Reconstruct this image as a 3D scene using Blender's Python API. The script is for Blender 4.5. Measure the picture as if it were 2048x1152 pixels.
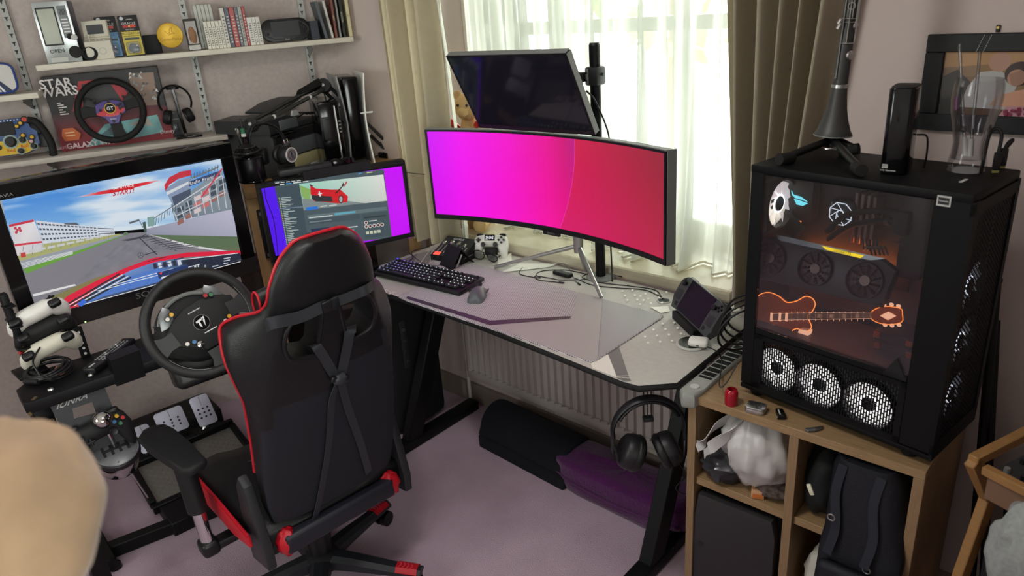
import bpy, bmesh, math, random
from math import sin, cos, pi, radians as D, sqrt, atan2
from mathutils import Vector as V, Matrix as M, Euler
random.seed(7)
SC = bpy.context.scene
for o in list(bpy.data.objects): bpy.data.objects.remove(o)
COL = SC.collection

# ------------------------------------------------------------------ camera
CH = 1.75; FPX = 1445.0
yaw, pitch, roll = D(43.7), D(21.92), D(-4.49)
_f = V((-sin(yaw)*cos(pitch), cos(yaw)*cos(pitch), -sin(pitch)))
_r0 = V((cos(yaw), sin(yaw), 0)); _u0 = _r0.cross(_f)
_r = _r0*cos(roll) + _u0*sin(roll); _u = -_r0*sin(roll) + _u0*cos(roll)
CAM = V((0, 0, CH))
cd = bpy.data.cameras.new('camera'); cam = bpy.data.objects.new('camera', cd); COL.objects.link(cam)
cd.sensor_width = 36; cd.lens = FPX/2048*36; cd.clip_start = .05; cd.clip_end = 200
cam.matrix_world = M((( _r.x, _u.x, -_f.x, 0), (_r.y, _u.y, -_f.y, 0), (_r.z, _u.z, -_f.z, CH), (0, 0, 0, 1)))
cd.dof.use_dof = True; cd.dof.focus_distance = 2.1; cd.dof.aperture_fstop = 4.5
SC.camera = cam

# ------------------------------------------------------------------ light and exposure
EXPO = 1.5
SC.view_settings.view_transform = 'Standard'; SC.view_settings.look = 'None'
SC.view_settings.gamma = 1; SC.view_settings.use_curve_mapping = False
SC.view_settings.exposure = EXPO
ES = 2**-EXPO                       # a screen pixel of value 1 shows as white
world = bpy.data.worlds.new('sky'); SC.world = world; world.use_nodes = True
bg = world.node_tree.nodes['Background']
bg.inputs[0].default_value = (1.0, 1.0, .97, 1); bg.inputs[1].default_value = 4.6
def portal(name, loc, rot, sx, sy):
    l = bpy.data.lights.new(name, 'AREA'); l.shape = 'RECTANGLE'; l.size = sx; l.size_y = sy
    l.cycles.is_portal = True
    o = bpy.data.objects.new(name, l); COL.objects.link(o); o.location = loc; o.rotation_euler = rot
portal('window_portal', (-1.72, 2.62, 1.46), (D(-90), 0, 0), 1.75, 1.4)
portal('side_fill_portal', (1.22, -.5, 1.55), (0, D(90), 0), 1.1, 1.4)  # portal of the side window added for fill light
portal('back_fill_portal', (-1.9, -1.47, 1.7), (D(90), 0, 0), .8, 1.0)  # portal of the unseen rear window added as fill
try:
    SC.cycles.max_bounces = 8; SC.cycles.diffuse_bounces = 5; SC.cycles.glossy_bounces = 3
    SC.cycles.transmission_bounces = 6; SC.cycles.transparent_max_bounces = 10
    SC.cycles.caustics_reflective = False; SC.cycles.caustics_refractive = False
    SC.cycles.sample_clamp_indirect = 6
except Exception: pass

# ------------------------------------------------------------------ points in the room
def ray(x, y): return _f + _r*((x-1024)/FPX) - _u*((y-576)/FPX)
def wz(x, y, z): d = ray(x, y); return CAM + d*((z-CH)/d.z)
def wy(x, y, Y): d = ray(x, y); return CAM + d*(Y/d.y)
def wx(x, y, X): d = ray(x, y); return CAM + d*(X/d.x)
def wp(x, y, p, n): d = ray(x, y); n = V(n); return CAM + d*((V(p)-CAM).dot(n)/d.dot(n))

# ------------------------------------------------------------------ materials
def s2l(c): return tuple((x/12.92 if x <= .04045 else ((x+.055)/1.055)**2.4) for x in c)
def rgb(r, g, b): return s2l((r/255, g/255, b/255))
MATS = {}
def mat(name, col, rough=.5, metal=0, spec=.5, noise=0, nscale=30, bump=0, bscale=200, coat=0, emit=None, es=0, trans=0, ior=1.45, alpha=1, sheen=0, stretch=None):
    if name in MATS: return MATS[name]
    m = bpy.data.materials.new(name); m.use_nodes = True; nt = m.node_tree; b = nt.nodes['Principled BSDF']
    b.inputs['Base Color'].default_value = (*col, 1); b.inputs['Roughness'].default_value = rough
    b.inputs['Metallic'].default_value = metal; b.inputs['Specular IOR Level'].default_value = spec
    b.inputs['Coat Weight'].default_value = coat; b.inputs['IOR'].default_value = ior
    b.inputs['Transmission Weight'].default_value = trans; b.inputs['Alpha'].default_value = alpha
    b.inputs['Sheen Weight'].default_value = sheen
    if emit: b.inputs['Emission Color'].default_value = (*emit, 1); b.inputs['Emission Strength'].default_value = es
    if noise or bump:
        tc = nt.nodes.new('ShaderNodeTexCoord'); src = tc.outputs['Object']
        if stretch:
            mp = nt.nodes.new('ShaderNodeMapping'); mp.inputs['Scale'].default_value = stretch
            nt.links.new(src, mp.inputs['Vector']); src = mp.outputs['Vector']
    if noise:
        n = nt.nodes.new('ShaderNodeTexNoise'); n.inputs['Scale'].default_value = nscale; n.inputs['Detail'].default_value = 4
        nt.links.new(src, n.inputs['Vector'])
        r = nt.nodes.new('ShaderNodeMapRange'); r.inputs[1].default_value = .25; r.inputs[2].default_value = .75
        r.inputs[3].default_value = 1-noise; r.inputs[4].default_value = 1+noise
        nt.links.new(n.outputs['Fac'], r.inputs[0])
        mx = nt.nodes.new('ShaderNodeMix'); mx.data_type = 'RGBA'; mx.blend_type = 'MULTIPLY'; mx.inputs[0].default_value = 1
        mx.inputs[6].default_value = (*col, 1); nt.links.new(r.outputs[0], mx.inputs[7])
        nt.links.new(mx.outputs[2], b.inputs['Base Color'])
    if bump:
        n2 = nt.nodes.new('ShaderNodeTexNoise'); n2.inputs['Scale'].default_value = bscale; n2.inputs['Detail'].default_value = 3
        nt.links.new(src, n2.inputs['Vector'])
        bp = nt.nodes.new('ShaderNodeBump'); bp.inputs['Strength'].default_value = bump; bp.inputs['Distance'].default_value = .004
        nt.links.new(n2.outputs['Fac'], bp.inputs['Height']); nt.links.new(bp.outputs['Normal'], b.inputs['Normal'])
    MATS[name] = m; return m
def glow(name, col, s):
    if name in MATS: return MATS[name]
    m = bpy.data.materials.new(name); m.use_nodes = True; nt = m.node_tree; nt.nodes.clear()
    o = nt.nodes.new('ShaderNodeOutputMaterial'); e = nt.nodes.new('ShaderNodeEmission')
    e.inputs[0].default_value = (*col, 1); e.inputs[1].default_value = s; nt.links.new(e.outputs[0], o.inputs[0])
    MATS[name] = m; return m
def thin_glass(name, tint=(1, 1, 1), gl=.08, rough=.02):
    if name in MATS: return MATS[name]
    m = bpy.data.materials.new(name); m.use_nodes = True; nt = m.node_tree; nt.nodes.clear()
    o = nt.nodes.new('ShaderNodeOutputMaterial'); t = nt.nodes.new('ShaderNodeBsdfTransparent'); g = nt.nodes.new('ShaderNodeBsdfGlossy')
    fr = nt.nodes.new('ShaderNodeFresnel'); fr.inputs[0].default_value = 1.5
    mx = nt.nodes.new('ShaderNodeMixShader'); t.inputs[0].default_value = (*tint, 1); g.inputs['Roughness'].default_value = rough
    mu = nt.nodes.new('ShaderNodeMath'); mu.operation = 'MULTIPLY'; mu.inputs[1].default_value = gl/.04
    nt.links.new(fr.outputs[0], mu.inputs[0]); nt.links.new(mu.outputs[0], mx.inputs[0])
    nt.links.new(t.outputs[0], mx.inputs[1]); nt.links.new(g.outputs[0], mx.inputs[2]); nt.links.new(mx.outputs[0], o.inputs[0])
    MATS[name] = m; return m
def colmat(name, emit=0, rough=.5):
    """flat print or a screen: the colours are those of the picture itself (colour attribute)"""
    if name in MATS: return MATS[name]
    m = bpy.data.materials.new(name); m.use_nodes = True; nt = m.node_tree; b = nt.nodes['Principled BSDF']
    a = nt.nodes.new('ShaderNodeAttribute'); a.attribute_name = 'Col'
    b.inputs['Roughness'].default_value = rough
    if emit:
        b.inputs['Base Color'].default_value = (.01, .01, .01, 1)
        nt.links.new(a.outputs['Color'], b.inputs['Emission Color']); b.inputs['Emission Strength'].default_value = emit
    else: nt.links.new(a.outputs['Color'], b.inputs['Base Color'])
    MATS[name] = m; return m

# ------------------------------------------------------------------ mesh building
X3, Y3, Z3 = V((1, 0, 0)), V((0, 1, 0)), V((0, 0, 1))
def frame(z, up=None):
    z = V(z).normalized(); up = V(up) if up is not None else (Z3 if abs(z.z) < .95 else X3)
    x = up.cross(z)
    if x.length < 1e-6: x = X3.cross(z)
    x.normalize(); return x, z.cross(x), z
def mxf(o, x, y, z=None):
    x = V(x).normalized(); y = V(y); z = x.cross(y).normalized() if z is None else V(z); y = z.cross(x)
    return M(((x.x, y.x, z.x, o[0]), (x.y, y.y, z.y, o[1]), (x.z, y.z, z.z, o[2]), (0, 0, 0, 1)))
def TR(x=0, y=0, z=0, rx=0, ry=0, rz=0): return M.Translation((x, y, z)) @ Euler((D(rx), D(ry), D(rz))).to_matrix().to_4x4()
def spline(pts, n=6, closed=False):
    P = [V(p) for p in pts]
    if len(P) < 3: return P
    out = []; N = len(P)
    for i in range(N if closed else N-1):
        if closed: a, b, c, d = P[i-1], P[i], P[(i+1) % N], P[(i+2) % N]
        else: b, c = P[i], P[i+1]; a = P[i-1] if i else b*2-c; d = P[i+2] if i+2 < N else c*2-b
        for k in range(n):
            t = k/n
            out.append(.5*((2*b)+(c-a)*t+(2*a-5*b+4*c-d)*t*t+(3*b-a-3*c+d)*t**3))
    if not closed: out.append(P[-1])
    return out
class MB:
    def __init__(s): s.v = []; s.f = []
    def add(s, vs, fs, m=None):
        k = len(s.v)
        s.v += [tuple(m @ V(p)) for p in vs] if m is not None else [tuple(p) for p in vs]
        s.f += [tuple(i+k for i in f) for f in fs]; return s
    def box(s, c, d, m=None):
        x, y, z = d[0]/2, d[1]/2, d[2]/2
        vs = [(c[0]+a*x, c[1]+b*y, c[2]+e*z) for e in (-1, 1) for b in (-1, 1) for a in (-1, 1)]
        return s.add(vs, [(0, 2, 3, 1), (4, 5, 7, 6), (0, 1, 5, 4), (2, 6, 7, 3), (0, 4, 6, 2), (1, 3, 7, 5)], m)
    def rbox(s, c, d, r=.005, seg=2, m=None):
        bm = bmesh.new(); bmesh.ops.create_cube(bm, size=1)
        bmesh.ops.scale(bm, vec=d, verts=bm.verts); r = min(r, min(d)*.49)
        bmesh.ops.bevel(bm, geom=bm.edges[:], offset=r, segments=seg, profile=.5, affect='EDGES')
        bmesh.ops.translate(bm, vec=c, verts=bm.verts); bm.verts.index_update()
        s.add([v.co[:] for v in bm.verts], [[v.index for v in f.verts] for f in bm.faces], m); bm.free(); return s
    def cyl(s, p0, p1, r0, r1=None, n=16, m=None, caps=True):
        p0, p1 = V(p0), V(p1); r1 = r0 if r1 is None else r1; x, y, z = frame(p1-p0)
        vs = [p0+(x*cos(2*pi*i/n)+y*sin(2*pi*i/n))*r0 for i in range(n)]+[p1+(x*cos(2*pi*i/n)+y*sin(2*pi*i/n))*r1 for i in range(n)]
        fs = [(i, (i+1) % n, n+(i+1) % n, n+i) for i in range(n)]
        if caps: fs += [tuple(range(n-1, -1, -1)), tuple(range(n, 2*n))]
        return s.add(vs, fs, m)
    def loft(s, loops, caps=True, close=True, m=None, wrap=False):
        n = len(loops[0]); vs = [p for l in loops for p in l]; fs = []
        L = len(loops)
        for j in range(L if wrap else L-1):
            k = (j+1) % L
            for i in range(n if close else n-1):
                fs.append((j*n+i, j*n+(i+1) % n, k*n+(i+1) % n, k*n+i))
        if caps and not wrap: fs += [tuple(range(n-1, -1, -1)), tuple((L-1)*n+i for i in range(n))]
        return s.add(vs, fs, m)
    def tube(s, pts, r, n=8, res=6, closed=False, m=None, ry=None, up=None):
        P = spline(pts, res, closed) if res > 1 else [V(p) for p in pts]
        R = r if callable(r) else (lambda t: r)
        loops = []; N = len(P); px = None
        for i, p in enumerate(P):
            t = (P[(i+1) % N]-P[i-1]) if closed else (P[min(i+1, N-1)]-P[max(i-1, 0)])
            if t.length < 1e-9: t = Z3
            t.normalize()
            if up is not None: x = V(up) - t*V(up).dot(t)
            elif px is None: x = frame(t)[0]
            else: x = px - t*px.dot(t)
            if x.length < 1e-6: x = frame(t)[0]
            x.normalize(); px = x; y = t.cross(x); rr = R(i/max(1, N-1)); r2 = rr if ry is None else ry
            loops.append([p+x*cos(2*pi*k/n)*rr+y*sin(2*pi*k/n)*r2 for k in range(n)])
        return s.loft(loops, caps=not closed, wrap=closed, m=m)
    def strap(s, pts, w, t=.0015, side=None, res=6, m=None):
        P = spline(pts, res); loops = []; N = len(P)
        for i, p in enumerate(P):
            d = (P[min(i+1, N-1)]-P[max(i-1, 0)]).normalized()
            sd = side(i/(N-1)) if callable(side) else V(side if side is not None else X3)
            sd = (sd - d*sd.dot(d)).normalized(); nn = d.cross(sd)
            loops.append([p+sd*w/2+nn*t/2, p-sd*w/2+nn*t/2, p-sd*w/2-nn*t/2, p+sd*w/2-nn*t/2])
        return s.loft(loops, m=m)
    def lathe(s, prof, n=24, m=None, a0=0, a1=2*pi):
        full = abs(a1-a0-2*pi) < 1e-6; k = n if full else n+1
        loops = [[(r*cos(a0+(a1-a0)*i/n), r*sin(a0+(a1-a0)*i/n), z) for i in range(k)] for r, z in prof]
        return s.loft(loops, caps=full, close=full, m=m)
    def prism(s, poly, z0, z1, m=None):
        n = len(poly); vs = [(p[0], p[1], z0) for p in poly]+[(p[0], p[1], z1) for p in poly]
        a = sum(poly[i][0]*poly[(i+1) % n][1]-poly[(i+1) % n][0]*poly[i][1] for i in range(n))
        fs = [(i, (i+1) % n, n+(i+1) % n, n+i) for i in range(n)]+[tuple(range(n-1, -1, -1)), tuple(range(n, 2*n))]
        if a < 0: fs = [tuple(reversed(f)) for f in fs]
        return s.add(vs, fs, m)
    def rprism(s, poly, z0, z1, b=.003, m=None, seg=2):
        q = MB().prism(poly, z0, z1); bm = bmesh.new(); vv = [bm.verts.new(p) for p in q.v]
        for f in q.f: bm.faces.new([vv[i] for i in f])
        es = [e for e in bm.edges if abs(e.verts[0].co.z-e.verts[1].co.z) < 1e-7]
        bmesh.ops.bevel(bm, geom=es, offset=b, segments=seg, profile=.5, affect='EDGES'); bm.verts.index_update()
        s.add([v.co[:] for v in bm.verts], [[v.index for v in f.verts] for f in bm.faces], m); bm.free(); return s
    def ring(s, R, r, m=None, n=32, k=8, ry=None, a0=0, a1=2*pi):
        full = abs(a1-a0-2*pi) < 1e-6; N = n if full else n+1; ry = ry or r
        loops = [[((R+r*cos(2*pi*j/k))*cos(a0+(a1-a0)*i/n), (R+r*cos(2*pi*j/k))*sin(a0+(a1-a0)*i/n), ry*sin(2*pi*j/k)) for j in range(k)] for i in range(N)]
        return s.loft(loops, caps=not full, wrap=full, m=m)
    def ball(s, c, r, n=16, m=None, h=10):
        rx, ry, rz = (r, r, r) if not hasattr(r, '__len__') else r
        loops = [[(c[0]+rx*sin(pi*j/h)*cos(2*pi*i/n), c[1]+ry*sin(pi*j/h)*sin(2*pi*i/n), c[2]-rz*cos(pi*j/h)) for i in range(n)] for j in range(1, h)]
        return s.loft(loops, m=m)
    def grid(s, fn, nu, nv, m=None):
        vs = [fn(i/nu, j/nv) for j in range(nv+1) for i in range(nu+1)]
        fs = [(j*(nu+1)+i, j*(nu+1)+i+1, (j+1)*(nu+1)+i+1, (j+1)*(nu+1)+i) for j in range(nv) for i in range(nu)]
        return s.add(vs, fs, m)
    def mesh(s, name, smooth=40):
        me = bpy.data.meshes.new(name); me.from_pydata(s.v, [], s.f); me.update()
        if smooth:
            me.polygons.foreach_set('use_smooth', [True]*len(me.polygons)); me.set_sharp_from_angle(angle=D(smooth))
        return me
    def build(s, name, m, parent=None, smooth=40, fix=False):
        me = s.mesh(name, smooth)
        if fix:
            bm = bmesh.new(); bm.from_mesh(me); bmesh.ops.recalc_face_normals(bm, faces=bm.faces[:]); bm.to_mesh(me); bm.free()
        if m: me.materials.append(m)
        o = bpy.data.objects.new(name, me); COL.objects.link(o); o.parent = parent; return o
def thing(name, label, cat, mtx=None, group=None):
    o = bpy.data.objects.new(name, None); o.empty_display_size = .05; COL.objects.link(o)
    if mtx is not None: o.matrix_world = mtx
    tag(o, label, cat, group); return o
def tag(o, label=None, cat=None, group=None, kind=None):
    if label: o['label'] = label
    if cat: o['category'] = cat
    if group: o['group'] = group
    if kind: o['kind'] = kind
    return o
def place(o, mtx): o.matrix_world = mtx; return o
def clone(root, mtx, label=None, group=None, parent=None):
    r = root.copy(); COL.objects.link(r)
    if parent is not None: r.parent = parent
    else: r.matrix_world = mtx
    if label: r['label'] = label
    if group: r['group'] = group
    for ch in root.children: clone(ch, None, parent=r)
    return r
def rrect(w, h, r, n=4, cx=0, cy=0):
    out = []
    for (sx, sy, a) in ((1, 1, 0), (-1, 1, 90), (-1, -1, 180), (1, -1, 270)):
        for k in range(n+1):
            t = D(a+90*k/n); out.append((cx+sx*(w/2-r)+r*cos(t), cy+sy*(h/2-r)+r*sin(t)))
    return out
def ell(rx, ry, n=20, cx=0, cy=0): return [(cx+rx*cos(2*pi*i/n), cy+ry*sin(2*pi*i/n)) for i in range(n)]
_txt = {}
def text_geo(body, size=1, bold=0, res=2):
    k = (body, bold, res)
    if k not in _txt:
        c = bpy.data.curves.new('t', 'FONT'); c.body = body; c.size = 1; c.align_x = 'CENTER'; c.align_y = 'CENTER'; c.resolution_u = res; c.offset = bold
        o = bpy.data.objects.new('t', c); me = bpy.data.meshes.new_from_object(o)
        _txt[k] = ([v.co[:2] for v in me.vertices], [tuple(p.vertices) for p in me.polygons])
        bpy.data.objects.remove(o); bpy.data.curves.remove(c); bpy.data.meshes.remove(me)
    vs, fs = _txt[k]; return [(x*size, y*size) for x, y in vs], fs
def text(body, size, mtx, m, parent, name='lettering', sx=1, bold=0):
    vs, fs = text_geo(body, size, bold); b = MB().add([(x*sx, y, 0) for x, y in vs], fs, mtx)
    return b.build(name, m, parent, 0)
class Pic:
    """a printed or lit picture: coloured polygons lying on one flat surface, layered by a hair"""
    def __init__(s, fn): s.fn = fn; s.v = []; s.f = []; s.c = []; s.n = 0; s.h = .00025
    def poly(s, pts, cols):
        if not hasattr(cols[0], '__len__'): cols = [cols]*len(pts)
        k = len(s.v); s.n += 1
        s.v += [tuple(s.fn(p[0], p[1], s.n*s.h)) for p in pts]; s.f.append(tuple(range(k, k+len(pts)))); s.c.append([s2l(c) for c in cols]); return s
    def line(s, a, b, w, col):
        a, b = V((a[0], a[1], 0)), V((b[0], b[1], 0)); d = (b-a).normalized(); n = V((-d.y, d.x, 0))*w/2
        return s.poly([a-n, b-n, b+n, a+n], col)
    def disc(s, c, r, col, n=18, ry=None): return s.poly([(c[0]+r*cos(2*pi*i/n), c[1]+(ry or r)*sin(2*pi*i/n)) for i in range(n)], col)
    def text(s, body, o, ex, ey, size, col, bold=0):
        vs, fs = text_geo(body, size, bold); k = len(s.v); s.n += 1
        s.v += [tuple(s.fn(o[0]+x*ex[0]+y*ey[0], o[1]+x*ex[1]+y*ey[1], s.n*s.h)) for x, y in vs]
        for f in fs: s.f.append(tuple(i+k for i in f)); s.c.append([s2l(col)]*len(f))
        return s
    def field(s, q, nu, nv, fn):
        s.n += 1; b = lambda u, v: tuple((q[0][k]*(1-u)+q[1][k]*u)*(1-v)+(q[3][k]*(1-u)+q[2][k]*u)*v for k in (0, 1))
        for i in range(nu):
            for j in range(nv):
                uv = [(i/nu, j/nv), ((i+1)/nu, j/nv), ((i+1)/nu, (j+1)/nv), (i/nu, (j+1)/nv)]; k = len(s.v)
                s.v += [tuple(s.fn(*b(*t), s.n*s.h)) for t in uv]; s.f.append((k, k+1, k+2, k+3)); s.c.append([s2l(fn(*t)) for t in uv])
        return s
    def build(s, name, m, parent=None):
        me = bpy.data.meshes.new(name); me.from_pydata(s.v, [], s.f); me.update()
        a = me.color_attributes.new('Col', 'FLOAT_COLOR', 'CORNER'); i = 0
        for f, c in zip(s.f, s.c):
            for q in c: a.data[i].color = (*q, 1); i += 1
        me.materials.append(m); o = bpy.data.objects.new(name, me); COL.objects.link(o); o.parent = parent; return o
def c8(r, g, b): return (r/255, g/255, b/255)

# shared materials
BLK = mat('black plastic', rgb(17, 17, 19), .42)
BLKM = mat('matt black plastic', rgb(14, 14, 16), .65, bump=.1, bscale=900)
BLKG = mat('gloss black plastic', rgb(10, 10, 12), .12)
BLKMET = mat('black painted steel', rgb(10, 10, 13), .5, spec=.3)
DGREY = mat('dark grey plastic', rgb(40, 41, 43), .5)
GREY = mat('grey plastic', rgb(120, 122, 120), .5)
LGREY = mat('light grey plastic', rgb(190, 190, 186), .45)
WHITE = mat('white plastic', rgb(228, 226, 220), .35)
CHROME = mat('chrome', rgb(225, 225, 225), .12, 1)
STEEL = mat('brushed steel', rgb(190, 190, 188), .32, 1)
RUB = mat('black rubber', rgb(15, 15, 16), .75)
RED = mat('red plastic', rgb(190, 24, 30), .4)
PRINTW = mat('white print', rgb(225, 225, 225), .6)
PRINTD = mat('dark print', rgb(30, 30, 32), .6)
LEATH = mat('black faux leather', rgb(16, 17, 19), .36, bump=.25, bscale=500)
LEATHR = mat('red faux leather', rgb(178, 18, 34), .4, bump=.2, bscale=400)
CABLE = mat('cable rubber', rgb(20, 20, 22), .5)
WOOD = mat('oak laminate', rgb(150, 122, 88), .5, noise=.22, nscale=9, stretch=(2, 30, 30))
WOODV = mat('oak laminate upright', rgb(142, 115, 84), .5, noise=.22, nscale=9, stretch=(30, 30, 2))
PRINT = colmat('printed card', 0, .45)
SCREEN = colmat('lit screen', .92*ES, .25)
# ================================================================== the room
YW = 2.0
CO = V((-2.876, YW, 0)); SA = D(64.7); SD = V((cos(SA), sin(SA), 0)); SN = V((sin(SA), -cos(SA), 0))
def wl(s, n, z): return CO + SD*s + SN*n + Z3*z          # point by the left wall: along it, out from it, height
CARPET = mat('grey brown carpet', rgb(200, 176, 192), .95, spec=.1, noise=.16, nscale=3.5, bump=.9, bscale=260)
WALLM = mat('pinkish grey painted plaster', rgb(204, 190, 184), .8, spec=.2, noise=.05, nscale=3, bump=.12, bscale=60)
WALLT = mat('textured wallpaper', rgb(190, 178, 173), .8, spec=.2, noise=.09, nscale=55, bump=.5, bscale=70)
CEILM = mat('white ceiling paint', rgb(240, 238, 234), .9)
TRIMW = mat('white gloss paint', rgb(224, 218, 205), .35, noise=.05, nscale=6)
def struct(name, mb, m, smooth=0, parent=None): o = mb.build(name, m, parent, smooth); o['kind'] = 'structure'; return o
struct('floor', MB().box((-1.9, .35, -.05), (7.0, 4.0, .1)), CARPET)
struct('ceiling', MB().box((-1.9, .5, 2.45), (7.0, 4.4, .1)), CEILM)
OX0, OX1, OZ0, OZ1 = -2.48, -.95, .79, 2.1
wb = MB()
wb.box(((-2.9+OX0)/2, YW+.24, 1.2), (OX0+2.9, .48, 2.4)).box(((OX1+1.1)/2, YW+.24, 1.2), (1.1-OX1, .48, 2.4))
wb.box(((OX0+OX1)/2, YW+.24, OZ0/2), (OX1-OX0, .48, OZ0)).box(((OX0+OX1)/2, YW+.24, (OZ1+2.4)/2), (OX1-OX0, .48, 2.4-OZ1))
struct('wall_window', wb, WALLM)
a, b = wl(.02, 0, 0), wl(-3.9, 0, 0)
struct('wall_left', MB().add([a, b, b-SN*.12, a-SN*.12, a+Z3*2.4, b+Z3*2.4, b-SN*.12+Z3*2.4, a-SN*.12+Z3*2.4], [(0, 3, 2, 1), (4, 5, 6, 7), (0, 1, 5, 4), (2, 3, 7, 6), (1, 2, 6, 5), (3, 0, 4, 7)]), WALLT)
wr_ = MB()     # right hand wall beside the photographer, opened for an added fill window
wr_.box((1.15, 1.225, 1.2), (.1, 2.05, 2.4)).box((1.15, -1.375, 1.2), (.1, .35, 2.4)).box((1.15, -.5, .5), (.1, 1.4, 1.0)).box((1.15, -.5, 2.25), (.1, 1.4, .3))
struct('wall_right', wr_, WALLM)
bw = MB().box((-3.55, -1.4, 1.2), (2.5, .1, 2.4)).box((-.15, -1.4, 1.2), (2.7, .1, 2.4)).box((-1.9, -1.4, .6), (.8, .1, 1.2)).box((-1.9, -1.4, 2.3), (.8, .1, .2))  # gap left for the added rear fill window
struct('wall_back', bw, mat('white painted plaster', rgb(232, 228, 222), .8))
struct('baseboard_window', MB().box(((-2.86+1.1)/2, YW-.008, .05), (3.96, .016, .1)), mat('dull skirting paint', rgb(140, 128, 118), .5))
struct('trim_1', MB().rbox(((OX0+OX1)/2, YW+.205, .812), (OX1-OX0-.002, .43, .044), .012), mat('cream gloss sill paint', rgb(222, 212, 186), .35, noise=.12, nscale=14))
# window: frame, mullions, transoms, panes
win = thing('window_1', None, None, M.Translation((0, 2.44, 0))); win['kind'] = 'structure'
UPVC = mat('white window frame', rgb(235, 235, 232), .3)
fr = MB()
for x0, x1, z0, z1 in ((OX0, OX1, OZ0+.04, OZ0+.11), (OX0, OX1, OZ1-.07, OZ1), (OX0, OX0+.07, OZ0, OZ1), (OX1-.07, OX1, OZ0, OZ1)):
    fr.rbox(((x0+x1)/2, 0, (z0+z1)/2), (x1-x0, .07, z1-z0), .008)
fr.build('window_frame', UPVC, win)
XS = [OX0+.07, -1.96, -1.385, OX1-.07]
for x in XS[1:3]: MB().rbox((x, 0, (OZ0+OZ1)/2), (.06, .06, OZ1-OZ0-.1), .008).build('mullion', UPVC, win)
for i in range(3):
    x0, x1 = XS[i], XS[i+1]
    MB().rbox(((x0+x1)/2, -.005, 1.62), (x1-x0-.02, .05, .05), .006).build('transom', UPVC, win)
    for z0, z1 in ((.9, 1.6), (1.645, 2.03)):
        MB().box(((x0+x1)/2, .005, (z0+z1)/2), (x1-x0, .006, z1-z0)).build('pane', thin_glass('window glass', (.96, .99, .97), .05), win)
# added unseen window behind the photographer, lets in fill light
w3 = thing('fill_window_back', None, None, M.Translation((-1.9, -1.4, 0))); w3['kind'] = 'structure'
f3 = MB()
for c, d in (((0, 0, 1.23), (.8, .07, .06)), ((0, 0, 2.17), (.8, .07, .06)), ((-.37, 0, 1.7), (.06, .07, .9)), ((.37, 0, 1.7), (.06, .07, .9))): f3.rbox(c, d, .006)
f3.build('window_frame', UPVC, w3)
for x in (0,): MB().box((x, 0, 1.7), (.7, .006, .9)).build('pane', MATS['window glass'], w3)
# unseen window added in the right hand wall, lights the room sideways
w2 = thing('fill_window_side', None, None, M.Translation((1.15, -.5, 0))); w2['kind'] = 'structure'
f2 = MB()
for c, d in (((0, 0, 1.03), (.07, 1.4, .06)), ((0, 0, 2.07), (.07, 1.4, .06)), ((0, -.67, 1.55), (.07, .06, 1.0)), ((0, .67, 1.55), (.07, .06, 1.0)), ((0, 0, 1.55), (.07, .05, 1.0))): f2.rbox(c, d, .006)
f2.build('window_frame', UPVC, w2)
for y in (-.335, .335): MB().box((0, y, 1.55), (.006, .62, .98)).build('pane', MATS['window glass'], w2)

# ------------------------------------------------------------------ what stands outside the window
def tree(px, y, h, r, label, col):
    t = thing('garden_tree', label, 'tree', M.Translation((px, y, -1.0)))
    MB().tube([(0, 0, 0), (.05, 0, h*.3), (0, .05, h*.6)], lambda q: .12*(1-q*.6), 8).build('trunk', mat('bark', rgb(96, 82, 66), .9, noise=.3), t)
    rnd = random.Random(int(px*100)); c = MB()
    for i in range(260):
        u = rnd.uniform(-1, 1); th = rnd.uniform(0, 2*pi); q = rnd.uniform(.55, 1)*r
        p = V((q*sqrt(1-u*u)*cos(th), q*sqrt(1-u*u)*sin(th), h*.62+q*u*.9)); k = rnd.uniform(.12, .26)
        mt = M.Translation(p) @ Euler((rnd.uniform(0, 6), rnd.uniform(0, 6), 0)).to_matrix().to_4x4()
        c.add([(-k, 0, 0), (0, -k*.5, .02), (k, 0, 0), (0, k*.5, .02)], [(0, 1, 2, 3)], mt)
    c.build('foliage', mat('leaves '+label[:6], col, .7, noise=.3, nscale=4), t, 0)
tree(-5.6, 9.5, 5.2, 1.7, 'pale green garden tree seen through the right of the window', rgb(140, 165, 90))
tree(-4.2, 13.5, 5.0, 1.5, 'ochre leaved tree seen blurred through the sheer curtain', rgb(190, 165, 95))

# ------------------------------------------------------------------ curtains
def sheer_mat():
    m = bpy.data.materials.new('white sheer voile'); m.use_nodes = True; nt = m.node_tree; nt.nodes.clear()
    o = nt.nodes.new('ShaderNodeOutputMaterial'); t = nt.nodes.new('ShaderNodeBsdfTransparent'); tl = nt.nodes.new('ShaderNodeBsdfTranslucent'); d = nt.nodes.new('ShaderNodeBsdfDiffuse')
    for n, c in ((tl, (.62, .64, .58, 1)), (d, (.80, .81, .76, 1))): n.inputs[0].default_value = c
    lw = nt.nodes.new('ShaderNodeLayerWeight'); lw.inputs[0].default_value = .35
    mr = nt.nodes.new('ShaderNodeMapRange'); mr.inputs[3].default_value = .62; mr.inputs[4].default_value = .97
    m1 = nt.nodes.new('ShaderNodeMixShader'); m1.inputs[0].default_value = .3
    m2 = nt.nodes.new('ShaderNodeMixShader')
    nt.links.new(lw.outputs['Facing'], mr.inputs[0]); nt.links.new(mr.outputs[0], m2.inputs[0])
    nt.links.new(tl.outputs[0], m1.inputs[1]); nt.links.new(d.outputs[0], m1.inputs[2])
    nt.links.new(t.outputs[0], m2.inputs[1]); nt.links.new(m1.outputs[0], m2.inputs[2]); nt.links.new(m2.outputs[0], o.inputs[0]); return m
SHEER = sheer_mat()
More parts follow.
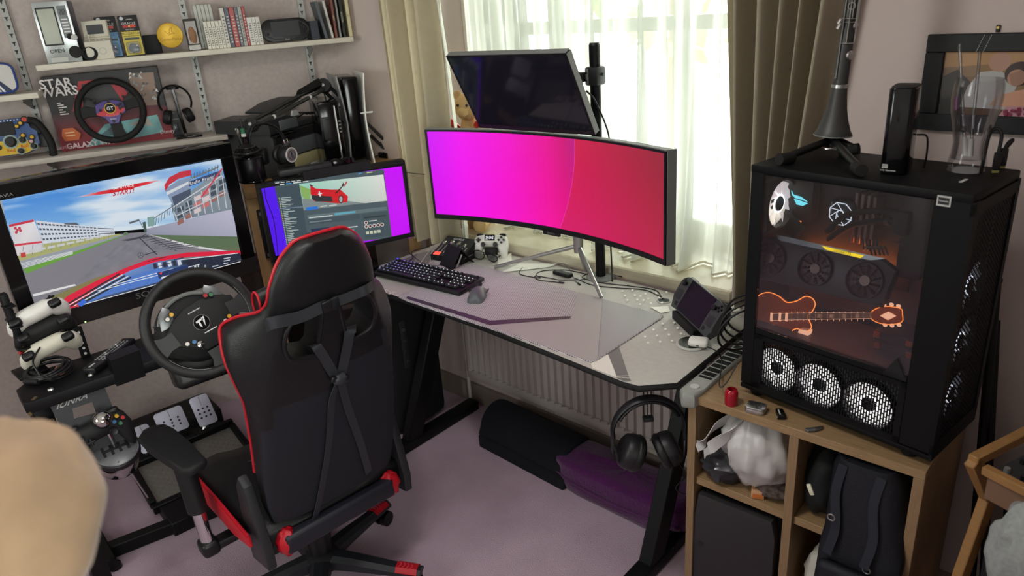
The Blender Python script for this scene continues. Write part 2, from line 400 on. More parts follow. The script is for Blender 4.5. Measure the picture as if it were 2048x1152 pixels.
def sheer(x0, x1, y, label, seed, folds, flare=0):
    t = thing('sheer_curtain', label, 'curtain', M.Translation((0, y, .836)), 'sheer curtains in the window'); rnd = random.Random(seed)
    ph = [rnd.uniform(0, 6) for _ in range(6)]; H = 1.24
    def fn(u, v):
        z = H*v; w = (1-v)
        x = x0+(x1-x0)*u + .02*sin(u*folds*2*pi*.5+ph[0])*w
        yy = .035*sin(u*folds*2*pi+ph[1]+.6*sin(3*v+ph[2])) + .018*sin(u*folds*4.7*pi+ph[3]) + .02*w*sin(u*folds*2.9*pi+ph[4])
        yy -= flare*max(0, w-.75)**2*4*(.6+.4*sin(u*folds*2*pi))
        return (x, yy, z)
    MB().grid(fn, int(folds*14), 30).build('voile', SHEER, t, 180)
    MB().tube([(fn(i/120, 0)[0], fn(i/120, 0)[1], .006) for i in range(121)], .004, 5, 1).build('hem', mat('white hem', rgb(225, 222, 205), .8), t)
    MB().tube([(fn(i/120, 1)[0], fn(i/120, 1)[1], H-.004) for i in range(121)], .005, 5, 1).build('heading_tape', MATS['white hem'], t)
sheer(-2.22, -1.56, 2.19, 'white sheer curtain panel gathered behind the tilted upper monitor', 3, 9)
sheer(-1.545, -.985, 2.155, 'white sheer curtain panel whose hem spreads on the sill beside the pole', 5, 6, .16)
DRAPE = mat('grey beige curtain cloth', rgb(176, 167, 147), .85, spec=.15, noise=.06, nscale=40, bump=.15, bscale=600, sheen=.2)
_nt = DRAPE.node_tree; _o = [n for n in _nt.nodes if n.type == 'OUTPUT_MATERIAL'][0]; _t = _nt.nodes.new('ShaderNodeBsdfTranslucent'); _t.inputs[0].default_value = (*rgb(200, 186, 150), 1)
_m = _nt.nodes.new('ShaderNodeMixShader'); _m.inputs[0].default_value = .22; _nt.links.new(_nt.nodes['Principled BSDF'].outputs[0], _m.inputs[1]); _nt.links.new(_t.outputs[0], _m.inputs[2]); _nt.links.new(_m.outputs[0], _o.inputs[0])
LINING = mat('white curtain lining', rgb(226, 226, 214), .85)
def drape(top, bot, zb, label, seed, folds, amp=.05, y=1.925, lin=None):
    t = thing('curtain', label, 'curtain', M.Translation((0, y, zb)), 'full drapes beside the window'); rnd = random.Random(seed); p = [rnd.uniform(0, 6) for _ in range(6)]
    H = 2.26-zb
    def fn(u, v, off=0):
        w = (1-v)**1.2; a0 = top[0]*(1-w)+bot[0]*w; a1 = top[1]*(1-w)+bot[1]*w
        uu = u+.03*sin(u*folds*2*pi*.37+p[0])*sin(pi*u)
        return (a0+(a1-a0)*uu, off+amp*sin(u*folds*2*pi+p[1]+.5*sin(2.2*v+p[2]))+.35*amp*sin(u*folds*3.1*pi+p[3]), H*v)
    MB().grid(fn, int(folds*16), 24).build('cloth', DRAPE, t, 180)
    MB().box(((top[0]+top[1])/2, 0, H-.02), (top[1]-top[0], .012, .05)).build('heading_tape', DRAPE, t)
    if lin: MB().grid(lambda u, v: (lin[0]+(lin[1]-lin[0])*u + .012*sin(5*v)+(1-v)*.02, .02+.02*sin(u*4+v*2), H*v), 8, 20).build('lining', LINING, t, 180)
drape((-2.455, -2.10), (-2.43, -2.13), .81, 'grey beige curtain gathered at the left of the window', 2, 4.5, lin=(-2.14, -2.105))
drape((-.985, -.60), (-.895, -.745), .84, 'grey beige curtain gathered at the right of the window behind the computer', 8, 5.5)
rod = thing('curtain_pole', 'metal curtain pole above the window carrying both drapes', 'curtain pole', M.Translation((0, 1.925, 2.29)))
MB().cyl((-2.6, 0, 0), (-.5, 0, 0), .012).build('rod', STEEL, rod)
for x in (-2.6, -.5): MB().ball((x, 0, 0), .025).build('finial', STEEL, rod)
for x in (-2.5, -.55): MB().box((x, .036, 0), (.02, .07, .02)).build('bracket', STEEL, rod)

# ------------------------------------------------------------------ added unseen ceiling lamp, brightens the carpet and desk top
cl0 = thing('added_fill_lamp', 'added unseen round ceiling lamp brightening the carpet and desk top', 'lamp', M.Translation((-1.0, .55, 2.4)))
MB().lathe([(0, -.002), (.20, -.002), (.20, -.03), (.185, -.04), (0, -.04)], 36).build('base', WHITE, cl0)
MB().lathe([(.18, -.041), (.165, -.065), (.10, -.085), (0, -.09)], 36).build('diffuser', glow('added lamp glow', (1, .97, .94), 13), cl0)
# ------------------------------------------------------------------ radiator
RX0, RX1, RZ0, RZ1, RY = -2.17, -.90, .165, .70, 1.93
rad = thing('radiator', 'white panel radiator with vertical ridges under the window', 'radiator', M.Translation((RX0, RY, RZ0)))
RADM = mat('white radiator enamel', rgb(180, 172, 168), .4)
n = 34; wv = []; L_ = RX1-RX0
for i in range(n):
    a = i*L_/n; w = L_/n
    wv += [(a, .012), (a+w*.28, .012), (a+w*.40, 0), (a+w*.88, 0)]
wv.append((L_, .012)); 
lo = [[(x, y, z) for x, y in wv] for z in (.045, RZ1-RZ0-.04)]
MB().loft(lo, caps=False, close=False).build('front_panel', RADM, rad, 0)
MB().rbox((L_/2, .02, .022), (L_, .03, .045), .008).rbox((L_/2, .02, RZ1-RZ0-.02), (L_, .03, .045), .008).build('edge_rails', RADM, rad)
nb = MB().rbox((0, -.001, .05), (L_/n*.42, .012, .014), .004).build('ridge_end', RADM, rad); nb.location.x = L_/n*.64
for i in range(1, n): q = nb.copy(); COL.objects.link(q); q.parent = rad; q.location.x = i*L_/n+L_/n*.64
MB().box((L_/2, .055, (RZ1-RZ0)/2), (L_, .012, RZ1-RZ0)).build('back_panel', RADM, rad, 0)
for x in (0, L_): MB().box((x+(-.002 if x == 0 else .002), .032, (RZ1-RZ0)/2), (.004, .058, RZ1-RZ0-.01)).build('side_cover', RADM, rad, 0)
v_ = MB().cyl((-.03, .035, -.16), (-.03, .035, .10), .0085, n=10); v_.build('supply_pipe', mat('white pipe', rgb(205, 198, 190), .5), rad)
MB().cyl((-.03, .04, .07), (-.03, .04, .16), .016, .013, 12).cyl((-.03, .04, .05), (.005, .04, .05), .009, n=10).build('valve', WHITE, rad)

# ------------------------------------------------------------------ shelves on the left wall
UPM = mat('silver grey shelf steel', rgb(160, 160, 156), .45, .3)
def upright(s, label):
    t = thing('shelf_upright', label, 'shelf upright', mxf(wl(s, 0, .85), SD, -SN))    # local x along wall, -y out of wall
    MB().box((-.011, -.009, .6), (.003, .016, 1.2)).box((.011, -.009, .6), (.003, .016, 1.2)).box((0, -.0015, .6), (.024, .003, 1.2)).box((0, -.016, .6), (.024, .003, 1.2)).build('channel', UPM, t, 0)
    sl = MB()
    for k in range(40):
        sl.prism([(-.007, .007), (.007, .007), (.002, -.001), (.002, -.007), (-.002, -.007), (-.002, -.001)], 0, .0008, TR(0, -.0176, .03+k*.03, 90))
    o = sl.build('keyhole_slots', PRINTD, t, 0); o['kind'] = 'stuff'
upright(-1.222, 'slotted silver shelf upright behind the blue toy machine'); upright(-.6, 'slotted silver shelf upright behind the black headset stand'); upright(-.13, 'slotted silver shelf upright nearest the room corner')
SHELFM = mat('white melamine shelf', rgb(214, 208, 194), .5, noise=.04, nscale=20)
SHELFG = mat('pale grey wood effect shelf', rgb(196, 188, 178), .5, noise=.1, nscale=8, stretch=(2, 30, 30))
def shelf(s0, s1, n1, z, label, m):
    o = MB().rbox((0, 0, 0), (s1-s0, n1-.02, .02), .002).build('shelf_board', m)
    place(o, mxf(wl((s0+s1)/2, (n1+.02)/2, z-.01), SD, SN)); tag(o, label, 'shelf', 'shelves on the left wall')
ZT, ZB, ZC = 1.641, 1.305, 1.546
shelf(-1.144, .04, .2, ZT, 'upper white shelf carrying the row of games and the gold disc', SHELFM)
shelf(-2.2, -.538, .2, ZB, 'lower grey shelf carrying the black steering wheel and red game box', SHELFG)
shelf(-2.2, -1.163, .2, ZC, 'short white shelf at the left edge under the white and blue bag', SHELFM)
def bracket(s, z, label):
    o = MB().prism([(0.018, 0), (.18, 0), (.18, -.01), (.03, -.05), (.018, -.05)], -.0015, .0015, mxf((0, 0, 0), SN, Z3)).build('shelf_bracket', UPM, None, 0)
    place(o, M.Translation(wl(s, 0, z-.02))); tag(o, label, 'bracket', 'shelf brackets')
bracket(-.13, ZT, 'pale bracket under the right end of the upper shelf'); bracket(-.6, ZT, 'pale bracket under the middle of the upper shelf'); bracket(-.602, ZB, 'pale bracket under the right end of the lower shelf')
bracket(-1.21, ZB, 'pale bracket under the lower shelf above the television'); bracket(-1.224, ZC, 'pale bracket under the short left shelf')
# ================================================================== the desk and what stands on it
def RZ(p, a=0): return M.Translation(V(p)) @ M.Rotation(D(a), 4, 'Z')
ZD = .80
deskm = mat('dark grey printed desk laminate', rgb(190, 187, 180), .5, noise=.06, nscale=60)
O_D = V((-1.55, 1.7, 0))
desk = thing('gaming_desk', 'long black gaming desk with grey printed top under the window', 'desk', M.Translation(O_D))
dl = [(-2.245, 1.965), (-2.245, 1.60), (-2.09, 1.445), (-1.95, 1.432), (-1.75, 1.432), (-1.51, 1.424), (-1.20, 1.402), (-.945, 1.378), (-.90, 1.383), (-.828, 1.452), (-.832, 1.965)]
loc = lambda pts: [(p[0]-O_D.x, p[1]-O_D.y) for p in pts]
MB().rprism(loc(dl), ZD-.018, ZD, .003).build('desk_top', deskm, desk)
def inset(pts, d):
    out = []; n = len(pts)
    for i in range(n):
        a, b, c = V((*pts[i-1], 0)), V((*pts[i], 0)), V((*pts[(i+1) % n], 0))
        e1, e2 = (b-a).normalized(), (c-b).normalized(); n1, n2 = V((-e1.y, e1.x, 0)), V((-e2.y, e2.x, 0)); bi = (n1+n2).normalized()
        p = b + bi*(d/max(.3, bi.dot(n1))); out.append((p.x, p.y))
    return out
eb = loc(dl); MB().tube([(x, y, ZD-.010) for x, y in inset(eb, .002)], .0095, 10, 1, closed=True).build('edge_band', RUB, desk)
# printed panels of the top
pf = lambda x, y, h: wz(x, y, ZD+.0006+h)-O_D
dp = Pic(pf)
W1, G1, G2 = c8(238, 236, 226), c8(116, 116, 116), c8(206, 204, 200)
dp.poly([(1182, 727), (1216, 708), (1234, 755), (1185, 736)], W1).poly([(1216, 708), (1238, 694), (1258, 755), (1234, 752)], G1).poly([(1232, 755), (1260, 757), (1262, 762), (1250, 763)], G1)
dp.poly([(995, 514), (1023, 506), (1024, 530), (996, 535)], W1).poly([(850, 500), (862, 497), (905, 530), (880, 540)], G2).poly([(782, 527), (836, 507), (820, 530)], c8(120, 116, 114)).poly([(822, 531), (838, 507), (864, 500), (856, 528)], c8(138, 134, 130))
dp.poly([(1040, 527), (1115, 527), (1100, 534), (1000, 545)], W1).poly([(1300, 614), (1336, 612), (1340, 622), (1322, 626)], W1).poly([(1448, 612), (1480, 606), (1480, 622), (1460, 624)], W1)
for (x, y) in [(1245, 582), (1265, 580), (1250, 591), (1270, 590), (1255, 600), (1275, 599), (1280, 608), (1291, 587), (1297, 597), (1302, 606), (1312, 586), (1318, 595), (1333, 584), (1324, 605), (1281, 592), (1287, 600),
               (1325, 647), (1348, 645), (1307, 659), (1331, 658), (1355, 656), (1290, 673), (1314, 671), (1338, 669), (1362, 667), (1296, 685), (1320, 683), (1344, 681), (1450, 648), (1459, 659), (1443, 673), (1470, 661)]:
    dp.disc((x, y), 2.6, W1, 8, 1.9)
dp.line((860, 500), (838, 530), 1.2, c8(200, 196, 188)).line((790, 528), (850, 540), 1, c8(190, 186, 180)).line((1225, 752), (1262, 751), .9, W1)
dp.text('XOC', (776, 584), (1, .28), (-.35, -.75), 18, c8(222, 214, 205), .01)
dp.build('printed_panels', PRINT, desk)['kind'] = 'stuff'
# steel under-frame and Z legs
fr = MB(); fr.box((0, -.14, ZD-.035), (1.15, .04, .03)).box((0, .14, ZD-.035), (1.15, .04, .03)); fr.build('under_frame', BLKMET, desk)
for x in (-2.165, -.985):
    lx = x-O_D.x; q = MB()
    def bar(p0, p1, w, t):
        p0, p1 = V(p0), V(p1); d = (p1-p0); m = mxf((p0+p1)/2, X3, d.cross(X3)*-1); q.rbox((0, 0, 0), (w, t, d.length), .004, 1, mxf((p0+p1)/2, X3, d.normalized().cross(X3)))
    bar((lx, -.125, .03), (lx, .19, ZD-.03), .05, .075)
    q.build('leg', BLKMET, desk)
    MB().rbox((lx, .005, .022), (.06, .50, .044), .006).build('foot_bar', BLKMET, desk)
    MB().rbox((lx, .0, ZD-.032), (.05, .46, .03), .004).build('top_bar', BLKMET, desk)
    for yy in (-.22, .23): MB().cyl((lx, yy, 0), (lx, yy, .012), .018, n=12).build('levelling_foot', RUB, desk)
# side tray at the right end
GT = mat('grey tray plastic', rgb(150, 152, 146), .5)
tx = -.828-O_D.x
hx = [(tx+.006, -.245), (tx+.028, -.275), (tx+.058, -.262), (tx+.062, -.22), (tx+.062, .13), (tx+.006, .13)]
MB().rprism(hx, ZD-.055, ZD-.012, .012, seg=3).build('side_tray', GT, desk)
MB().prism([(tx+.018, -.17), (tx+.054, -.17), (tx+.056, .12), (tx+.018, .12)], ZD-.0125, ZD-.0105).build('tray_slot', mat('tray void', rgb(8, 8, 9), .9), desk, 0)
for k in range(11): MB().box((tx+.037, -.16+k*.026, ZD-.0105), (.038, .0028, .003)).build('tray_rib', GT, desk, 0)
MB().cyl((tx+.036, -.222, ZD-.012), (tx+.036, -.222, ZD-.0105), .012, n=20).build('tray_badge', LGREY, desk)
gp = wz(1328, 602, ZD)-O_D
MB().ring(.021, .003, M.Translation(gp+Z3*.001), 24, 6).build('cable_grommet', LGREY, desk); MB().cyl(gp, gp+Z3*.0012, .02, n=24).build('grommet_hole', PRINTD, desk)

# ------------------------------------------------------------------ desk mat
def hatch_mat():
    m = mat('woven print desk mat', rgb(80, 74, 78), .6, bump=.2, bscale=700); nt = m.node_tree; b = nt.nodes['Principled BSDF']
    tc = nt.nodes.new('ShaderNodeTexCoord'); mp = nt.nodes.new('ShaderNodeMapping'); mp.inputs['Rotation'].default_value = (0, 0, D(6))
    br = nt.nodes.new('ShaderNodeTexBrick'); br.inputs['Scale'].default_value = 1; br.inputs['Brick Width'].default_value = .0085; br.inputs['Row Height'].default_value = .0065; br.inputs['Mortar Size'].default_value = .0014
    br.inputs['Color1'].default_value = (*rgb(112, 108, 112), 1); br.inputs['Color2'].default_value = (*rgb(128, 123, 128), 1); br.inputs['Mortar'].default_value = (*rgb(205, 200, 204), 1)
    nt.links.new(tc.outputs['Object'], mp.inputs[0]); nt.links.new(mp.outputs[0], br.inputs['Vector']); nt.links.new(br.outputs['Color'], b.inputs['Base Color']); return m
mp_ = [wz(*p, ZD+.003) for p in ((952, 528), (1203, 598), (1318, 627), (1327, 632), (1322, 637), (1195, 720), (1182, 724), (1168, 720), (812, 601), (798, 595), (803, 589), (905, 545), (935, 531))]
mo = mp_[0].copy(); mo.z = ZD
dm = thing('desk_mat', 'large dark desk mat with woven print and plain grey facets', 'desk mat', M.Translation(mo))
MB().rprism([(p.x-mo.x, p.y-mo.y) for p in mp_], .0006, .0036, .001).build('mat_sheet', hatch_mat(), dm)
mpc = Pic(lambda x, y, h: wz(x, y, ZD+.0037+h)-mo)
mpc.poly([(1155, 583), (1205, 597), (1195, 718), (1183, 722), (1168, 718), (975, 650), (1145, 637)], c8(172, 170, 167))
mpc.poly([(1206, 598), (1318, 629), (1323, 633), (1318, 637), (1196, 717)], c8(160, 160, 160)).line((1206, 597), (1195, 719), .8, c8(140, 135, 138))
mpc.poly([(812, 597), (980, 650), (1140, 637), (1142, 632), (980, 641), (815, 592)], c8(58, 54, 58))
mpc.build('printed_facets', PRINT, dm)

# ------------------------------------------------------------------ curved ultrawide monitor
MXc, Wm, z0, z1 = -1.567, 1.024, .973, 1.316
Rm = 1.5; half = math.asin(Wm/2/Rm)
def arc(u, d=0):        # u -1..1, d outwards behind the screen
    a = u*half; return V((Rm*sin(a)*(1+d/Rm), (Rm+d)*cos(a)-Rm, 0))
umo = V((MXc, 1.865, ZD))
um = thing('ultrawide_monitor', 'curved ultrawide monitor showing a magenta and red picture on slim silver legs', 'monitor', RZ(umo, 0))
NS = 40
def shell(d0, d1, za, zb, ua=-1, ub=1, n=NS):
    L = []
    for i in range(n+1):
        u = ua+(ub-ua)*i/n; p, q = arc(u, d0), arc(u, d1)
        L.append([(p.x, p.y, za), (p.x, p.y, zb), (q.x, q.y, zb), (q.x, q.y, za)])
    return MB().loft(L)
h0, h1 = z0-ZD, z1-ZD
shell(0, .032, h0, h1).build('housing', BLKM, um)
shell(.002, .034, h0-.002, h1+.002, .994, 1.004, 1).build('silver_end_cap', GREY, um); shell(-.001, .02, h1, h1+.003).build('silver_top_rim', GREY, um)
shell(-.004, 0, h0, h0+.018).build('lower_bezel', BLK, um); shell(-.004, 0, h1-.007, h1).build('upper_bezel', BLK, um)
for s in (-1, 1): shell(-.004, 0, h0, h1, s*.984 if s > 0 else -1, 1 if s > 0 else -.984, 1).build('side_bezel', BLK, um)
shell(-.006, .004, h0-.012, h0+.002, -.07, .07, 8).build('chin', BLK, um)
text('electriq', .011, M.Translation(arc(0, -.0062)+Z3*(h0-.004)) @ TR(rx=90), GREY, um)
# the lit picture on the curved panel
pc_ = Pic(lambda u, v, h: arc(u, -.0006-h)+Z3*v); b0, b1 = h0+.018, h1-.007
K = [(-1, (212, 0, 255), (225, 0, 250)), (-.72, (250, 0, 250), (252, 0, 245)), (-.3, (250, 0, 205), (255, 0, 205)), (0, (238, 0, 150), (252, 0, 165)), (.14, (212, 10, 120), (240, 0, 140)), (.215, (190, 20, 130), (235, 10, 130))]
def ramp(u, i):
    for a, b in zip(K, K[1:]):
        if u <= b[0]: t = (u-a[0])/(b[0]-a[0]); return tuple((a[i][k]*(1-t)+b[i][k]*t)/255 for k in range(3))
    return c8(*K[-1][i])
NU = 44; pc_.n = 0
cols = lambda u, v: (lambda t: tuple(ramp(min(u, .2), 1)[k]*t+ramp(min(u, .2), 2)[k]*(1-t) for k in range(3)))((v-b0)/(b1-b0))
def red(u, v):
    t = (v-b0)/(b1-b0); g = max(0, min(1, (u-.1)/.9)); e = .5+.5*t
    return (min(1, (222-70*g*e)/255), (18+22*g*e)/255, (78-24*g*e+30*(1-t)*(1-g))/255)
us = [-.984+(1.968)*i/NU for i in range(NU+1)]; vs_ = [b0+(b1-b0)*j/8 for j in range(9)]
for i in range(NU):
    for j in range(8):
        q = [(us[i], vs_[j]), (us[i+1], vs_[j]), (us[i+1], vs_[j+1]), (us[i], vs_[j+1])]
        pc_.n = 0; pc_.poly(q, [cols(*p) for p in q])
for j in range(12):       # the red body of the picture lies right of a leaning curved edge
    va, vb = b0+(b1-b0)*j/12, b0+(b1-b0)*(j+1)/12
    ed = lambda v: .235-.16*(1-(v-b0)/(b1-b0))**2
    ns = 12
    for i in range(ns):
        f = lambda t, v: ed(v)+(.984-ed(v))*t
        q = [(f(i/ns, va), va), (f((i+1)/ns, va), va), (f((i+1)/ns, vb), vb), (f(i/ns, vb), vb)]; pc_.n = 2; pc_.poly(q, [red(*p) for p in q])
    pc_.n = 3; pc_.poly([(ed(va)-.004, va), (ed(va), va), (ed(vb), vb), (ed(vb)-.004, vb)], c8(225, 60, 170))
pc_.build('screen', SCREEN, um)
# stand: hub and splayed legs
hub = wy(1157, 497, 1.905)-umo; hub.z = 0
MB().cyl(hub+Z3*.10, hub+Z3*.20, .017, .020, 20).build('stand_hub', STEEL, um)
MB().rbox(hub+V((0, -.02, .24)), (.06, .03, .12), .006).build('stand_neck', GREY, um)
for fx, fy in ((-1.819, 1.819), (-1.309, 1.794), (-1.50, 1.965)):
    e = V((fx, fy, ZD+.006))-umo
    MB().tube([hub+Z3*.125, e], lambda t: .0085-.002*t, 10, 1).build('stand_leg', STEEL, um); 

# ------------------------------------------------------------------ upper monitor on a clamp pole
po = V((-1.425, 1.953, ZD))
pole = thing('monitor_pole', 'black clamp pole with round base standing on the desk behind the curved monitor', 'monitor pole', M.Translation(po))
MB().cyl((0, 0, 0), (0, 0, .79), .0175, n=24).build('pole', BLKMET, pole)
MB().lathe([(.052, 0), (.052, .003), (.045, .006), (.02, .008)], 32).build('base_plate', GREY, pole)
MB().cyl((0, 0, .788), (0, 0, .796), .0178, .015, 24).build('end_cap', BLK, pole)
cl = MB().rbox((0, 0, .695), (.052, .05, .058), .008, 2); cl.build('clamp', DGREY, pole)
MB().rbox((-.012, -.028, .695), (.012, .006, .05), .002).build('clamp_slot_plate', GREY, pole)
for z in (.683, .707): MB().cyl((-.012, -.032, z), (-.012, -.03, z), .004, n=10).build('clamp_hole', PRINTD, pole)
MB().cyl((.024, 0, .70), (.034, 0, .70), .005, n=10).build('clamp_bolt', DGREY, pole)
MB().rbox((-.05, -.045, .695), (.075, .03, .032), .006, 2, None).build('arm', BLKM, pole)
TL, TRr, BR, BL = wy(890, 112, 1.70), wy(1132, 107, 1.70), wy(1190, 270, 1.825), wy(962, 255, 1.825)
cx = (TL+TRr+BR+BL)/4; ex = ((TRr-TL)+(BR-BL)).normalized(); ey = ((TL-BL)+(TRr-BR)).normalized()
wM, hM = ((TRr-TL).length+(BR-BL).length)/2, ((TL-BL).length+(TRr-BR).length)/2
m4 = mxf(cx, ex, ey)      # z axis: towards the viewer
if m4.to_3x3() @ V((0, 0, 1)) @ (CAM-cx) < 0: m4 = mxf(cx, -ex, ey)
um2 = thing('tilted_monitor', 'switched off monitor tilted downwards on a pole above the curved one', 'monitor', m4)
MB().rbox((0, 0, -.012), (wM, hM, .024), .003).build('housing', BLKM, um2); MB().rbox((0, -.0, -.034), (wM*.6, hM*.55, .024), .008).build('rear_cover', BLKM, um2)
MB().box((0, .004, .0004), (wM-.012, hM-.02, .0008)).build('screen', mat('dark glossy screen', rgb(30, 28, 38), .06, spec=.6), um2, 0)
for c, d in (((0, hM/2-.003, .001), (wM, .006, .002)), ((0, -hM/2+.008, .001), (wM, .016, .002)), ((-wM/2+.003, 0, .001), (.006, hM, .002)), ((wM/2-.003, 0, .001), (.006, hM, .002))): MB().box(c, d).build('bezel', BLK, um2, 0)
MB().box((wM/2+.001, 0, -.012), (.002, hM-.004, .022)).build('silver_side_rim', GREY, um2, 0); MB().box((0, hM/2+.001, -.012), (wM-.004, .002, .022)).build('silver_top_rim', GREY, um2, 0)
c1 = MB().tube([V((-1.40, 1.87, 1.46)), V((-1.385, 1.90, 1.42)), V((-1.388, 1.975, 1.28)), V((-1.40, 1.976, 1.10)), V((-1.395, 1.978, .86)), V((-1.36, 1.93, .806))], .003, 6).build('monitor_cable', CABLE); tag(c1, 'black cable running from the tilted monitor down along its pole', 'cable')

# ------------------------------------------------------------------ keyboard
ko = wz(918, 592, ZD+.006); ko.z = ZD+.0037
ky = 4.6
kb = thing('keyboard', 'black full size keyboard with lit keys lying before the left monitor', 'keyboard', RZ(ko, ky))
kw, kd = .442, .142
kt = TR(-kw/2, kd/2, .012, rx=3.2)
MB().rbox((0, 0, 0), (kw, kd, .014), .003, 2, kt).build('case', BLK, kb)
MB().rbox((0, 0, .0075), (kw-.01, kd-.014, .002), .001, 1, kt).build('top_plate', BLKMET, kb)
KM = mat('keycap plastic', rgb(30, 31, 35), .5); km = {}
def key(x, y, w, h=.0165):
    if (w, h) not in km: km[(w, h)] = MB().rprism(rrect(w-.0025, h-.0025, .002, 2), 0, .008, .0018, seg=1).mesh('key'); km[(w, h)].materials.append(KM)
    o = bpy.data.objects.new('key', km[(w, h)]); COL.objects.link(o); o.parent = kb; o.matrix_parent_inverse = M.Identity(4); o.matrix_local = kt @ M.Translation((x, y, .0085))
U = .0188; lg = Pic(lambda x, y, h: kt @ V((x, y, .0167+h))); lg.h = .00001
rows = [[1]*13+[2], [1.5]+[1]*12+[1.5], [1.75]+[1]*11+[2.25], [1.25]+[1]*11+[2.75], [1.25, 1.25, 1.25, 6.25, 1.25, 1.25, 1.25, 1.25]]
def led(x):
    t = (x+kw/2)/kw
    return (.74+.1*t, .82+.15*t, .95-.12*t) if t > .3 else (.62, .68, 1.0)
xl = -kw/2+.012
def keyrow(x0, y, ws):
    x = x0
    for w in ws:
        if w > 0:
            key(x+w*U/2, y, round(w*U, 5)); c = led(x+w*U/2); lg.poly([(x+w*U/2-.004, y-.001), (x+w*U/2+.0005, y-.0045), (x+w*U/2+.002, y-.003), (x+w*U/2-.0025, y+.0035)] if w < 3 else [(x+.03, y), (x+.031, y), (x+.031, y+.001), (x+.03, y+.001)], c)
        x += abs(w)*U
ytop = kd/2-.02
keyrow(xl, ytop, [1, -1, 1, 1, 1, 1, -.5, 1, 1, 1, 1, -.5, 1, 1, 1, 1]); 
for j, r in enumerate(rows): keyrow(xl, ytop-.023-j*.0188, r)
xn = xl+15.3*U
keyrow(xn, ytop, [1, 1, 1])
for j in (0, 1): keyrow(xn, ytop-.023-j*.0188, [1, 1, 1])
keyrow(xn, ytop-.023-3*.0188, [-1, 1]); keyrow(xn, ytop-.023-4*.0188, [1, 1, 1])
xp = xl+18.55*U
for j in range(5): keyrow(xp, ytop-.023-j*.0188, [1, 1, 1, 1] if j in (0, 1, 3) else ([1, 1, 1] if j == 2 else [2, 1]))
lg.poly([(xl+.001, ytop-.004), (xl+.012, ytop-.004), (xl+.012, ytop+.005), (xl+.001, ytop+.005)], (.2, .25, 1))
o = lg.build('key_legends', colmat('key backlight', 1.1*ES), kb); o['kind'] = 'stuff'
MB().cyl((kw/2-.075, kd/2-.013, .0075), (kw/2-.02, kd/2-.013, .0075), .006, n=14, m=kt).build('volume_roller', DGREY, kb)
MB().tube([kt @ V((-kw/2+.05, kd/2, 0)), kt @ V((-kw/2+.03, kd/2+.05, -.004)), kt @ V((-kw/2-.02, kd/2+.10, -.004)), kt @ V((-kw/2+.01, kd/2+.17, -.004))], .0022, 6).build('cable', CABLE, kb)

# ------------------------------------------------------------------ mouse
mo_ = wz(957, 594, ZD+.004); mo_.z = ZD+.0037
ms = thing('computer_mouse', 'dark grey gaming mouse resting on the desk mat', 'mouse', RZ(mo_, 30))
L = []
for i, t in enumerate([0, .06, .18, .35, .55, .75, .9, .97, 1]):
    y = -.058+.116*t; w = .031*(.55+.45*sin(pi*min(1, t*1.05+.1)))*(1-.12*sin(pi*t)**2)+.003; h = .036*(sin(pi*(t*.86+.12))**.7)+.003
    if t in (0, 1): w *= .75; h *= .6
    L.append([(w*cos(a)*(1 if sin(a) > 0 else .95), y, max(0, h*max(0, sin(a))) if sin(a) > 0 else 0) for a in [2*pi*k/20 for k in range(20)]])
MB().loft(L).build('shell', mat('grey mouse plastic', rgb(88, 92, 96), .45), ms, 60)
MB().cyl((-.004, .035, .0325), (.004, .035, .0325), .0085, n=16).build('scroll_wheel', RUB, ms)
MB().box((0, .03, .0345), (.0012, .05, .006), TR(rx=-9)).build('button_split', PRINTD, ms)
for s in (-1, 1): MB().rbox((s*.031, .012, .02), (.004, .03, .006), .002).build('side_button', DGREY, ms)

# ------------------------------------------------------------------ audio mixer
mxo = wz(862, 520, ZD); mx_ = thing('audio_mixer', 'small black wedge mixer with four sliders behind the keyboard', 'audio mixer', RZ(mxo, 8))
mw, md = .155, .12
prof = [(0, 0), (md, 0), (md, .065), (0, .022)]
MB().prism(prof, 0, mw, mxf((0, 0, 0), Y3, Z3)).build('body', BLKM, mx_, 0)
ang = math.degrees(atan2(.043, md)); tm = TR(mw/2, 0, .0225, rx=ang)
MB().box((0, md*.52, .0006), (mw-.01, md*.98, .001), tm).build('face_plate', mat('mixer face', rgb(44, 46, 46), .4), mx_, 0)
for k in range(4):
    x = -.051+k*.034
    MB().box((x, .052, .0014), (.004, .06, .001), tm).build('fader_slot', PRINTD, mx_, 0)
    f = MB().rbox((x, .078 if k in (1, 2) else .07, .008), (.012, .02, .014), .003, 2, tm).build('fader_cap', CHROME, mx_)
    for dx in (-.009, .009): MB().box((x+dx, .045, .0014), (.0012, .05, .0006), tm).build('fader_scale', PRINTW, mx_, 0)
MB().box((-.052, .014, .0014), (.03, .02, .0008), tm).build('red_display', glow('red display', (1, .08, .05), 1.6*ES), mx_, 0)
text('GOXLR', .016, tm @ TR(-.01, .112, .0018), PRINTW, mx_)
MB().box((mw+.0005, md*.55, .02), (.001, md*.85, .003)).build('side_trim', GREY, mx_, 0)

# folded black stand before the mixer
so = wz(878, 531, ZD); ps = thing('phone_stand', 'bent black sheet phone stand before the wedge mixer', 'phone stand', RZ(so, 12))
w = .085
MB().prism([(0, 0), (.052, .075), (.11, 0), (.106, 0), (.052, .069), (.004, 0)], 0, w, mxf((0, 0, 0), V((.35, 1, 0)), Z3)).build('bent_sheet', BLKM, ps, 0)
MB().tube([(.074, -.006, .004), (.082, -.008, .0), (.088, -.004, .006), (.10, .02, .05)], .003, 6).build('silver_lip', STEEL, ps)

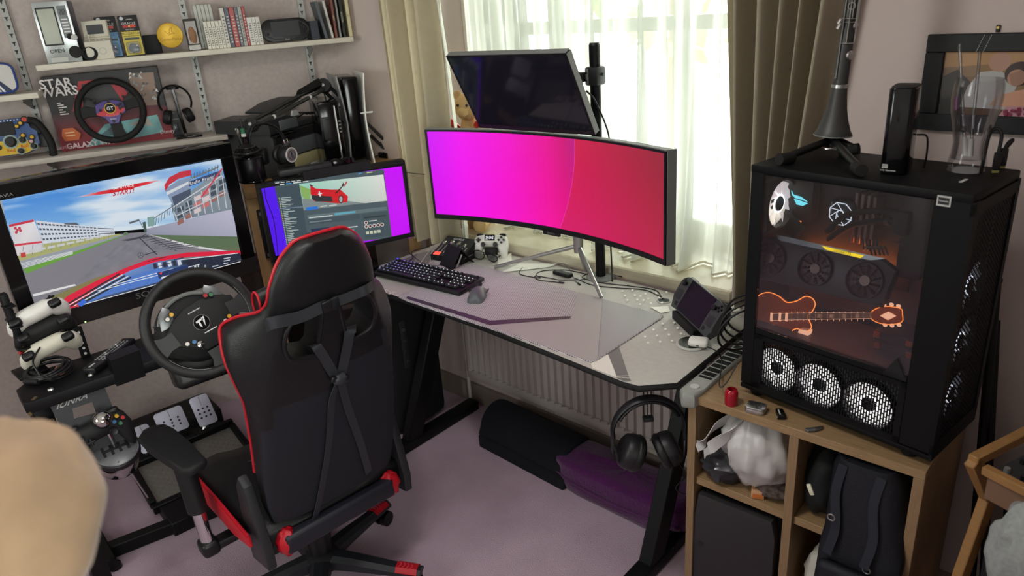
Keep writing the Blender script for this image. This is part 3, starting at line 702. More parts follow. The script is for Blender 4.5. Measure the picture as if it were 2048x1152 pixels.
# ------------------------------------------------------------------ game controller builder
def controller(name, label, cat, mtx, body, acc=BLK, sc=1, btn=None, kindx=False, group=None, grip=None):
    """x right, y up along the face, z towards the viewer; about 16 cm wide"""
    t = thing(name, label, cat, mtx, group)
    S = M.Scale(sc, 4)
    # body: one loft across the width with grips hanging down
    L = []
    for i in range(25):
        u = -1+2*i/24; x = u*.078; g = max(0, (abs(u)-.42)/.58)
        top = .032-.010*abs(u)**3; bot = -.018-.052*sin(pi*min(1, g*1.0))**1.0*(1 if g > 0 else 0)*(.9)
        bot = -.020-.058*max(0, sin(pi*(g*.80+.02))) if g > 0 else -.020
        th = .023-.005*abs(u)**2; k = (1-.97*max(0, abs(u)-.90)/.10)
        mid = (top+bot)/2; hh = (top-bot)/2*max(.12, k); zz = -.008*g
        L.append([(x, mid+hh*cos(a), zz+th*max(.2, k)*sin(a)) for a in [2*pi*j/14 for j in range(14)]])
    MB().loft(L, m=S).build('shell', body, t, 70)
    for s in (-1, 1):
        pos = (s*.027, -.012) if not (kindx and s < 0) else (-.048, .010)
        st = MB().cyl((pos[0], pos[1], .016), (pos[0], pos[1], .027), .006, n=12, m=S).lathe([(.0, .0), (.0098, .0), (.0105, .003), (.009, .005), (.006, .0042), (.0, .004)], 16, S @ M.Translation((pos[0], pos[1], .027))).build('thumb_stick', acc, t)
        MB().rbox((s*.05, .028, -.012), (.030, .020, .022), .007, 3, S).build('trigger', acc, t)
    dx = (-.05, .008) if not kindx else (-.028, -.012)
    MB().rbox((dx[0], dx[1], .020), (.022, .007, .006), .002, 1, S).rbox((dx[0], dx[1], .020), (.007, .022, .006), .002, 1, S).build('direction_pad', btn or acc, t)
    cols = [BLK]*4 if not kindx else [mat('green button', rgb(60, 150, 70), .3), mat('red button', rgb(190, 40, 35), .3), mat('yellow button', rgb(215, 150, 40), .3), mat('blue button', rgb(50, 90, 180), .3)]
    for k, (ax, ay) in enumerate(((0, -.011), (.011, 0), (0, .011), (-.011, 0))):
        MB().cyl((.05+ax, .008+ay, .014), (.05+ax, .008+ay, .0225), .0048, n=14, m=S).build('face_button', cols[k] if kindx else (btn or acc), t)
    return t
# white controller-shaped clock
cp = wz(984, 512, ZD); X_ = V((cos(D(30)), sin(D(30)), 0)); N_ = V((sin(D(30)), -cos(D(30)), .45)).normalized()
m_ = mxf(cp+Z3*.058, X_, N_.cross(X_)); 
ck = controller('controller_clock', 'white game controller shaped clock reading nine o six on the desk', 'clock', m_, WHITE, BLK, .92)
MB().rbox((0, .016, .0195), (.042, .024, .004), .002).build('display', BLKG, ck)
text('9:06', .0185, TR(0, .016, .0218), glow('clock digits', (.9, .9, 1), 1.2*ES), ck, 'digits')
MB().rbox((0, -.035, -.012), (.05, .03, .03), .006, 2).build('cradle', BLKM, ck)
# spectacles
go = wz(972, 523, ZD); gl = thing('spectacles', 'folded black framed spectacles before the white controller clock', 'spectacles', RZ(go, 5))
lens = mat('dark lens', rgb(40, 44, 46), .05, alpha=.55)
for s in (-1, 1):
    c = [(s*.034+.026*cos(a), -.002*cos(a)*s, .022+.019*sin(a)*(1.0 if sin(a) > 0 else .95)) for a in [2*pi*k/16 for k in range(16)]]
    MB().tube(c, .0020, 6, 3, True).build('rim', BLKG, gl)
    MB().add(c, [tuple(range(16))]).build('lens', lens, gl, 0)
    MB().tube([(s*.061, 0, .028), (s*.066, .012, .03), (s*.03, .03, .022), (-s*.04, .036, .012)], .0018, 6).build('temple_arm', BLKG, gl)
MB().tube([(-.009, 0, .026), (0, -.002, .03), (.009, 0, .026)], .0018, 6).build('bridge', BLKG, gl)

# ------------------------------------------------------------------ cables and hub on the desk
ho = wz(1107, 549, ZD); hb = thing('usb_hub', 'small black oblong hub among cables beneath the curved monitor', 'hub', RZ(ho, -3))
MB().rbox((.035, .012, .007), (.078, .026, .013), .003).build('body', BLKM, hb); MB().box((.035, .012, .0137), (.06, .016, .0004)).build('top_panel', DGREY, hb, 0)
def cable(label, pts, r=.0017, z=ZD, m=CABLE, name='cable', cat='cable', ends=None):
    P = [wz(p[0], p[1], z+r+(p[2] if len(p) > 2 else 0)) for p in pts]; o0 = P[0].copy()
    t = thing(name, label, cat, M.Translation(o0)); MB().tube([p-o0 for p in P], r, 6).build('cord', m, t)
    if ends:
        for e, bk in ends:
            a, b = P[e]-o0, P[bk]-o0; d = (a-b).normalized(); MB().cyl(a-d*.004, a+d*.016, .0038, n=10).build('plug', BLK, t)
    return t
cable('thin black cable looping in front of the hub and ending in a plug', [(1045, 535), (1040, 548), (1080, 556), (1072, 549), (1090, 541), (1140, 541), (1190, 556), (1126, 560), (1100, 556), (1070, 552), (1078, 560), (1112, 564), (1120, 565)], ends=[(-1, -2)])
cable('short grey cable curving from the hub towards the mat', [(1100, 528), (1125, 527), (1140, 540), (1150, 560), (1157, 567)], m=GREY, ends=[(-1, -2)])
cable('black cable running right from the pole base to the desk grommet', [(1180, 545), (1165, 555), (1200, 565), (1260, 572), (1310, 580), (1325, 598)])
cable('second black cable running below it to the desk grommet', [(1150, 556), (1185, 570), (1240, 576), (1290, 580), (1322, 594), (1328, 600)])
cable('bundled cables fanning out behind the pole foot', [(1204, 500, .05), (1206, 525, .015), (1222, 540), (1245, 553), (1225, 549), (1200, 549)], .0028)
cable('black cable lying at the left end of the desk by the mixer', [(818, 505), (826, 512), (846, 526), (872, 532), (890, 526)])

# ------------------------------------------------------------------ handheld console on its stand
P1, P2 = wz(1335, 620, ZD+.02), wz(1388, 672, ZD+.02); P1.z = P2.z = ZD
ax = (P2-P1).normalized(); nf = V((ax.y, -ax.x, 0))
if nf.dot(CAM-P1) < 0: nf = -nf
c0 = (P1+P2)/2 - nf*.02
tl = D(58); fn_ = (nf*sin(tl)+Z3*cos(tl)); upv = fn_.cross(ax)
if upv.z < 0: upv = -upv
hm = mxf(c0+Z3*.022+upv*.058+ax*.012, ax, upv)
hh = thing('handheld_console', 'black handheld games console leaning on a small stand at the right of the desk', 'games console', hm)
HW, HH, HT = .27, .108, .022
pts = []
for i in range(17):
    u = -1+2*i/16; e = max(0, (abs(u)-.72)/.28); top = HH/2-.016*e*e; bot = -HH/2-.006*e+.03*e**6; pts.append((u, top, bot, HT/2+.014*e))
L = [[(u*HW/2, (t+b)/2+(t-b)/2*cos(a), (HT/2 if sin(a) >= 0 else th)*sin(a)) for a in [2*pi*(k+.5)/12 for k in range(12)]] for u, t, b, th in pts]
def sq(a): c, s = cos(a), sin(a); k = (abs(c)**5+abs(s)**5)**.2; return c/k, s/k
L = [[(u*HW/2*(1 if abs(u) < 1 else .99), (t+b)/2+(t-b)/2*sq(a)[0], (HT/2*sq(a)[1] if sin(a) >= 0 else th*sq(a)[1])) for a in [2*pi*k/20 for k in range(20)]] for u, t, b, th in pts]
MB().loft(L).build('shell', mat('charcoal console plastic', rgb(62, 64, 65), .55), hh, 50)
MB().box((0, .002, HT/2+.0006), (.156, .098, .001)).build('screen', mat('console screen', rgb(20, 18, 28), .35, spec=.2), hh, 0)
for s in (-1, 1):
    MB().cyl((s*.098, .03, HT/2-.002), (s*.098, .03, HT/2+.008), .006, n=12).lathe([(0, 0), (.0085, 0), (.0095, .003), (.006, .005), (0, .004)], 16, M.Translation((s*.098, .03, HT/2+.008))).build('thumb_stick', BLK, hh)
    MB().rbox((s*.106, -.008, HT/2+.0006), (.032, .032, .002), .003, 1).build('trackpad', DGREY, hh)
    MB().rbox((s*.105, HH/2-.01, -.012), (.04, .02, .016), .005).build('shoulder_button', BLK, hh)
    for k in range(3): MB().box((s*.09+k*.005*s, -.036, HT/2+.0006), (.0015, .012, .0012)).build('speaker_slot', PRINTD, hh, 0)
for k, (a_, b_) in enumerate(((0, -.008), (.008, 0), (0, .008), (-.008, 0))): MB().cyl((.117+a_, .036+b_, HT/2-.001), (.117+a_, .036+b_, HT/2+.003), .0035, n=10).build('face_button', BLK, hh)
MB().rbox((-.117, .034, HT/2), (.017, .005, .004), .001, 1).rbox((-.117, .034, HT/2), (.005, .017, .004), .001, 1).build('direction_pad', BLK, hh)
st = thing('console_stand', 'black metal stand with front lip holding the handheld console', 'stand', mxf(c0, ax, Z3.cross(ax)))
MB().rbox((0, .03, .003), (.15, .085, .006), .002).rbox((0, -.012, .014), (.15, .005, .026), .002).rbox((0, .0035, .024), (.15, .03, .004), .001).build('base_and_lip', BLKM, st)
MB().prism([(0, 0), (.004, 0), (.058, .08), (.054, .08)], -.05, .05, mxf((0, .022, .006), Y3, Z3)).build('back_rest', BLKM, st, 0)
# earbuds on a charging disc
do = wz(1383, 690, ZD); dd = thing('charging_disc', 'round mirror black wireless charging disc at the right of the desk', 'charger', M.Translation(do))
MB().lathe([(0, 0), (.040, 0), (.043, .004), (.041, .008), (0, .0085)], 40).build('body', LGREY, dd); MB().lathe([(0, .0086), (.037, .0086), (.037, .0092), (0, .0092)], 40).build('glass_top', BLKG, dd)
eo = wz(1397, 690, ZD+.010); eo.z = ZD+.0094; eb_ = thing('earbud_case', 'small white rounded earbud case lying on the charging disc', 'earbud case', RZ(eo, 20))
MB().rbox((0, 0, .011), (.056, .042, .0215), .0105, 5).build('case', WHITE, eb_, 80)
MB().box((0, -.0208, .008), (.008, .001, .0025)).build('charging_port', PRINTD, eb_, 0); MB().tube([(-.0275, 0, .014), (-.026, -.019, .014), (.026, -.019, .014), (.0275, 0, .014)], .0004, 5, 1).build('lid_seam', GREY, eb_)
a = do+V((.04, -.01, .005)); pts = [a, a+V((.035, -.005, .002)), a+V((.075, -.05, 0)), V((-.725, 1.52, .79)), V((-.728, 1.50, .84)), V((-.705, 1.515, .86))]
P = [wz(1412, 693, ZD+.006), wz(1432, 702, ZD+.02), wz(1443, 720, ZD-.01), V((-.735, 1.50, .80)), V((-.715, 1.495, .815)), V((-.702, 1.525, .86))]
t = thing('charger_cable', 'thin cable drooping from the charging disc over the red jar', 'cable', M.Translation(P[0])); MB().tube([p-P[0] for p in P], .0018, 6).build('cord', DGREY, t)
# printed bits: thin cable from tray to headset
# ------------------------------------------------------------------ headset on a wire hook under the desk edge
hk0 = wy(1296, 772, 1.43); hkm = RZ((hk0.x, 1.43, ZD-.022), 43.7)
hk = thing('wire_hook', 'black wire hook under the desk edge holding the headset', 'hook', hkm)
for dx in (-.012, -.002, .008): MB().tube([(dx, 0, 0), (dx, 0, -.075), (dx, -.01, -.09)], .0014, 6).build('wire', BLKMET, hk)
MB().rbox((-.002, -.01, -.095), (.028, .02, .012), .003).build('cradle', BLK, hk); MB().rbox((-.002, 0, .001), (.05, .03, .005), .001).build('clamp_plate', BLK, hk)
hs = thing('gaming_headset', 'black over-ear headset hanging from the wire hook under the desk corner', 'headset', hkm @ TR(0, -.008, -.045))
HB = mat('headset black', rgb(24, 23, 27), .45); 
ar = [(.098*sin(t)*(1 if abs(t) < 1.5 else .98), 0, -.088+.098*cos(t)*1.02) for t in [D(-96+192*k/16) for k in range(17)]]
MB().tube(ar, .015, 10, 3, ry=.006, up=Y3).build('headband', HB, hs, 60)
MB().tube([(x*.93, 0, z*.99-.008) for x, y, z in ar[3:14]], .014, 10, 3, ry=.007, up=Y3).build('headband_pad', LEATH, hs, 60)
for s in (-1, 1):
    MB().rbox((s*.098, 0, -.118), (.008, .022, .06), .003).build('slider', DGREY, hs)
    MB().tube([(s*.098, 0, -.12), (s*.092, -.02, -.135), (s*.088, -.03, -.155), (s*.082, -.02, -.18)], .0035, 6).build('yoke', BLK, hs)
    mt = TR(s*.046, -.006, -.150, ry=66*s, rx=0)
    MB().lathe([(0, .034), (.034, .034), (.046, .025), (.050, .009), (.050, 0), (.042, -.002)], 28, mt).build('ear_cup', HB, hs, 60)
    MB().ring(.037, .015, mt @ TR(z=-.01), 28, 10, ry=.015).build('ear_cushion', LEATH, hs, 80)
    MB().cyl((0, 0, .029), (0, 0, .032), .016, n=20, m=mt).build('cup_badge', DGREY, hs)
cpts = [V((.085, 0, -.205)), V((.10, -.01, -.235)), V((.07, -.02, -.27)), V((.11, -.02, -.29)), V((.14, 0, -.22)), V((.13, .0, -.1)), V((.11, 0, -.06)), V((.16, .02, .0)), V((.19, .03, .06))]
MB().tube([p for p in cpts], .0018, 6).build('cable', CABLE, hs)
# ================================================================== computer tower and cabinet at the right
from mathutils import noise as NZ
def blob(c, r, amp=.12, fr=6, seed=0, n=28, h=20, flat=None, m=None, squash=1):
    b = MB(); c = V(c); L = []
    for j in range(1, h):
        row = []
        for i in range(n):
            d = V((sin(pi*j/h)*cos(2*pi*i/n), sin(pi*j/h)*sin(2*pi*i/n), -cos(pi*j/h)))
            k = 1+amp*NZ.noise(d*fr*.5+V((seed, seed*1.7, 0)))+amp*.5*abs(NZ.noise(d*fr*1.3+V((0, seed, 3))))
            p = c+V((d.x*r[0], d.y*r[1], d.z*r[2]))*k
            if flat is not None and p.z < flat: p.z = flat
            row.append(p)
        L.append(row)
    return b.loft(L, m=m)
ZC_ = .775
CX0, CX1, CY0, CY1 = -.797, -.247, 1.455, 1.86
cab = thing('storage_cabinet', 'oak effect open cabinet carrying the computer tower', 'cabinet', M.Translation((CX0, CY0, 0)))
cw, cdp, th = CX1-CX0, CY1-CY0, .022
MB().rbox((cw/2, cdp/2, ZC_-th/2), (cw, cdp, th), .001, 1).build('top_panel', WOOD, cab)
for x, nm in ((th/2, 'side_panel'), (cw-th/2, 'side_panel'), (cw/2, 'divider')): MB().rbox((x, cdp/2, (ZC_-th)/2), (th, cdp, ZC_-th-.0005), .001, 1).build(nm, WOODV, cab)
for x0, x1 in ((th, cw/2-th/2), (cw/2+th/2, cw-th)):
    for z in (.512, .25, .03): MB().rbox(((x0+x1)/2, cdp/2+.005, z), (x1-x0-.0006, cdp-.012, th), .001, 1).build('shelf', WOOD, cab)
MB().box((cw/2, cdp-.002, ZC_/2), (cw-.01, .004, ZC_-.03)).build('back_panel', mat('hardboard', rgb(70, 58, 46), .8), cab, 0)

# ---- things in the cabinet
BAGM = mat('white carrier bag plastic', rgb(190, 187, 186), .3, trans=.0, noise=.06, nscale=12)
bm_ = thing('carrier_bag', 'crumpled white plastic carrier bag on the upper left cabinet shelf', 'plastic bag', M.Translation((-.645, 1.56, .524)))
MB_ = blob((.005, 0, .105), (.100, .105, .110), .16, 5, 3, 48, 30, flat=.001); MB_.v = [(x*(1+.05*sin(14*atan2(y, x)+z*25)*max(0, min(1, z/.12))), y*(1+.05*sin(14*atan2(y, x)+z*25)*max(0, min(1, z/.12))), z) for x, y, z in MB_.v]; MB_.build('bag', BAGM, bm_, 75)
for dx, pts in ((0, [(-.05, -.03, .19), (-.085, -.07, .165), (-.11, -.10, .12), (-.125, -.105, .10)]), (1, [(-.02, -.04, .20), (-.04, -.09, .17), (-.075, -.115, .13), (-.095, -.12, .10)])):
    MB().strap(pts, .03, .002, V((.5, .3, 1))).build('bag_handle', BAGM, bm_, 60)
o = blob((0, 0, .05), (.06, .06, .05), .3, 6, 9, flat=.001).build('clear_bag', mat('smoky clear plastic bag', rgb(58, 58, 62), .2, alpha=.85)); place(o, M.Translation((-.715, 1.515, .524))); tag(o, 'smoky clear plastic bag slumped before the white carrier bag', 'plastic bag')
o = blob((0, 0, .022), (.06, .055, .022), .1, 4, 5, flat=.001).build('patterned_pouch', mat('leopard print cloth', rgb(78, 66, 60), .9, noise=.9, nscale=90)); place(o, M.Translation((-.58, 1.53, .524))); tag(o, 'brown spotted pouch half under the white carrier bag', 'pouch')
t = thing('small_carton', 'tiny orange and white carton at the shelf edge below the carrier bag', 'carton', RZ((-.605, 1.468, .524), 20))
MB().rbox((0, .018, .011), (.032, .026, .022), .002).build('carton', mat('cream card', rgb(196, 150, 110), .6), t); MB().box((0, .0046, .009), (.024, .0006, .012)).build('orange_label', mat('orange print', rgb(196, 110, 50), .6), t, 0)
text('UNO', .012, TR(0, .018, .0223), mat('brown print', rgb(90, 50, 30), .6), t)
NAVY = mat('navy nylon', rgb(13, 15, 25), .6, bump=.3, bscale=500)
BAGB = mat('black bag cloth', rgb(13, 14, 16), .8)
o = thing('black_bag', 'black cloth bag with a pale zip pull in the upper right cabinet space', 'bag', M.Translation((-.465, 1.60, .524)))
blob((0, -.03, .085), (.052, .10, .10), .15, 5, 12, flat=.001).build('bag', BAGB, o, 75)
q_ = wy(1621, 979, 1.473)-V((-.465, 1.60, .524)); MB().rbox((0, 0, 0), (.012, .006, .030), .003, 2, M.Translation(q_) @ TR(ry=-25)).build('zip_pull', mat('cream plastic', rgb(225, 222, 196), .5), o)
# backpack
bp = thing('backpack', 'navy backpack standing in the right half of the cabinet', 'backpack', M.Translation((-.355, 1.60, .262)))
L = []
for k in range(17):
    t_ = k/16; z = .05+.43*t_; w = .088*(1-.5*max(0, t_-.66))*(1 if .02 < t_ < .97 else .86); up_ = min(1, max(0, (z-.255)/.06)); yf = -.205+.05*t_; ybk = -.155+up_*.22
    L.append([((w*sq(a)[0])+.010*sin(4*t_), (yf+ybk)/2+(ybk-yf)/2*sq(a)[1], z) for a in [2*pi*i/28 for i in range(28)]])
MB().loft(L).build('main_bag', NAVY, bp, 60)
MB().rbox((-.005, -.205, .15), (.125, .03, .17), .014, 3, TR(rx=0)).build('front_pocket', NAVY, bp, 60)
MB().rbox((-.012, -.215, .25), (.07, .012, .05), .006, 2, TR(ry=25)).build('pocket_flap', mat('navy canvas patch', rgb(30, 32, 44), .7), bp, 60)
for x0 in (-.05, .03):
    MB().strap([(x0, -.155, .47), (x0-.006, -.168, .40), (x0+.006, -.182, .32), (x0-.002, -.197, .25)], .02, .006, X3).build('shoulder_strap', mat('dark webbing', rgb(34, 36, 46), .8), bp, 60)
for x0, z in ((-.052, .33), (.034, .225)): MB().ring(.008, .0016, TR(x0, -.195, z+.02, rx=90), 16, 6).build('strap_ring', STEEL, bp)
o = blob((0, 0, .07), (.04, .06, .085), .2, 5, 21, flat=.001).build('white_cloth', mat('off white cloth', rgb(190, 186, 176), .9)); place(o, M.Translation((-.448, 1.53, .262))); tag(o, 'off white cloth bundle beside the foot of the backpack', 'cloth')
# grey laptop/box lid standing in the lower left
gp_ = thing('grey_case', 'flat dark grey case with chamfered corners leaning in the lower left cabinet space', 'case', RZ((-.795+.05, 1.462, .0415), 0))
a = [wy(x, y, 1.475)-V((-.745, 1.462, .0415)) for x, y in ((1401, 983), (1547, 1040), (1551, 1090), (1540, 1152), (1383, 1152), (1387, 1060))]
poly = [(-.028, .452-.0), (.175, .44), (.19, .40), (.19, 0), (-.028, 0)]
zt = a[0].z; poly = [(a[0].x, zt), (a[1].x, a[1].z), (a[1].x+.012, a[1].z-.05), (a[1].x+.012, .0), (a[5].x, 0), (a[5].x, a[5].z)]
MB().rprism(poly, 0, .03, .002, TR(0, .03, 0, rx=90)).build('lid', mat('dark anodised aluminium', rgb(50, 48, 50), .5, .2), gp_)
MB().rprism([(x*1.02+.002, max(0, z-.004)) for x, z in poly], .0, .04, .002, TR(0, .075, 0, rx=90)).build('shell', BLKM, gp_)
MB().cyl((0, -.0005, 0), (0, .0005, 0), .009, n=20, m=M.Translation(wy(1401, 1087, 1.462)-V((-.745, 1.462, .0415)))).build('badge', PRINTD, gp_)

# ---- on the cabinet top, in front of the tower
ro = wz(1462, 808, ZC_); rj = thing('red_jar', 'small red glass candle jar on the cabinet beside the tower', 'candle jar', M.Translation(ro))
MB().lathe([(0, 0), (.015, 0), (.0165, .004), (.0165, .032), (.014, .040), (.012, .043), (.0105, .043), (.0125, .038), (.015, .030), (.015, .006), (0, .005)], 28).build('glass', mat('red glass', rgb(160, 14, 34), .08, coat=.3), rj, 60)
MB().lathe([(0, .0), (.0145, .0), (.0145, .022), (0, .023)], 24, M.Translation((0, 0, .006))).build('wax', mat('red wax', rgb(190, 30, 36), .4), rj)
to = wz(1509, 826, ZC_); tn_ = thing('tin', 'small rounded silver tin marked RC on the cabinet edge', 'tin', RZ(to, 8))
MB().rprism(rrect(.046, .034, .008, 4), 0, .011, .0015, TR(0, .01)).build('base', STEEL, tn_); MB().rprism(rrect(.047, .035, .008, 4), .0112, .017, .002, TR(0, .01)).build('lid', STEEL, tn_); text('RC', .02, TR(.004, .011, .0172, rz=-65), PRINTD, tn_)
uo = wz(1562, 836, ZC_); us_ = thing('usb_stick', 'black memory stick with key ring loop on the cabinet edge', 'memory stick', RZ(uo, 35))
MB().rbox((0, .008, .006), (.018, .034, .0115), .0015).build('body', BLKG, us_); MB().box((-.003, .008, .012), (.003, .022, .0005)).build('silver_line', LGREY, us_, 0); MB().ring(.003, .0007, TR(-.011, -.005, .006, ry=90), 14, 5).build('loop', STEEL, us_)
ko_ = wz(1628, 861, ZC_); kr = thing('metal_keyring', 'grey metal moustache shaped key fob on the cabinet edge', 'key fob', RZ(ko_, 30))
MB().rprism([(-.022, -.004), (-.014, -.011), (.0, -.009), (.018, .002), (.022, .014), (.012, .012), (.004, .004), (-.006, .001), (-.014, .004), (-.018, .002)], 0, .006, .002).build('fob', mat('pewter', rgb(120, 120, 118), .35, .8), kr)

# ------------------------------------------------------------------ the tower
PO = V((-.695, 1.533, ZC_)); PYAW = -8.39; PM = RZ(PO, PYAW); PI = PM.inverted(); PN = (PM.to_3x3() @ V((0, 1, 0)))
def ql(x, y, d=0): return PI @ wp(x, y, PO+PN*d, PN)
PL, PD, PH = .4516, .226, .588
CASE = mat('black case steel', rgb(6, 7, 9), .55, spec=.25)
pc = thing('computer_tower', 'large black computer tower with glass side and lit fans', 'computer', PM)
zb = .02
MB().rbox((PL/2, PD/2, zb+.006), (PL, PD, .012), .002).build('floor_panel', CASE, pc)
MB().rbox((PL/2, PD/2, PH-.009), (PL+.002, PD+.002, .018), .003).build('top_panel', CASE, pc)
MB().box((PL/2, PD-.004, PH/2+.01), (PL-.004, .006, PH-.05)).build('far_side_panel', CASE, pc, 0)
MB().box((.004, PD/2, PH/2+.01), (.006, PD-.012, PH-.05)).build('rear_panel', CASE, pc, 0)
for x in (.03, PL-.05):
    for y in (.035, PD-.035): MB().cyl((x, y, 0), (x, y, zb), .018, .022, 18).build('foot', RUB, pc)
g = {k: ql(*p) for k, p in dict(tl=(1528, 354), tr=(1874, 396), br=(1812, 749), bl=(1509, 657)).items()}
gx0, gx1, gz0, gz1 = .020, .392, .2, .555
gz0 = (g['bl'].z+g['br'].z)/2; gz1 = (g['tl'].z+g['tr'].z)/2; gx0 = (g['tl'].x+g['bl'].x)/2; gx1 = (g['tr'].x+g['br'].x)/2
for c, d in (((gx0/2, .004, PH/2+.01), (gx0, .008, PH-.05)), (((gx1+PL)/2, .004, PH/2+.01), (PL-gx1, .008, PH-.05)), (((gx0+gx1)/2, .004, (gz1+PH-.018)/2), (gx1-gx0, .008, PH-.018-gz1))): MB().rbox(c, d, .0015, 1).build('side_frame', CASE, pc)
MB().box(((gx0+gx1)/2, .003, (gz0+gz1)/2), (gx1-gx0, .004, gz1-gz0)).build('glass_panel', thin_glass('smoked side glass', (.80, .80, .82), .05), pc, 0)
MB().rbox(((gx0+gx1)/2, .005, gz0-.008), (gx1-gx0, .01, .016), .002, 1).build('lower_rail', CASE, pc)
# lower perforated side cover with brick pattern slots
pz0, pz1 = zb+.012, gz0-.016; px0, px1 = gx0, gx1
MB().box((px0+.012, .004, (pz0+pz1)/2), (.024, .008, pz1-pz0)).box((px1-.006, .004, (pz0+pz1)/2), (.012, .008, pz1-pz0)).box(((px0+px1)/2, .004, pz0+.008), (px1-px0, .008, .016)).box(((px0+px1)/2, .004, pz1-.006), (px1-px0, .008, .012)).build('mesh_surround', CASE, pc, 0)
gr = MB(); sx = .0060; x = px0+.024; i = 0; zz0, zz1 = pz0+.016, pz1-.012
while x < px1-.012:
    gr.box((x, .003, (zz0+zz1)/2), (.0026, .002, zz1-zz0))
    z = zz0+(.0068 if i % 2 else 0)
    while z < zz1: gr.box((x+sx/2, .003, z), (sx-.0024, .0016, .0026)); z += .0135
    x += sx; i += 1
o = gr.build('side_mesh', CASE, pc, 0); o['kind'] = 'stuff'
# fans: shared builder (axis z, front at z=0)
def fan_parts(mt, r, parent, lit, blade, frame=True, hubm=None, nb=9):
    f = MB().ring(r*1.03, r*.05, mt @ TR(z=.0), 36, 6, ry=.012).build('fan_ring', BLK, parent)
    hb = MB().lathe([(0, .004), (r*.30, .004), (r*.33, .0), (r*.33, -.012), (0, -.012)], 24, mt).build('fan_hub', hubm or BLK, parent)
    for k in range(nb):
        a = 2*pi*k/nb
        p = [(r*.30*cos(a), r*.30*sin(a), .002), (r*.96*cos(a+.35), r*.96*sin(a+.35), .003), (r*.98*cos(a+.85), r*.98*sin(a+.85), -.009), (r*.31*cos(a+.55), r*.31*sin(a+.55), -.009)]
        MB().add(p, [(0, 1, 2, 3)], mt).build('fan_blade', blade, parent, 0)
    if lit: MB().ring(r*.36, r*.035, mt @ TR(z=.001), 28, 6).build('light_ring', lit, parent)
LITB = mat('frosted lit fan blade', rgb(225, 225, 230), .5, emit=(1, .97, .95), es=.7*ES)
LRING = glow('white fan ring light', (1, .98, .96), 5*ES)
for (x, y) in ((1555, 736), (1640, 769), (1738, 808)):
    c = ql(x, y, .016); fan_parts(M.Translation(c) @ TR(rx=90), .054, pc, LRING, LITB); MB().cyl(c+Y3*.012, c+Y3*.014, .053, n=32).build('diffuser_disc', mat('lit diffuser', rgb(220, 215, 215), .6, emit=(1, .95, .93), es=.4*ES), pc)
MB().box((PL/2, .05, (pz0+pz1)/2), (PL-.05, .002, pz1-pz0)).build('fan_back_plate', DGREY, pc, 0)
# shroud shelf between the fan chamber and the window
MB().box((PL/2-.005, .10, gz0-.003), (PL-.02, .17, .004)).build('shroud', MATS.get('grey tray steel') or mat('grey tray steel', rgb(58, 54, 52), .4), pc, 0)
# motherboard tray and parts inside
MBM = mat('dark circuit board', rgb(22, 23, 27), .5, noise=.3, nscale=60)
yb = .165
MB().box((PL/2, yb+.012, (gz0+PH)/2), (PL-.03, .004, PH-gz0-.03)).build('tray', mat('grey tray steel', rgb(58, 54, 52), .4), pc, 0)
a_, b_ = ql(1540, 370, yb), ql(1775, 500, yb)
MB().box(((.02+.30)/2, yb+.004, (a_.z+b_.z)/2-.01), (.28, .003, .26)).build('motherboard', MBM, pc, 0)
# rear fan
MB().cyl((.010, .085, ql(1550, 407, .08).z), (.012, .085, ql(1550, 407, .08).z), .055, n=32).build('diffuser_disc', mat('warm lit diffuser', rgb(225, 220, 200), .6, emit=(1, .95, .8), es=.6*ES), pc)
rc = V((.022, .085, ql(1550, 407, .08).z)); fan_parts(M.Translation(rc) @ TR(ry=90), .056, pc, LRING, LITB)
for s1, s2 in ((-1, 0), (1, 0), (0, -1), (0, 1)): MB().box((rc.x-.004, rc.y+s1*.058, rc.z+s2*.058), (.022, .008 if s1 else .124, .008 if s2 else .124)).build('rear_fan_frame', BLK, pc, 0)
# heatsink covers with the eye emblem and STRIX
CY = glow('cyan light', (.2, .85, .95), 1.5*ES); OR = glow('orange light', (1, .3, .08), 1.6*ES)
e0 = ql(1600, 400, yb-.035)
MB().rbox(e0+V((.0, .018, 0)), (.062, .036, .10), .006).build('heatsink_cover', DGREY, pc)
em = M.Translation(ql(1599, 398, yb-.037)) @ TR(rx=90)
MB().prism([(-.020, .012), (-.014, .008), (.004, .006), (.022, -.004), (.006, -.001), (-.012, .001)], 0, .001, em).prism([(-.014, -.001), (.006, -.004), (.022, -.007), (.010, -.015), (-.006, -.014)], 0, .001, em).prism([(-.022, .018), (-.018, .013), (-.016, .004), (-.020, .008)], 0, .001, em).build('eye_emblem', CY, pc, 0)
sp = ql(1590, 446, yb-.04); MB().prism([(-.018, .03), (.030, -.006), (.004, -.034), (-.022, -.026)], 0, .004, M.Translation(sp) @ TR(rx=90)).build('angled_cover', DGREY, pc, 0)
text('STRIX', .016, M.Translation(sp+V((.002, -.0006, -.004))) @ TR(rx=90) @ TR(rz=-36), glow('pale light', (.75, .82, .9), .8*ES), pc)
MB().box((sp.x+.010, sp.y-.001, sp.z+.006), (.012, .001, .004), None).build('orange_glint', OR, pc, 0)
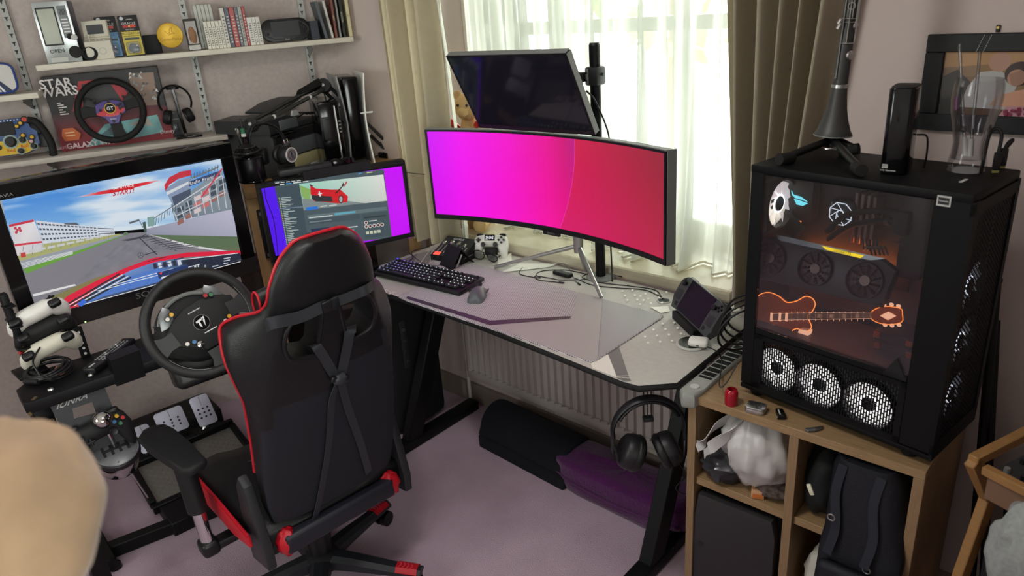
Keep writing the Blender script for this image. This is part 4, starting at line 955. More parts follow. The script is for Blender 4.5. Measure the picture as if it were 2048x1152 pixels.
# cooler pump with line drawing, tubes, memory, radiator end tank
pm = ql(1681, 428, yb-.05)
MB().rbox(pm+V((0, .024, 0)), (.062, .045, .062), .012, 3).build('cooler_pump', mat('pump cap', rgb(40, 46, 54), .15), pc)
WL = glow('white line light', (.85, .93, 1), 1.3*ES); lm_ = M.Translation(pm+V((0, -.0006, 0))) @ TR(rx=90); ln = MB()
oc = [(.027*cos(D(22.5+45*k)), .027*sin(D(22.5+45*k))) for k in range(8)]; ic = [(.009*cos(D(60*k)), .009*sin(D(60*k))) for k in range(6)]
for k in range(8): ln.tube([lm_ @ V((*oc[k], 0)), lm_ @ V((*oc[(k+1) % 8], 0))], .0009, 5, 1)
for k in range(6): ln.tube([lm_ @ V((*ic[k], 0)), lm_ @ V((*ic[(k+1) % 6], 0))], .0008, 5, 1).tube([lm_ @ V((*ic[k], 0)), lm_ @ V((*oc[(k+2) % 8], 0))], .0008, 5, 1)
o = ln.build('light_lines', WL, pc, 0); o['kind'] = 'stuff'
RAMM = mat('pink grey memory heat spreader', rgb(150, 128, 128), .35, .5)
for k in range(4):
    r_ = ql(1709+k*12, 436+k*3, yb-.04); MB().rbox(r_+V((0, .02, 0)), (.008, .04, .115), .0015, 1).build('memory_module', RAMM, pc)
tb = [ql(1665, 455, .11), ql(1655, 462, .09), ql(1690, 432, .08), ql(1740, 422, .08), ql(1800, 424, .08), ql(1835, 420, .09)]
MB().tube(tb, .0065, 10).build('coolant_tube', RUB, pc); MB().tube([ql(1668, 470, .11), ql(1660, 478, .09), ql(1700, 452, .085), ql(1760, 442, .085), ql(1820, 445, .09)], .0065, 10).build('coolant_tube', RUB, pc)
for (x, y) in ((1755, 423), (1775, 442)): MB().cyl(ql(x-4, y, .081), ql(x+5, y+.5, .081), .0085, n=14).build('tube_clamp', DGREY, pc)
MB().rbox(ql(1825, 470, .06)+V((0, .03, 0)), (.05, .06, .19), .004).build('radiator_tank', BLK, pc); MB().rbox(ql(1806, 445, .06), (.03, .03, .05), .004).build('radiator_fitting', BLKM, pc)
for k in range(4): MB().box(ql(1795, 440+k*16, .055)+V((0, .004, 0)), (.022, .003, .004)).build('radiator_clip', DGREY, pc, 0)
for k in range(5): MB().tube([ql(1725+k*7, 478+k, .12), ql(1728+k*7, 500, .09), ql(1736+k*8, 492, .08), ql(1744+k*8, 510, .09)], .0022, 6).build('ribbon_wire', mat('grey sleeve', rgb(95, 98, 102), .6), pc)
# graphics card: long slab, three dark fans on its face towards the glass-floor side
gA, gB = ql(1512, 515, .05), ql(1785, 555, .05)
GPU = mat('gunmetal shroud', rgb(66, 64, 66), .4, .3)
gl_ = gB.x-gA.x
tz = ql(1620, 498, .05).z
gm = M.Translation((gA.x, .05, tz)) @ TR(rx=-16)     # face leans towards the viewer
gh = .088
MB().rprism([(0, 0), (.05, .012), (gl_-.03, .012), (gl_+.006, -.006), (gl_-.006, -gh), (.012, -gh-.006), (0, -gh+.01)], -.03, .0, .004, gm @ TR(rx=90)).build('graphics_card', GPU, pc)
MB().prism([(.04, .016), (gl_-.02, .014), (gl_-.05, .004), (.06, .004)], .0, .0012, gm @ TR(rx=90)).build('card_edge_plate', mat('steel edge plate', rgb(120, 124, 128), .3, .8), pc, 0)
MB().prism([(gl_*.50, .013), (gl_*.80, .011), (gl_*.78, .004), (gl_*.54, .006)], .0014, .0022, gm @ TR(rx=90)).build('yellow_label_light', glow('yellow light', (1, .72, .02), 1.5*ES), pc, 0)
text('GIGABYTE', .0085, gm @ TR(gl_*.655, -.0026, .0085, rx=90), PRINTD, pc)
FB = mat('dark card fan blade', rgb(24, 20, 20), .35)
for k in range(3):
    c = gm @ TR(.046+k*(gl_-.095)/2, -.001, -.040, rx=90); fan_parts(c, .037, pc, None, FB, hubm=mat('fan hub disc', rgb(110, 90, 84), .35, .5), nb=11)
    for rr in (.018, .024, .03): MB().ring(rr, .0006, c @ TR(z=.005), 28, 4).build('copper_line', mat('copper trace', rgb(150, 70, 40), .3, .8), pc)
# unseen orange bar added behind the card to light the chamber, and drive cages
MB().box((.15, .125, tz-.055), (.22, .004, .006)).build('hidden_fill_bar', glow('orange fill glow', (1, .22, .04), 60*ES), pc, 0)
CAGE = mat('drive cage', rgb(40, 32, 30), .25, .4)
for k in range(4):
    c = ql(1778, 676+k*22, .07); MB().rbox(c+V((.008, .04, 0)), (.085, .08, .020), .003, 1).build('drive_cage', CAGE, pc)
    for s in (-1, 1): MB().rbox(c+V((.008+s*.034, -.001, 0)), (.014, .004, .014), .002, 1).build('cage_reflection', mat('orange reflection tint', rgb(170, 70, 40), .3), pc)  # orange reflections on the dark cages, drawn as coloured tabs
MB().prism([(0, 0), (.05, 0), (.026, .045)], 0, .02, M.Translation(ql(1772, 740, .02)) @ TR(rx=90)).build('dark_gusset', BLKM, pc, 0)
# lit clear guitar ornament standing inside
gy = .045
def gpt(x, y): p = ql(x, y, gy); return (p.x, p.z)
gt = thing('guitar_ornament', 'clear acrylic guitar ornament glowing orange inside the computer tower', 'ornament', PM)
body = [gpt(*p) for p in ((1513, 600), (1522, 588), (1540, 584), (1560, 592), (1575, 604), (1595, 601), (1612, 592), (1626, 596), (1632, 608), (1626, 622), (1616, 632), (1622, 645), (1624, 655), (1612, 664), (1598, 657), (1588, 659), (1570, 672), (1545, 680), (1522, 672), (1514, 650), (1511, 622))]
def fmat(y): return M(((1, 0, 0, 0), (0, 0, 1, y), (0, 1, 0, 0), (0, 0, 0, 1)))
AC = mat('amber acrylic', rgb(150, 56, 20), .15, alpha=.6, emit=(1, .2, .03), es=.10*ES); OE = glow('orange etched edge', (1, .27, .05), 2.2*ES); OE2 = glow('pale orange etch', (1, .5, .3), 1.3*ES)
MB().prism(body, -.002, .002, fmat(gy)).build('body', AC, gt, 0)
MB().tube([(x, gy-.003, z) for x, z in body], .0011, 5, 3, True).build('body_outline', OE, gt)
def line2(pts, r, nm, m): MB().tube([(gpt(*p)[0], gy-.004, gpt(*p)[1]) for p in pts], r, 5, 1).build(nm, m, gt)
n0, n1 = gpt(1545, 633), gpt(1745, 629)
MB().prism([(n0[0], n0[1]-.008), (n1[0], n1[1]-.007), (n1[0], n1[1]+.007), (n0[0], n0[1]+.008)], -.002, .002, fmat(gy-.003)).build('neck', mat('dark amber neck', rgb(70, 30, 16), .2, alpha=.8), gt, 0)
for k in range(5): line2([(1545, 626+k*3.4), (1745, 623.5+k*3.0)], .0005, 'string', OE2)
for k in range(13):
    x = 1585+k*12; line2([(x, 622), (x, 641)], .0006, 'fret', OE2)
for x in (1545, 1562, 1575): MB().rbox((gpt(x, 633)[0], gy-.004, gpt(x, 633)[1]), (.007, .003, .022), .001, 1).build('pickup', OE2, gt)
for x in (1640, 1664, 1690, 1716): MB().box((gpt(x, 631)[0], gy-.0035, gpt(x, 631)[1]), (.007, .002, .009)).build('fret_marker', OE2, gt, 0)
hd = [gpt(*p) for p in ((1745, 622), (1770, 612), (1802, 616), (1806, 628), (1804, 644), (1772, 648), (1745, 638))]
MB().prism(hd, -.002, .002, fmat(gy)).build('headstock', AC, gt, 0); MB().tube([(x, gy-.003, z) for x, z in hd], .0008, 5, 3, True).build('headstock_outline', OE, gt)
MB().prism([gpt(*p) for p in ((1762, 630), (1778, 622), (1794, 631), (1778, 639))], -.001, .001, fmat(gy-.004)).build('inlay', OE2, gt, 0)
for x, y in ((1768, 610), (1783, 609), (1797, 612), (1770, 650), (1784, 651), (1798, 650)): MB().ball((gpt(x, y)[0], gy, gpt(x, y)[1]), (.005, .003, .004), 10, None, 6).build('tuning_peg', OE2, gt)
for x, y in ((1532, 652), (1549, 652), (1557, 665), (1533, 668)): MB().cyl((gpt(x, y)[0], gy-.006, gpt(x, y)[1]), (gpt(x, y)[0], gy, gpt(x, y)[1]), .004, n=12).build('control_knob', OE2, gt)
MB().prism([gpt(*p) for p in ((1600, 658), (1620, 662), (1616, 676), (1596, 668))], -.004, .012, fmat(gy)).build('foot', OE2, gt, 0)
# front (right hand) face: perforated panel
fx = PL+.001
MB().box((fx, .012, PH/2+.01), (.006, .024, PH-.05)).box((fx, PD-.008, PH/2+.01), (.006, .016, PH-.05)).box((fx, PD/2, zb+.02), (.006, PD, .04)).box((fx, PD/2, PH-.03), (.006, PD, .024)).build('front_surround', CASE, pc, 0)
gm_ = MB(); H0, H1 = zb+.04, PH-.042; Y0, Y1 = .024, PD-.016
for sg in (-1, 1):
    k = -40
    while k < 70:
        z_s = H0+k*.0105; a = (Y0, z_s) if sg > 0 else (Y1, z_s); dzdy = .85
        ya, za = Y0, z_s; yb_, zb_ = Y1, z_s+(Y1-Y0)*dzdy
        t0 = max(0, (H0-za)/(zb_-za)); t1 = min(1, (H1-za)/(zb_-za))
        if t1 > t0:
            p = V((fx, ya+(yb_-ya)*t0, za+(zb_-za)*t0)); q = V((fx, ya+(yb_-ya)*t1, za+(zb_-za)*t1))
            if sg < 0: p.y, q.y = Y0+Y1-p.y, Y0+Y1-q.y
            d = (q-p).normalized(); n_ = V((0, -d.z, d.y))*.0021
            gm_.add([p-n_, q-n_, q+n_, p+n_], [(0, 1, 2, 3)])
        k += 1
o = gm_.build('front_mesh', CASE, pc, 0); o['kind'] = 'stuff'
for k in range(3): fan_parts(M.Translation((PL-.022, PD/2+.01, zb+.10+k*.125)) @ TR(ry=90), .054, pc, glow('dim front ring', (.8, .85, 1), 1.6*ES), mat('dim front blade', rgb(190, 195, 210), .5, emit=(.8, .85, 1), es=.10*ES))
MB().box((PL-.035, PD/2+.01, PH/2), (.003, PD-.04, PH-.09)).build('front_back_plate', BLK, pc, 0)
MB().cyl((PL-.02, PD+.006, PH*.66), (PL-.02, PD+.014, PH*.66), .008, n=12).build('thumb_screw', BLK, pc)
st_ = ql(1888, 402, 0); MB().box(st_+V((0, -.0006, 0)), (.024, .0008, .02)).build('sticker', LGREY, pc, 0); MB().box(st_+V((0, -.0012, 0)), (.019, .0006, .013)).build('sticker_mark', PRINTD, pc, 0); text('Phanteks', .0046, M.Translation(st_+V((0, -.0018, 0))) @ TR(rx=90), PRINTW, pc)
for k in range(2): MB().box((PL-.05+.0, PD*.35+k*.016, PH+.0006), (.006, .012, .001)).build('front_port', LGREY, pc, 0)

# ------------------------------------------------------------------ on top of the tower
ZP = ZC_+PH+.0012
# clarinet on a peg stand
cs = wz(1662, 306, ZP); cs.z = ZP
stn = thing('clarinet_stand', 'folding black peg stand with three padded legs on top of the tower', 'instrument stand', M.Translation(cs))
hub_z = .030
MB().cyl((0, 0, hub_z-.014), (0, 0, hub_z+.012), .018, .015, 18).build('hub', BLK, stn)
for (px, py) in ((1562, 318), (1722, 340), (1712, 298)):
    e = wz(px, py, ZP+.013)-cs; d = e.normalized(); s_ = V((d.x*.012, d.y*.012, hub_z))
    MB().cyl(s_, e, .0085, .0085, 12).build('leg', BLK, stn); MB().cyl(e-d*.035, e+d*.006, .0125, .0125, 14).build('foot_pad', RUB, stn)
MB().tube([(-.03, -.02, .02), (.0, -.035, .016), (.03, -.02, .02)], .0015, 6).build('wire', STEEL, stn)
clm = M.Translation(cs+Z3*(hub_z+.010)) @ M.Rotation(D(3.0), 4, V((cos(yaw), sin(yaw), 0)).cross(Z3)*-1)
cl_ = thing('clarinet', 'black clarinet with silver keys standing on the tower', 'clarinet', clm)
EB = mat('black ebonite', rgb(58, 58, 57), .45)
MB().lathe([(.0, .0), (.040, .0), (.041, .003), (.036, .012), (.028, .035), (.022, .060), (.0185, .085), (.0165, .105), (.0, .105)], 32).build('bell', EB, cl_, 50)
MB().ring(.0405, .0015, TR(z=.0015), 36, 6).build('bell_rim', GREY, cl_); MB().lathe([(.0162, .105), (.0178, .106), (.0178, .113), (.0162, .114)], 28).build('bell_ring', STEEL, cl_)
MB().cyl((0, 0, .1), (0, 0, .36), .0158, .0145, 24).build('lower_joint', EB, cl_); MB().cyl((0, 0, .36), (0, 0, .60), .0145, .0138, 24).build('upper_joint', EB, cl_)
MB().lathe([(.0146, .352), (.0165, .354), (.0165, .366), (.0146, .368)], 28).build('joint_ring', STEEL, cl_)
cv = V((cos(yaw), sin(yaw), 0)); cf_ = V((sin(yaw), -cos(yaw), 0))   # right / towards the viewer
def side(a): return cv*cos(a)+cf_*sin(a)
def rodk(a, z0, z1, r=.0013, off=.019): q = side(a)*off; MB().cyl(q+Z3*z0, q+Z3*z1, r, n=8).build('key_rod', STEEL, cl_)
rodk(D(150), .13, .30); rodk(D(115), .20, .34); rodk(D(60), .20, .36); rodk(D(75), .24, .37, off=.0205); rodk(D(100), .25, .36)
for z in (.275, .30, .325, .345): 
    n_ = side(D(112)); MB().ring(.0068, .0014, mxf(n_*.0165+Z3*z, frame(n_)[0], frame(n_)[1]), 18, 6).build('finger_ring', STEEL, cl_)
for a, z, r in ((D(70), .175, .010), (D(55), .235, .009), (D(40), .31, .008)):
    n_ = side(a); MB().lathe([(0, .004), (r*.8, .003), (r, 0), (0, 0)], 18, mxf(n_*.016+Z3*z, frame(n_)[0], frame(n_)[1])).build('pad_cup', STEEL, cl_)
for z in (.236, .246): MB().tube([side(D(165))*.019+Z3*z, side(D(150))*.028+Z3*(z+.003), side(D(158))*.030+Z3*(z-.006)], lambda t: .002+.003*t, 8).build('spatula_key', STEEL, cl_)
for z in (.20, .243, .25): MB().tube([side(D(160))*.018+Z3*z, side(D(110))*.021+Z3*z, side(D(60))*.018+Z3*z], .0011, 6).build('key_lever', STEEL, cl_)
MB().ball(side(D(150))*.019+Z3*.128, .003, 8).build('rod_end', STEEL, cl_)
# external drive
A_, N_, B_ = wz(1757, 347, ZP), wz(1812, 351, ZP), wz(1850, 338, ZP)
xa = (N_-A_).normalized(); hdm = mxf(A_, xa, Z3.cross(xa)); 
hd_ = thing('external_drive', 'glossy black upright external hard drive on top of the tower', 'hard drive', hdm)
wA = (N_-A_).length
MB().rprism(rrect(wA, .068, .012, 4, wA/2, .034), 0, .168, .003).build('case', BLKG, hd_); MB().rprism(rrect(wA-.006, .062, .010, 4, wA/2, .034), .168, .170, .0006).build('top_grille', BLKM, hd_)
MB().rbox((.010, -.0003, .016), (.011, .0006, .008), .0002, 1).build('badge', LGREY, hd_); text('WD', .006, TR(.010, -.0008, .016, rx=90), PRINTD, hd_); text('WD Elements', .005, TR(.016, -.0004, .0075, rx=90), PRINTW, hd_)
MB().tube([(wA+.0, .06, .07), (wA+.018, .065, .066), (wA+.022, .066, .03), (wA+.02, .066, .002)], .002, 6).build('cable', CABLE, hd_)
# pint glass with two glass rods
go_ = wz(1931, 340, ZP); go_.z = ZP; gs = thing('pint_glass', 'clear pint glass with water on top of the tower', 'glass', M.Translation(go_))
CG = mat('clear glass', (1, 1, 1), .02, trans=1, ior=1.45)
pr = [(0, .0), (.033, 0), (.0345, .006), (.0335, .02), (.031, .035), (.030, .055), (.0345, .085), (.041, .115), (.0435, .14), (.042, .165), (.0395, .176)]
MB().lathe(pr+[(.0378, .176), (.040, .163), (.0415, .14), (.039, .116), (.0325, .086), (.028, .056), (.029, .036), (.030, .024), (0, .022)], 40).build('glass', thin_glass('pint glass wall', (.95, .95, .96), .02, .04), gs, 60)
MB().lathe([(0, .0225), (.0295, .0245), (.0285, .037), (.0275, .056), (.032, .086), (.0385, .115), (.0, .1152)], 32).build('water', thin_glass('water tint', (.95, .95, .96), .015), gs, 60)
ROD = thin_glass('rod glass', (.75, .75, .76), .10, .1)
for nm, (p0, p1) in enumerate((((1938, 322), (1919, 88)), ((1936, 325), (1960, 103)))):
    a, b = wz(*p0, ZP+.03), None; dd_ = (go_-CAM).length; b = CAM+ray(*p1).normalized()*(dd_*1.0); a = go_+V((.004*(1 if nm else -1), 0, .028))
    rd = thing('stirring_rod', ['taller glass stirring rod leaning left in the pint glass', 'shorter glass stirring rod leaning right in the pint glass'][nm], 'stirring rod', M.Translation(a))
    MB().cyl((0, 0, 0), b-a, .0028, n=10).build('rod', ROD, rd); MB().cyl((0, 0, 0), (b-a)*.17, .0055, .0045, 12).build('tip', mat('frosted tip', rgb(200, 198, 190), .4), rd)
    MB().ball((b-a)*.24, .006, 10).build('collar', ROD, rd)
for k, (x, y) in enumerate(((1990, 345), (2003, 336))):
    o_ = wz(x, y, ZP); t = thing('usb_plug', ['tall looped black cable plugged into the tower top', 'shorter looped black cable plugged into the tower top'][k], 'cable', RZ(o_, 30))
    MB().rbox((0, 0, .022), (.013, .010, .036), .003).build('plug', BLK, t); MB().box((0, 0, .0025), (.011, .006, .005)).build('metal_tip', mat('gold contact', rgb(170, 160, 90), .4, .6), t, 0)
    h_ = .085 if k == 0 else .05
    MB().tube([(0, 0, .038), (0, 0, h_-.012), (-.008, .004, h_), (-.018, .008, h_-.012), (-.02, .01, .02), (-.02, .012, -.0)] if k == 0 else [(0, 0, .038), (.004, 0, h_), (.012, .004, h_+.004), (.004, .014, h_-.02), (-.004, .02, .0)], .0035, 8).build('cord', CABLE, t)
# coiled cables behind the left edge of the tower, and thin lead along the sill
t = thing('cable_coil', 'black coiled cables hanging behind the left edge of the tower', 'cable', RZ((-.742, 1.66, .80), 40))
for k in range(4): MB().ring(.055+.006*k, .0032, TR(.0, .01*k, .135-.02*k, rx=90+6*k, rz=8*k-10), 28, 6, ry=.0032).build('loop', CABLE, t)
t = cable('thin black lead crossing the sill towards the tower', [(1343, 482), (1385, 500), (1430, 512), (1470, 527)], .0015, .838)

# ------------------------------------------------------------------ photograph on the wall
pa, pb = wy(1857, 69, YW-.012), wy(1845, 259, YW-.012); pw, ph = .335, pa.z-pb.z
fm = M.Translation((pa.x, YW-.001, pb.z))
pf_ = thing('photo_frame', 'black leather photo frame hanging on the wall behind the glass', 'picture frame', fm)
bw_ = .040
for c, d in (((pw/2, -.008, bw_/2), (pw, .016, bw_)), ((pw/2, -.008, ph-bw_/2), (pw, .016, bw_)), ((bw_/2, -.008, ph/2), (bw_, .016, ph-2*bw_)), ((pw-bw_/2, -.008, ph/2), (bw_, .016, ph-2*bw_))): MB().rbox(c, d, .002, 1).build('frame_side', mat('black leatherette', rgb(26, 27, 30), .55, bump=.15, bscale=400), pf_)
ft = MB()
for dx in (0, .014):
    for k in range(10): ft.box((.115+dx-.002*k*.6, -.0163, ph-.004-k*.0038), (.0008, .0006, .0024))
o = ft.build('stitching', PRINTW, pf_, 0); o['kind'] = 'stuff'
iw, ih = pw-2*bw_, ph-2*bw_
pp = Pic(lambda u, v, h: V((bw_+u*iw, -.006-h, bw_+v*ih)))
pp.poly([(0, 0), (1, 0), (1, 1), (0, 1)], [c8(70, 58, 48), c8(120, 88, 60), c8(206, 160, 100), c8(150, 115, 84)])
pp.poly([(0, 0), (.2, 0), (.25, .5), (.12, .72), (0, .6)], c8(44, 38, 36)).poly([(.7, .35), (1, .3), (1, .7), (.72, .72)], c8(70, 52, 48)).poly([(0, .75), (1, .9), (1, 1), (0, 1)], c8(196, 150, 104))
pp.poly([(.18, .12), (.55, .10), (.6, .5), (.45, .72), (.3, .68), (.22, .45)], c8(196, 192, 190)).disc((.44, .84), .085, c8(196, 150, 128), 16, .15)
pp.disc((.60, .66), .11, c8(58, 40, 34), 16, .19).disc((.585, .60), .07, c8(206, 158, 134), 16, .13)
pp.poly([(.42, .16), (.72, .12), (.92, .30), (.80, .48), (.60, .40), (.45, .30)], c8(204, 152, 124)).poly([(.5, 0), (.95, 0), (.9, .16), (.55, .16)], c8(190, 140, 150))
for k in range(26): pp.disc((.53+random.random()*.38, .01+random.random()*.14), .016, c8(130, 34, 66), 8, .028)
pp.build('photograph', PRINT, pf_)
MB().box((pw/2, -.0075, ph/2), (iw+.004, .001, ih+.004)).build('glazing', thin_glass('picture glazing', (1, 1, 1), .03, .1), pf_, 0)
hk_ = wy(1996, 57, YW-.004); t = thing('picture_hook', 'small brass and black hook on the wall above the photo frame', 'hook', M.Translation((hk_.x, YW, hk_.z)))
MB().rbox((0, -.003, 0), (.008, .006, .015), .001, 1).build('plate', BLK, t); MB().rbox((0, -.0065, .002), (.006, .002, .006), .0005, 1).build('brass_nail_head', mat('brass', rgb(190, 165, 100), .35, .8), t)

# ------------------------------------------------------------------ dark corner right of the cabinet
t = thing('folded_stand', 'thin black folded stand leaning on the wall right of the tower', 'stand', M.Translation((-.16, 1.86, 0)))
p0, p1 = wy(1993, 560, 1.9)-V((-.16, 1.86, 0)), wy(1955, 1000, 1.8)-V((-.16, 1.86, 0)); dvec = p1-p0; p1 = p0+dvec*((p0.z)/(p0.z-p1.z))
MB().tube([p0, p1], .011, 10, 1).build('pole', BLKMET, t); MB().tube([p0+V((.015, 0, -.1)), p1+V((.04, -.02, 0))], .009, 10, 1).build('leg', BLKMET, t); MB().ball(p0, .013, 10).build('end_cap', RUB, t)
o = blob((0, 0, .33), (.13, .10, .34), .2, 5, 31, flat=.001).build('dark_holdall', mat('near black cloth', rgb(16, 17, 22), .85)); place(o, M.Translation((.0, 1.87, 0))); tag(o, 'dark cloth holdall slumped on the floor beside the wall at the right', 'bag')
# wooden equipment rack at the right edge
RWOOD = mat('honey pine', rgb(150, 110, 64), .5, noise=.15, nscale=10, stretch=(3, 3, 30))
ZR = .86
rA = wz(1946, 921, ZR); e1 = V((.359, .933, 0)).normalized(); e2 = V((.933, -.359, 0)).normalized()
rk = thing('wooden_rack', 'honey coloured wooden equipment rack with black gear at the right edge', 'equipment rack', M.Translation((rA.x, rA.y, 0)))
o_r = V((rA.x, rA.y, 0))
def bd(p, q, w, t_, nm, m, side): # board from p to q, w wide across 'side', t_ thick the other way
    d = (q-p); sd_ = (side-d.normalized()*side.dot(d.normalized())).normalized(); MB().rbox((0, 0, 0), (w, t_, d.length), .002, 1, mxf((p+q)/2, sd_, d.normalized().cross(sd_))).build(nm, m, rk)
Zr = Z3*ZR; q1_ = wp(1977, 993, rA, e2)-o_r; q2_ = wp(1921, 1152, rA, e2)-o_r; q2_ = q1_+(q2_-q1_)*((q1_.z-.0)/(q1_.z-q2_.z))
bd(Zr-e1*.002, Zr+e1*.30, .020, .022, 'back_rim', RWOOD, e2)
for off in (0, .46):
    k = e2*off; bd(Zr+k, q1_+k, .020, .030, 'side_board', RWOOD, e2); bd(q1_+k, q2_+k, .020, .034, 'leg', RWOOD, e2)
a0_ = wz(1968, 938, ZR)-o_r; bd(a0_, a0_+e2*.44, .018, .018, 'front_rim', RWOOD, e1)
MB().rbox((0, 0, 0), (.43, .008, .05), .001, 1, mxf(a0_+e2*.225+Z3*-.034+e1*.002, e2, Z3.cross(e2))).build('apron', mat('brown apron board', rgb(116, 88, 66), .6), rk)
def pquad(z0, z1, u0, u1, v0, v1, nm, m): MB().prism([(p.x, p.y) for p in (e1*u0+e2*v0, e1*u1+e2*v0, e1*u1+e2*v1, e1*u0+e2*v1)], z0, z1).build(nm, m, rk, 0)
u0 = a0_.dot(e1)+.012
pquad(ZR-.03, ZR-.012, u0, .28, .03, .44, 'mixing_panel', mat('gear panel', rgb(40, 42, 44), .4)); pquad(ZR-.0118, ZR-.0112, u0+.08, u0+.17, .10, .20, 'white_note', PRINTW)
pquad(ZR-.0118, ZR-.0105, u0+.002, u0+.008, .03, .44, 'steel_edge', STEEL)
for i in range(4):
    for j in range(6):
        c = e1*(u0+.03+.05*i)+e2*(.045+.03*j)+Z3*(ZR-.012); MB().cyl(c, c+Z3*.010, .006, .005, 12).build('gear_knob', BLK if (i+j) % 3 else GREY, rk)
zl = q1_.z-.06; ub = q1_.dot(e1)-.03
pquad(.35, zl, ub, ub+.26, .03, .44, 'amplifier', BLKM)
for k in range(3):
    c = e1*(ub-.0008)+e2*(.06+.02*k)+Z3*(zl-.03-.055*k); text('SENN', .020, mxf(c, e2, Z3), PRINTW, rk); MB().cyl(c+e2*.05, c+e2*.05-e1*.012, .008, n=12).build('socket', DGREY, rk)
MB().tube([e1*(ub-.012)+e2*.08+Z3*(zl-.06), e1*(ub-.04)+e2*.06+Z3*(zl-.10), e1*(ub-.03)+e2*.05+Z3*(zl-.16), e1*(ub-.02)+e2*.10+Z3*(zl-.2)], .003, 6).build('patch_lead', CABLE, rk)
o = blob((0, 0, 0), (.055, .055, .11), .2, 5, 41).build('grey_garment', mat('pale grey marl cloth', rgb(150, 154, 152), .9, noise=.15, nscale=120)); place(o, M.Translation(wz(2050, 1115, .80))); tag(o, 'pale grey cloth hanging over the wooden rack at the right edge', 'garment')

# ------------------------------------------------------------------ floor under the desk
ft_ = thing('foam_roll', 'dark navy half round foam footrest on the carpet under the desk', 'footrest', M.Translation((-1.93, 1.66, 0)))
fA, fB = wz(960, 893, 0), wz(1108, 972, 0); ax_ = (fB-fA).normalized(); fL = (fB-fA).length+.06; fy_ = Z3.cross(ax_)
fmx = mxf(V((fA.x, fA.y, 0))-V((-1.93, 1.66, 0))-ax_*.01, ax_, fy_)
NF = mat('dark navy fleece', rgb(15, 18, 28), .95, bump=.3, bscale=400)
pr1 = [(0, 0), (0, .05), (.01, .058), (.20, .058), (.21, .05), (.21, 0)]
MB().rprism(pr1, 0, fL, .012, fmx @ M(((0, 0, 1, 0), (1, 0, 0, 0), (0, 1, 0, 0), (0, 0, 0, 1))), 3).build('base_slab', NF, ft_, 60)
pr2 = [(.005, .060)]+[(.105+.10*cos(t), .060+.115*sin(t)) for t in [pi-pi*k/14 for k in range(15)]]+[(.205, .060)]
MB().rprism(pr2, .004, fL-.006, .015, fmx @ M(((0, 0, 1, 0), (1, 0, 0, 0), (0, 1, 0, 0), (0, 0, 0, 1))), 3).build('half_round_top', NF, ft_, 60)
bA, bB = wz(1108, 975, 0), wz(1335, 1085, 0); bx_ = (bB-bA).normalized(); bl_ = (bB-bA).length
bmx = mxf(V((bA.x, bA.y, 0)), bx_, Z3.cross(bx_))
pb_ = thing('purple_blanket', 'folded purple fleece blanket on the carpet under the desk corner', 'blanket', bmx)
PUR = mat('purple fleece', rgb(80, 16, 84), .95, sheen=.3, noise=.15, nscale=30, bump=.9, bscale=160)
def mound(x0, x1, y0, y1, h, sd_, n=44, m=14):
    L = []
    for k in range(m+1):
        t_ = k/m; a_ = pi/2*t_; s_ = .90+.10*sin(pi*min(1, t_*1.6)) if t_ < .5 else cos((t_-.5)*pi)**.42*1.0
        z = h*(t_/.62 if t_ < .5 else .806+.194*sin((t_-.5)*pi))
        L.append([((x0+x1)/2+(x1-x0)/2*s_*sq(a)[0]*(1+.03*sin(3*a+sd_)), (y0+y1)/2+(y1-y0)/2*s_*sq(a)[1]*(1+.04*sin(2*a+sd_*2)), max(0, z+.010*sin(2.2*a+sd_)*t_+.006*NZ.noise(V((cos(a)*3, sin(a)*3, t_*4))))) for a in [2*pi*i/n for i in range(n)]])
    return MB().loft(L)
mound(-.02, bl_+.06, .0, .20, .145, 1.0).build('fleece', PUR, pb_, 80)
MB().tube([(-.012, .02, .07), (.1, -.004, .066), (bl_*.6, -.006, .06), (bl_+.04, .01, .066)], .004, 6).build('fold_edge', PUR, pb_)
# dark bag and frame under the left end of the desk
t = thing('bass_guitar_case', 'black soft instrument case standing under the left end of the desk', 'instrument case', M.Translation((-2.30, 1.72, 0)))
MB().rbox((0, 0, .34), (.10, .30, .68), .04, 3).build('case', BAGB, t, 60); MB().rbox((.053, -.05, .42), (.008, .03, .22), .003).build('hinge_strip', DGREY, t)
for k in range(4): MB().cyl((.058, -.05, .34+k*.05), (.061, -.05, .34+k*.05), .008, n=10).build('rivet', STEEL, t)
MB().rbox((.03, -.158, .60), (.03, .012, .05), .003).build('tan_strap', mat('tan leather', rgb(150, 104, 80), .5), t)
# ================================================================== gaming chair
CHO = V((-1.794, .8835, 0)); cya = D(-5); CEX = V((-sin(cya), cos(cya), 0)); CFW = V((-cos(cya), -sin(cya), 0))
CM = mxf(CHO, CEX, CFW); CI = CM.inverted()
ch = thing('gaming_chair', 'black gaming chair with red piping seen from behind', 'chair', CM)
tl_ = D(14); BN = V((0, cos(tl_), sin(tl_))); BU = V((0, -sin(tl_), cos(tl_))); BO = V((.018, -.18, .43))
def bk(u, z, q=0): return BO + X3*u + BU*((z-.43)/cos(tl_)) + BN*q       # on the back plane: across, height, depth forward
def cpx(x, y, off=0):       # a point seen on the back face
    p0 = CM @ (BO+BN*off); n = CM.to_3x3() @ BN; return CI @ wp(x, y, p0, n)
tab = [(.44, .190, .195, .045), (.50, .200, .205, .060), (.60, .205, .208, .068), (.70, .203, .206, .072), (.78, .199, .206, .078), (.84, .195, .210, .076), (.90, .186, .222, .088), (.95, .175, .228, .110), (.99, .164, .224, .130), (1.025, .152, .212, .146), (1.055, .144, .184, .118), (1.085, .139, .152, .066), (1.12, .135, .142, .036), (1.16, .131, .135, .03), (1.20, .116, .119, .03), (1.23, .098, .101, .03), (1.252, .075, .078, .03), (1.264, .048, .050, .03)]
loops = []
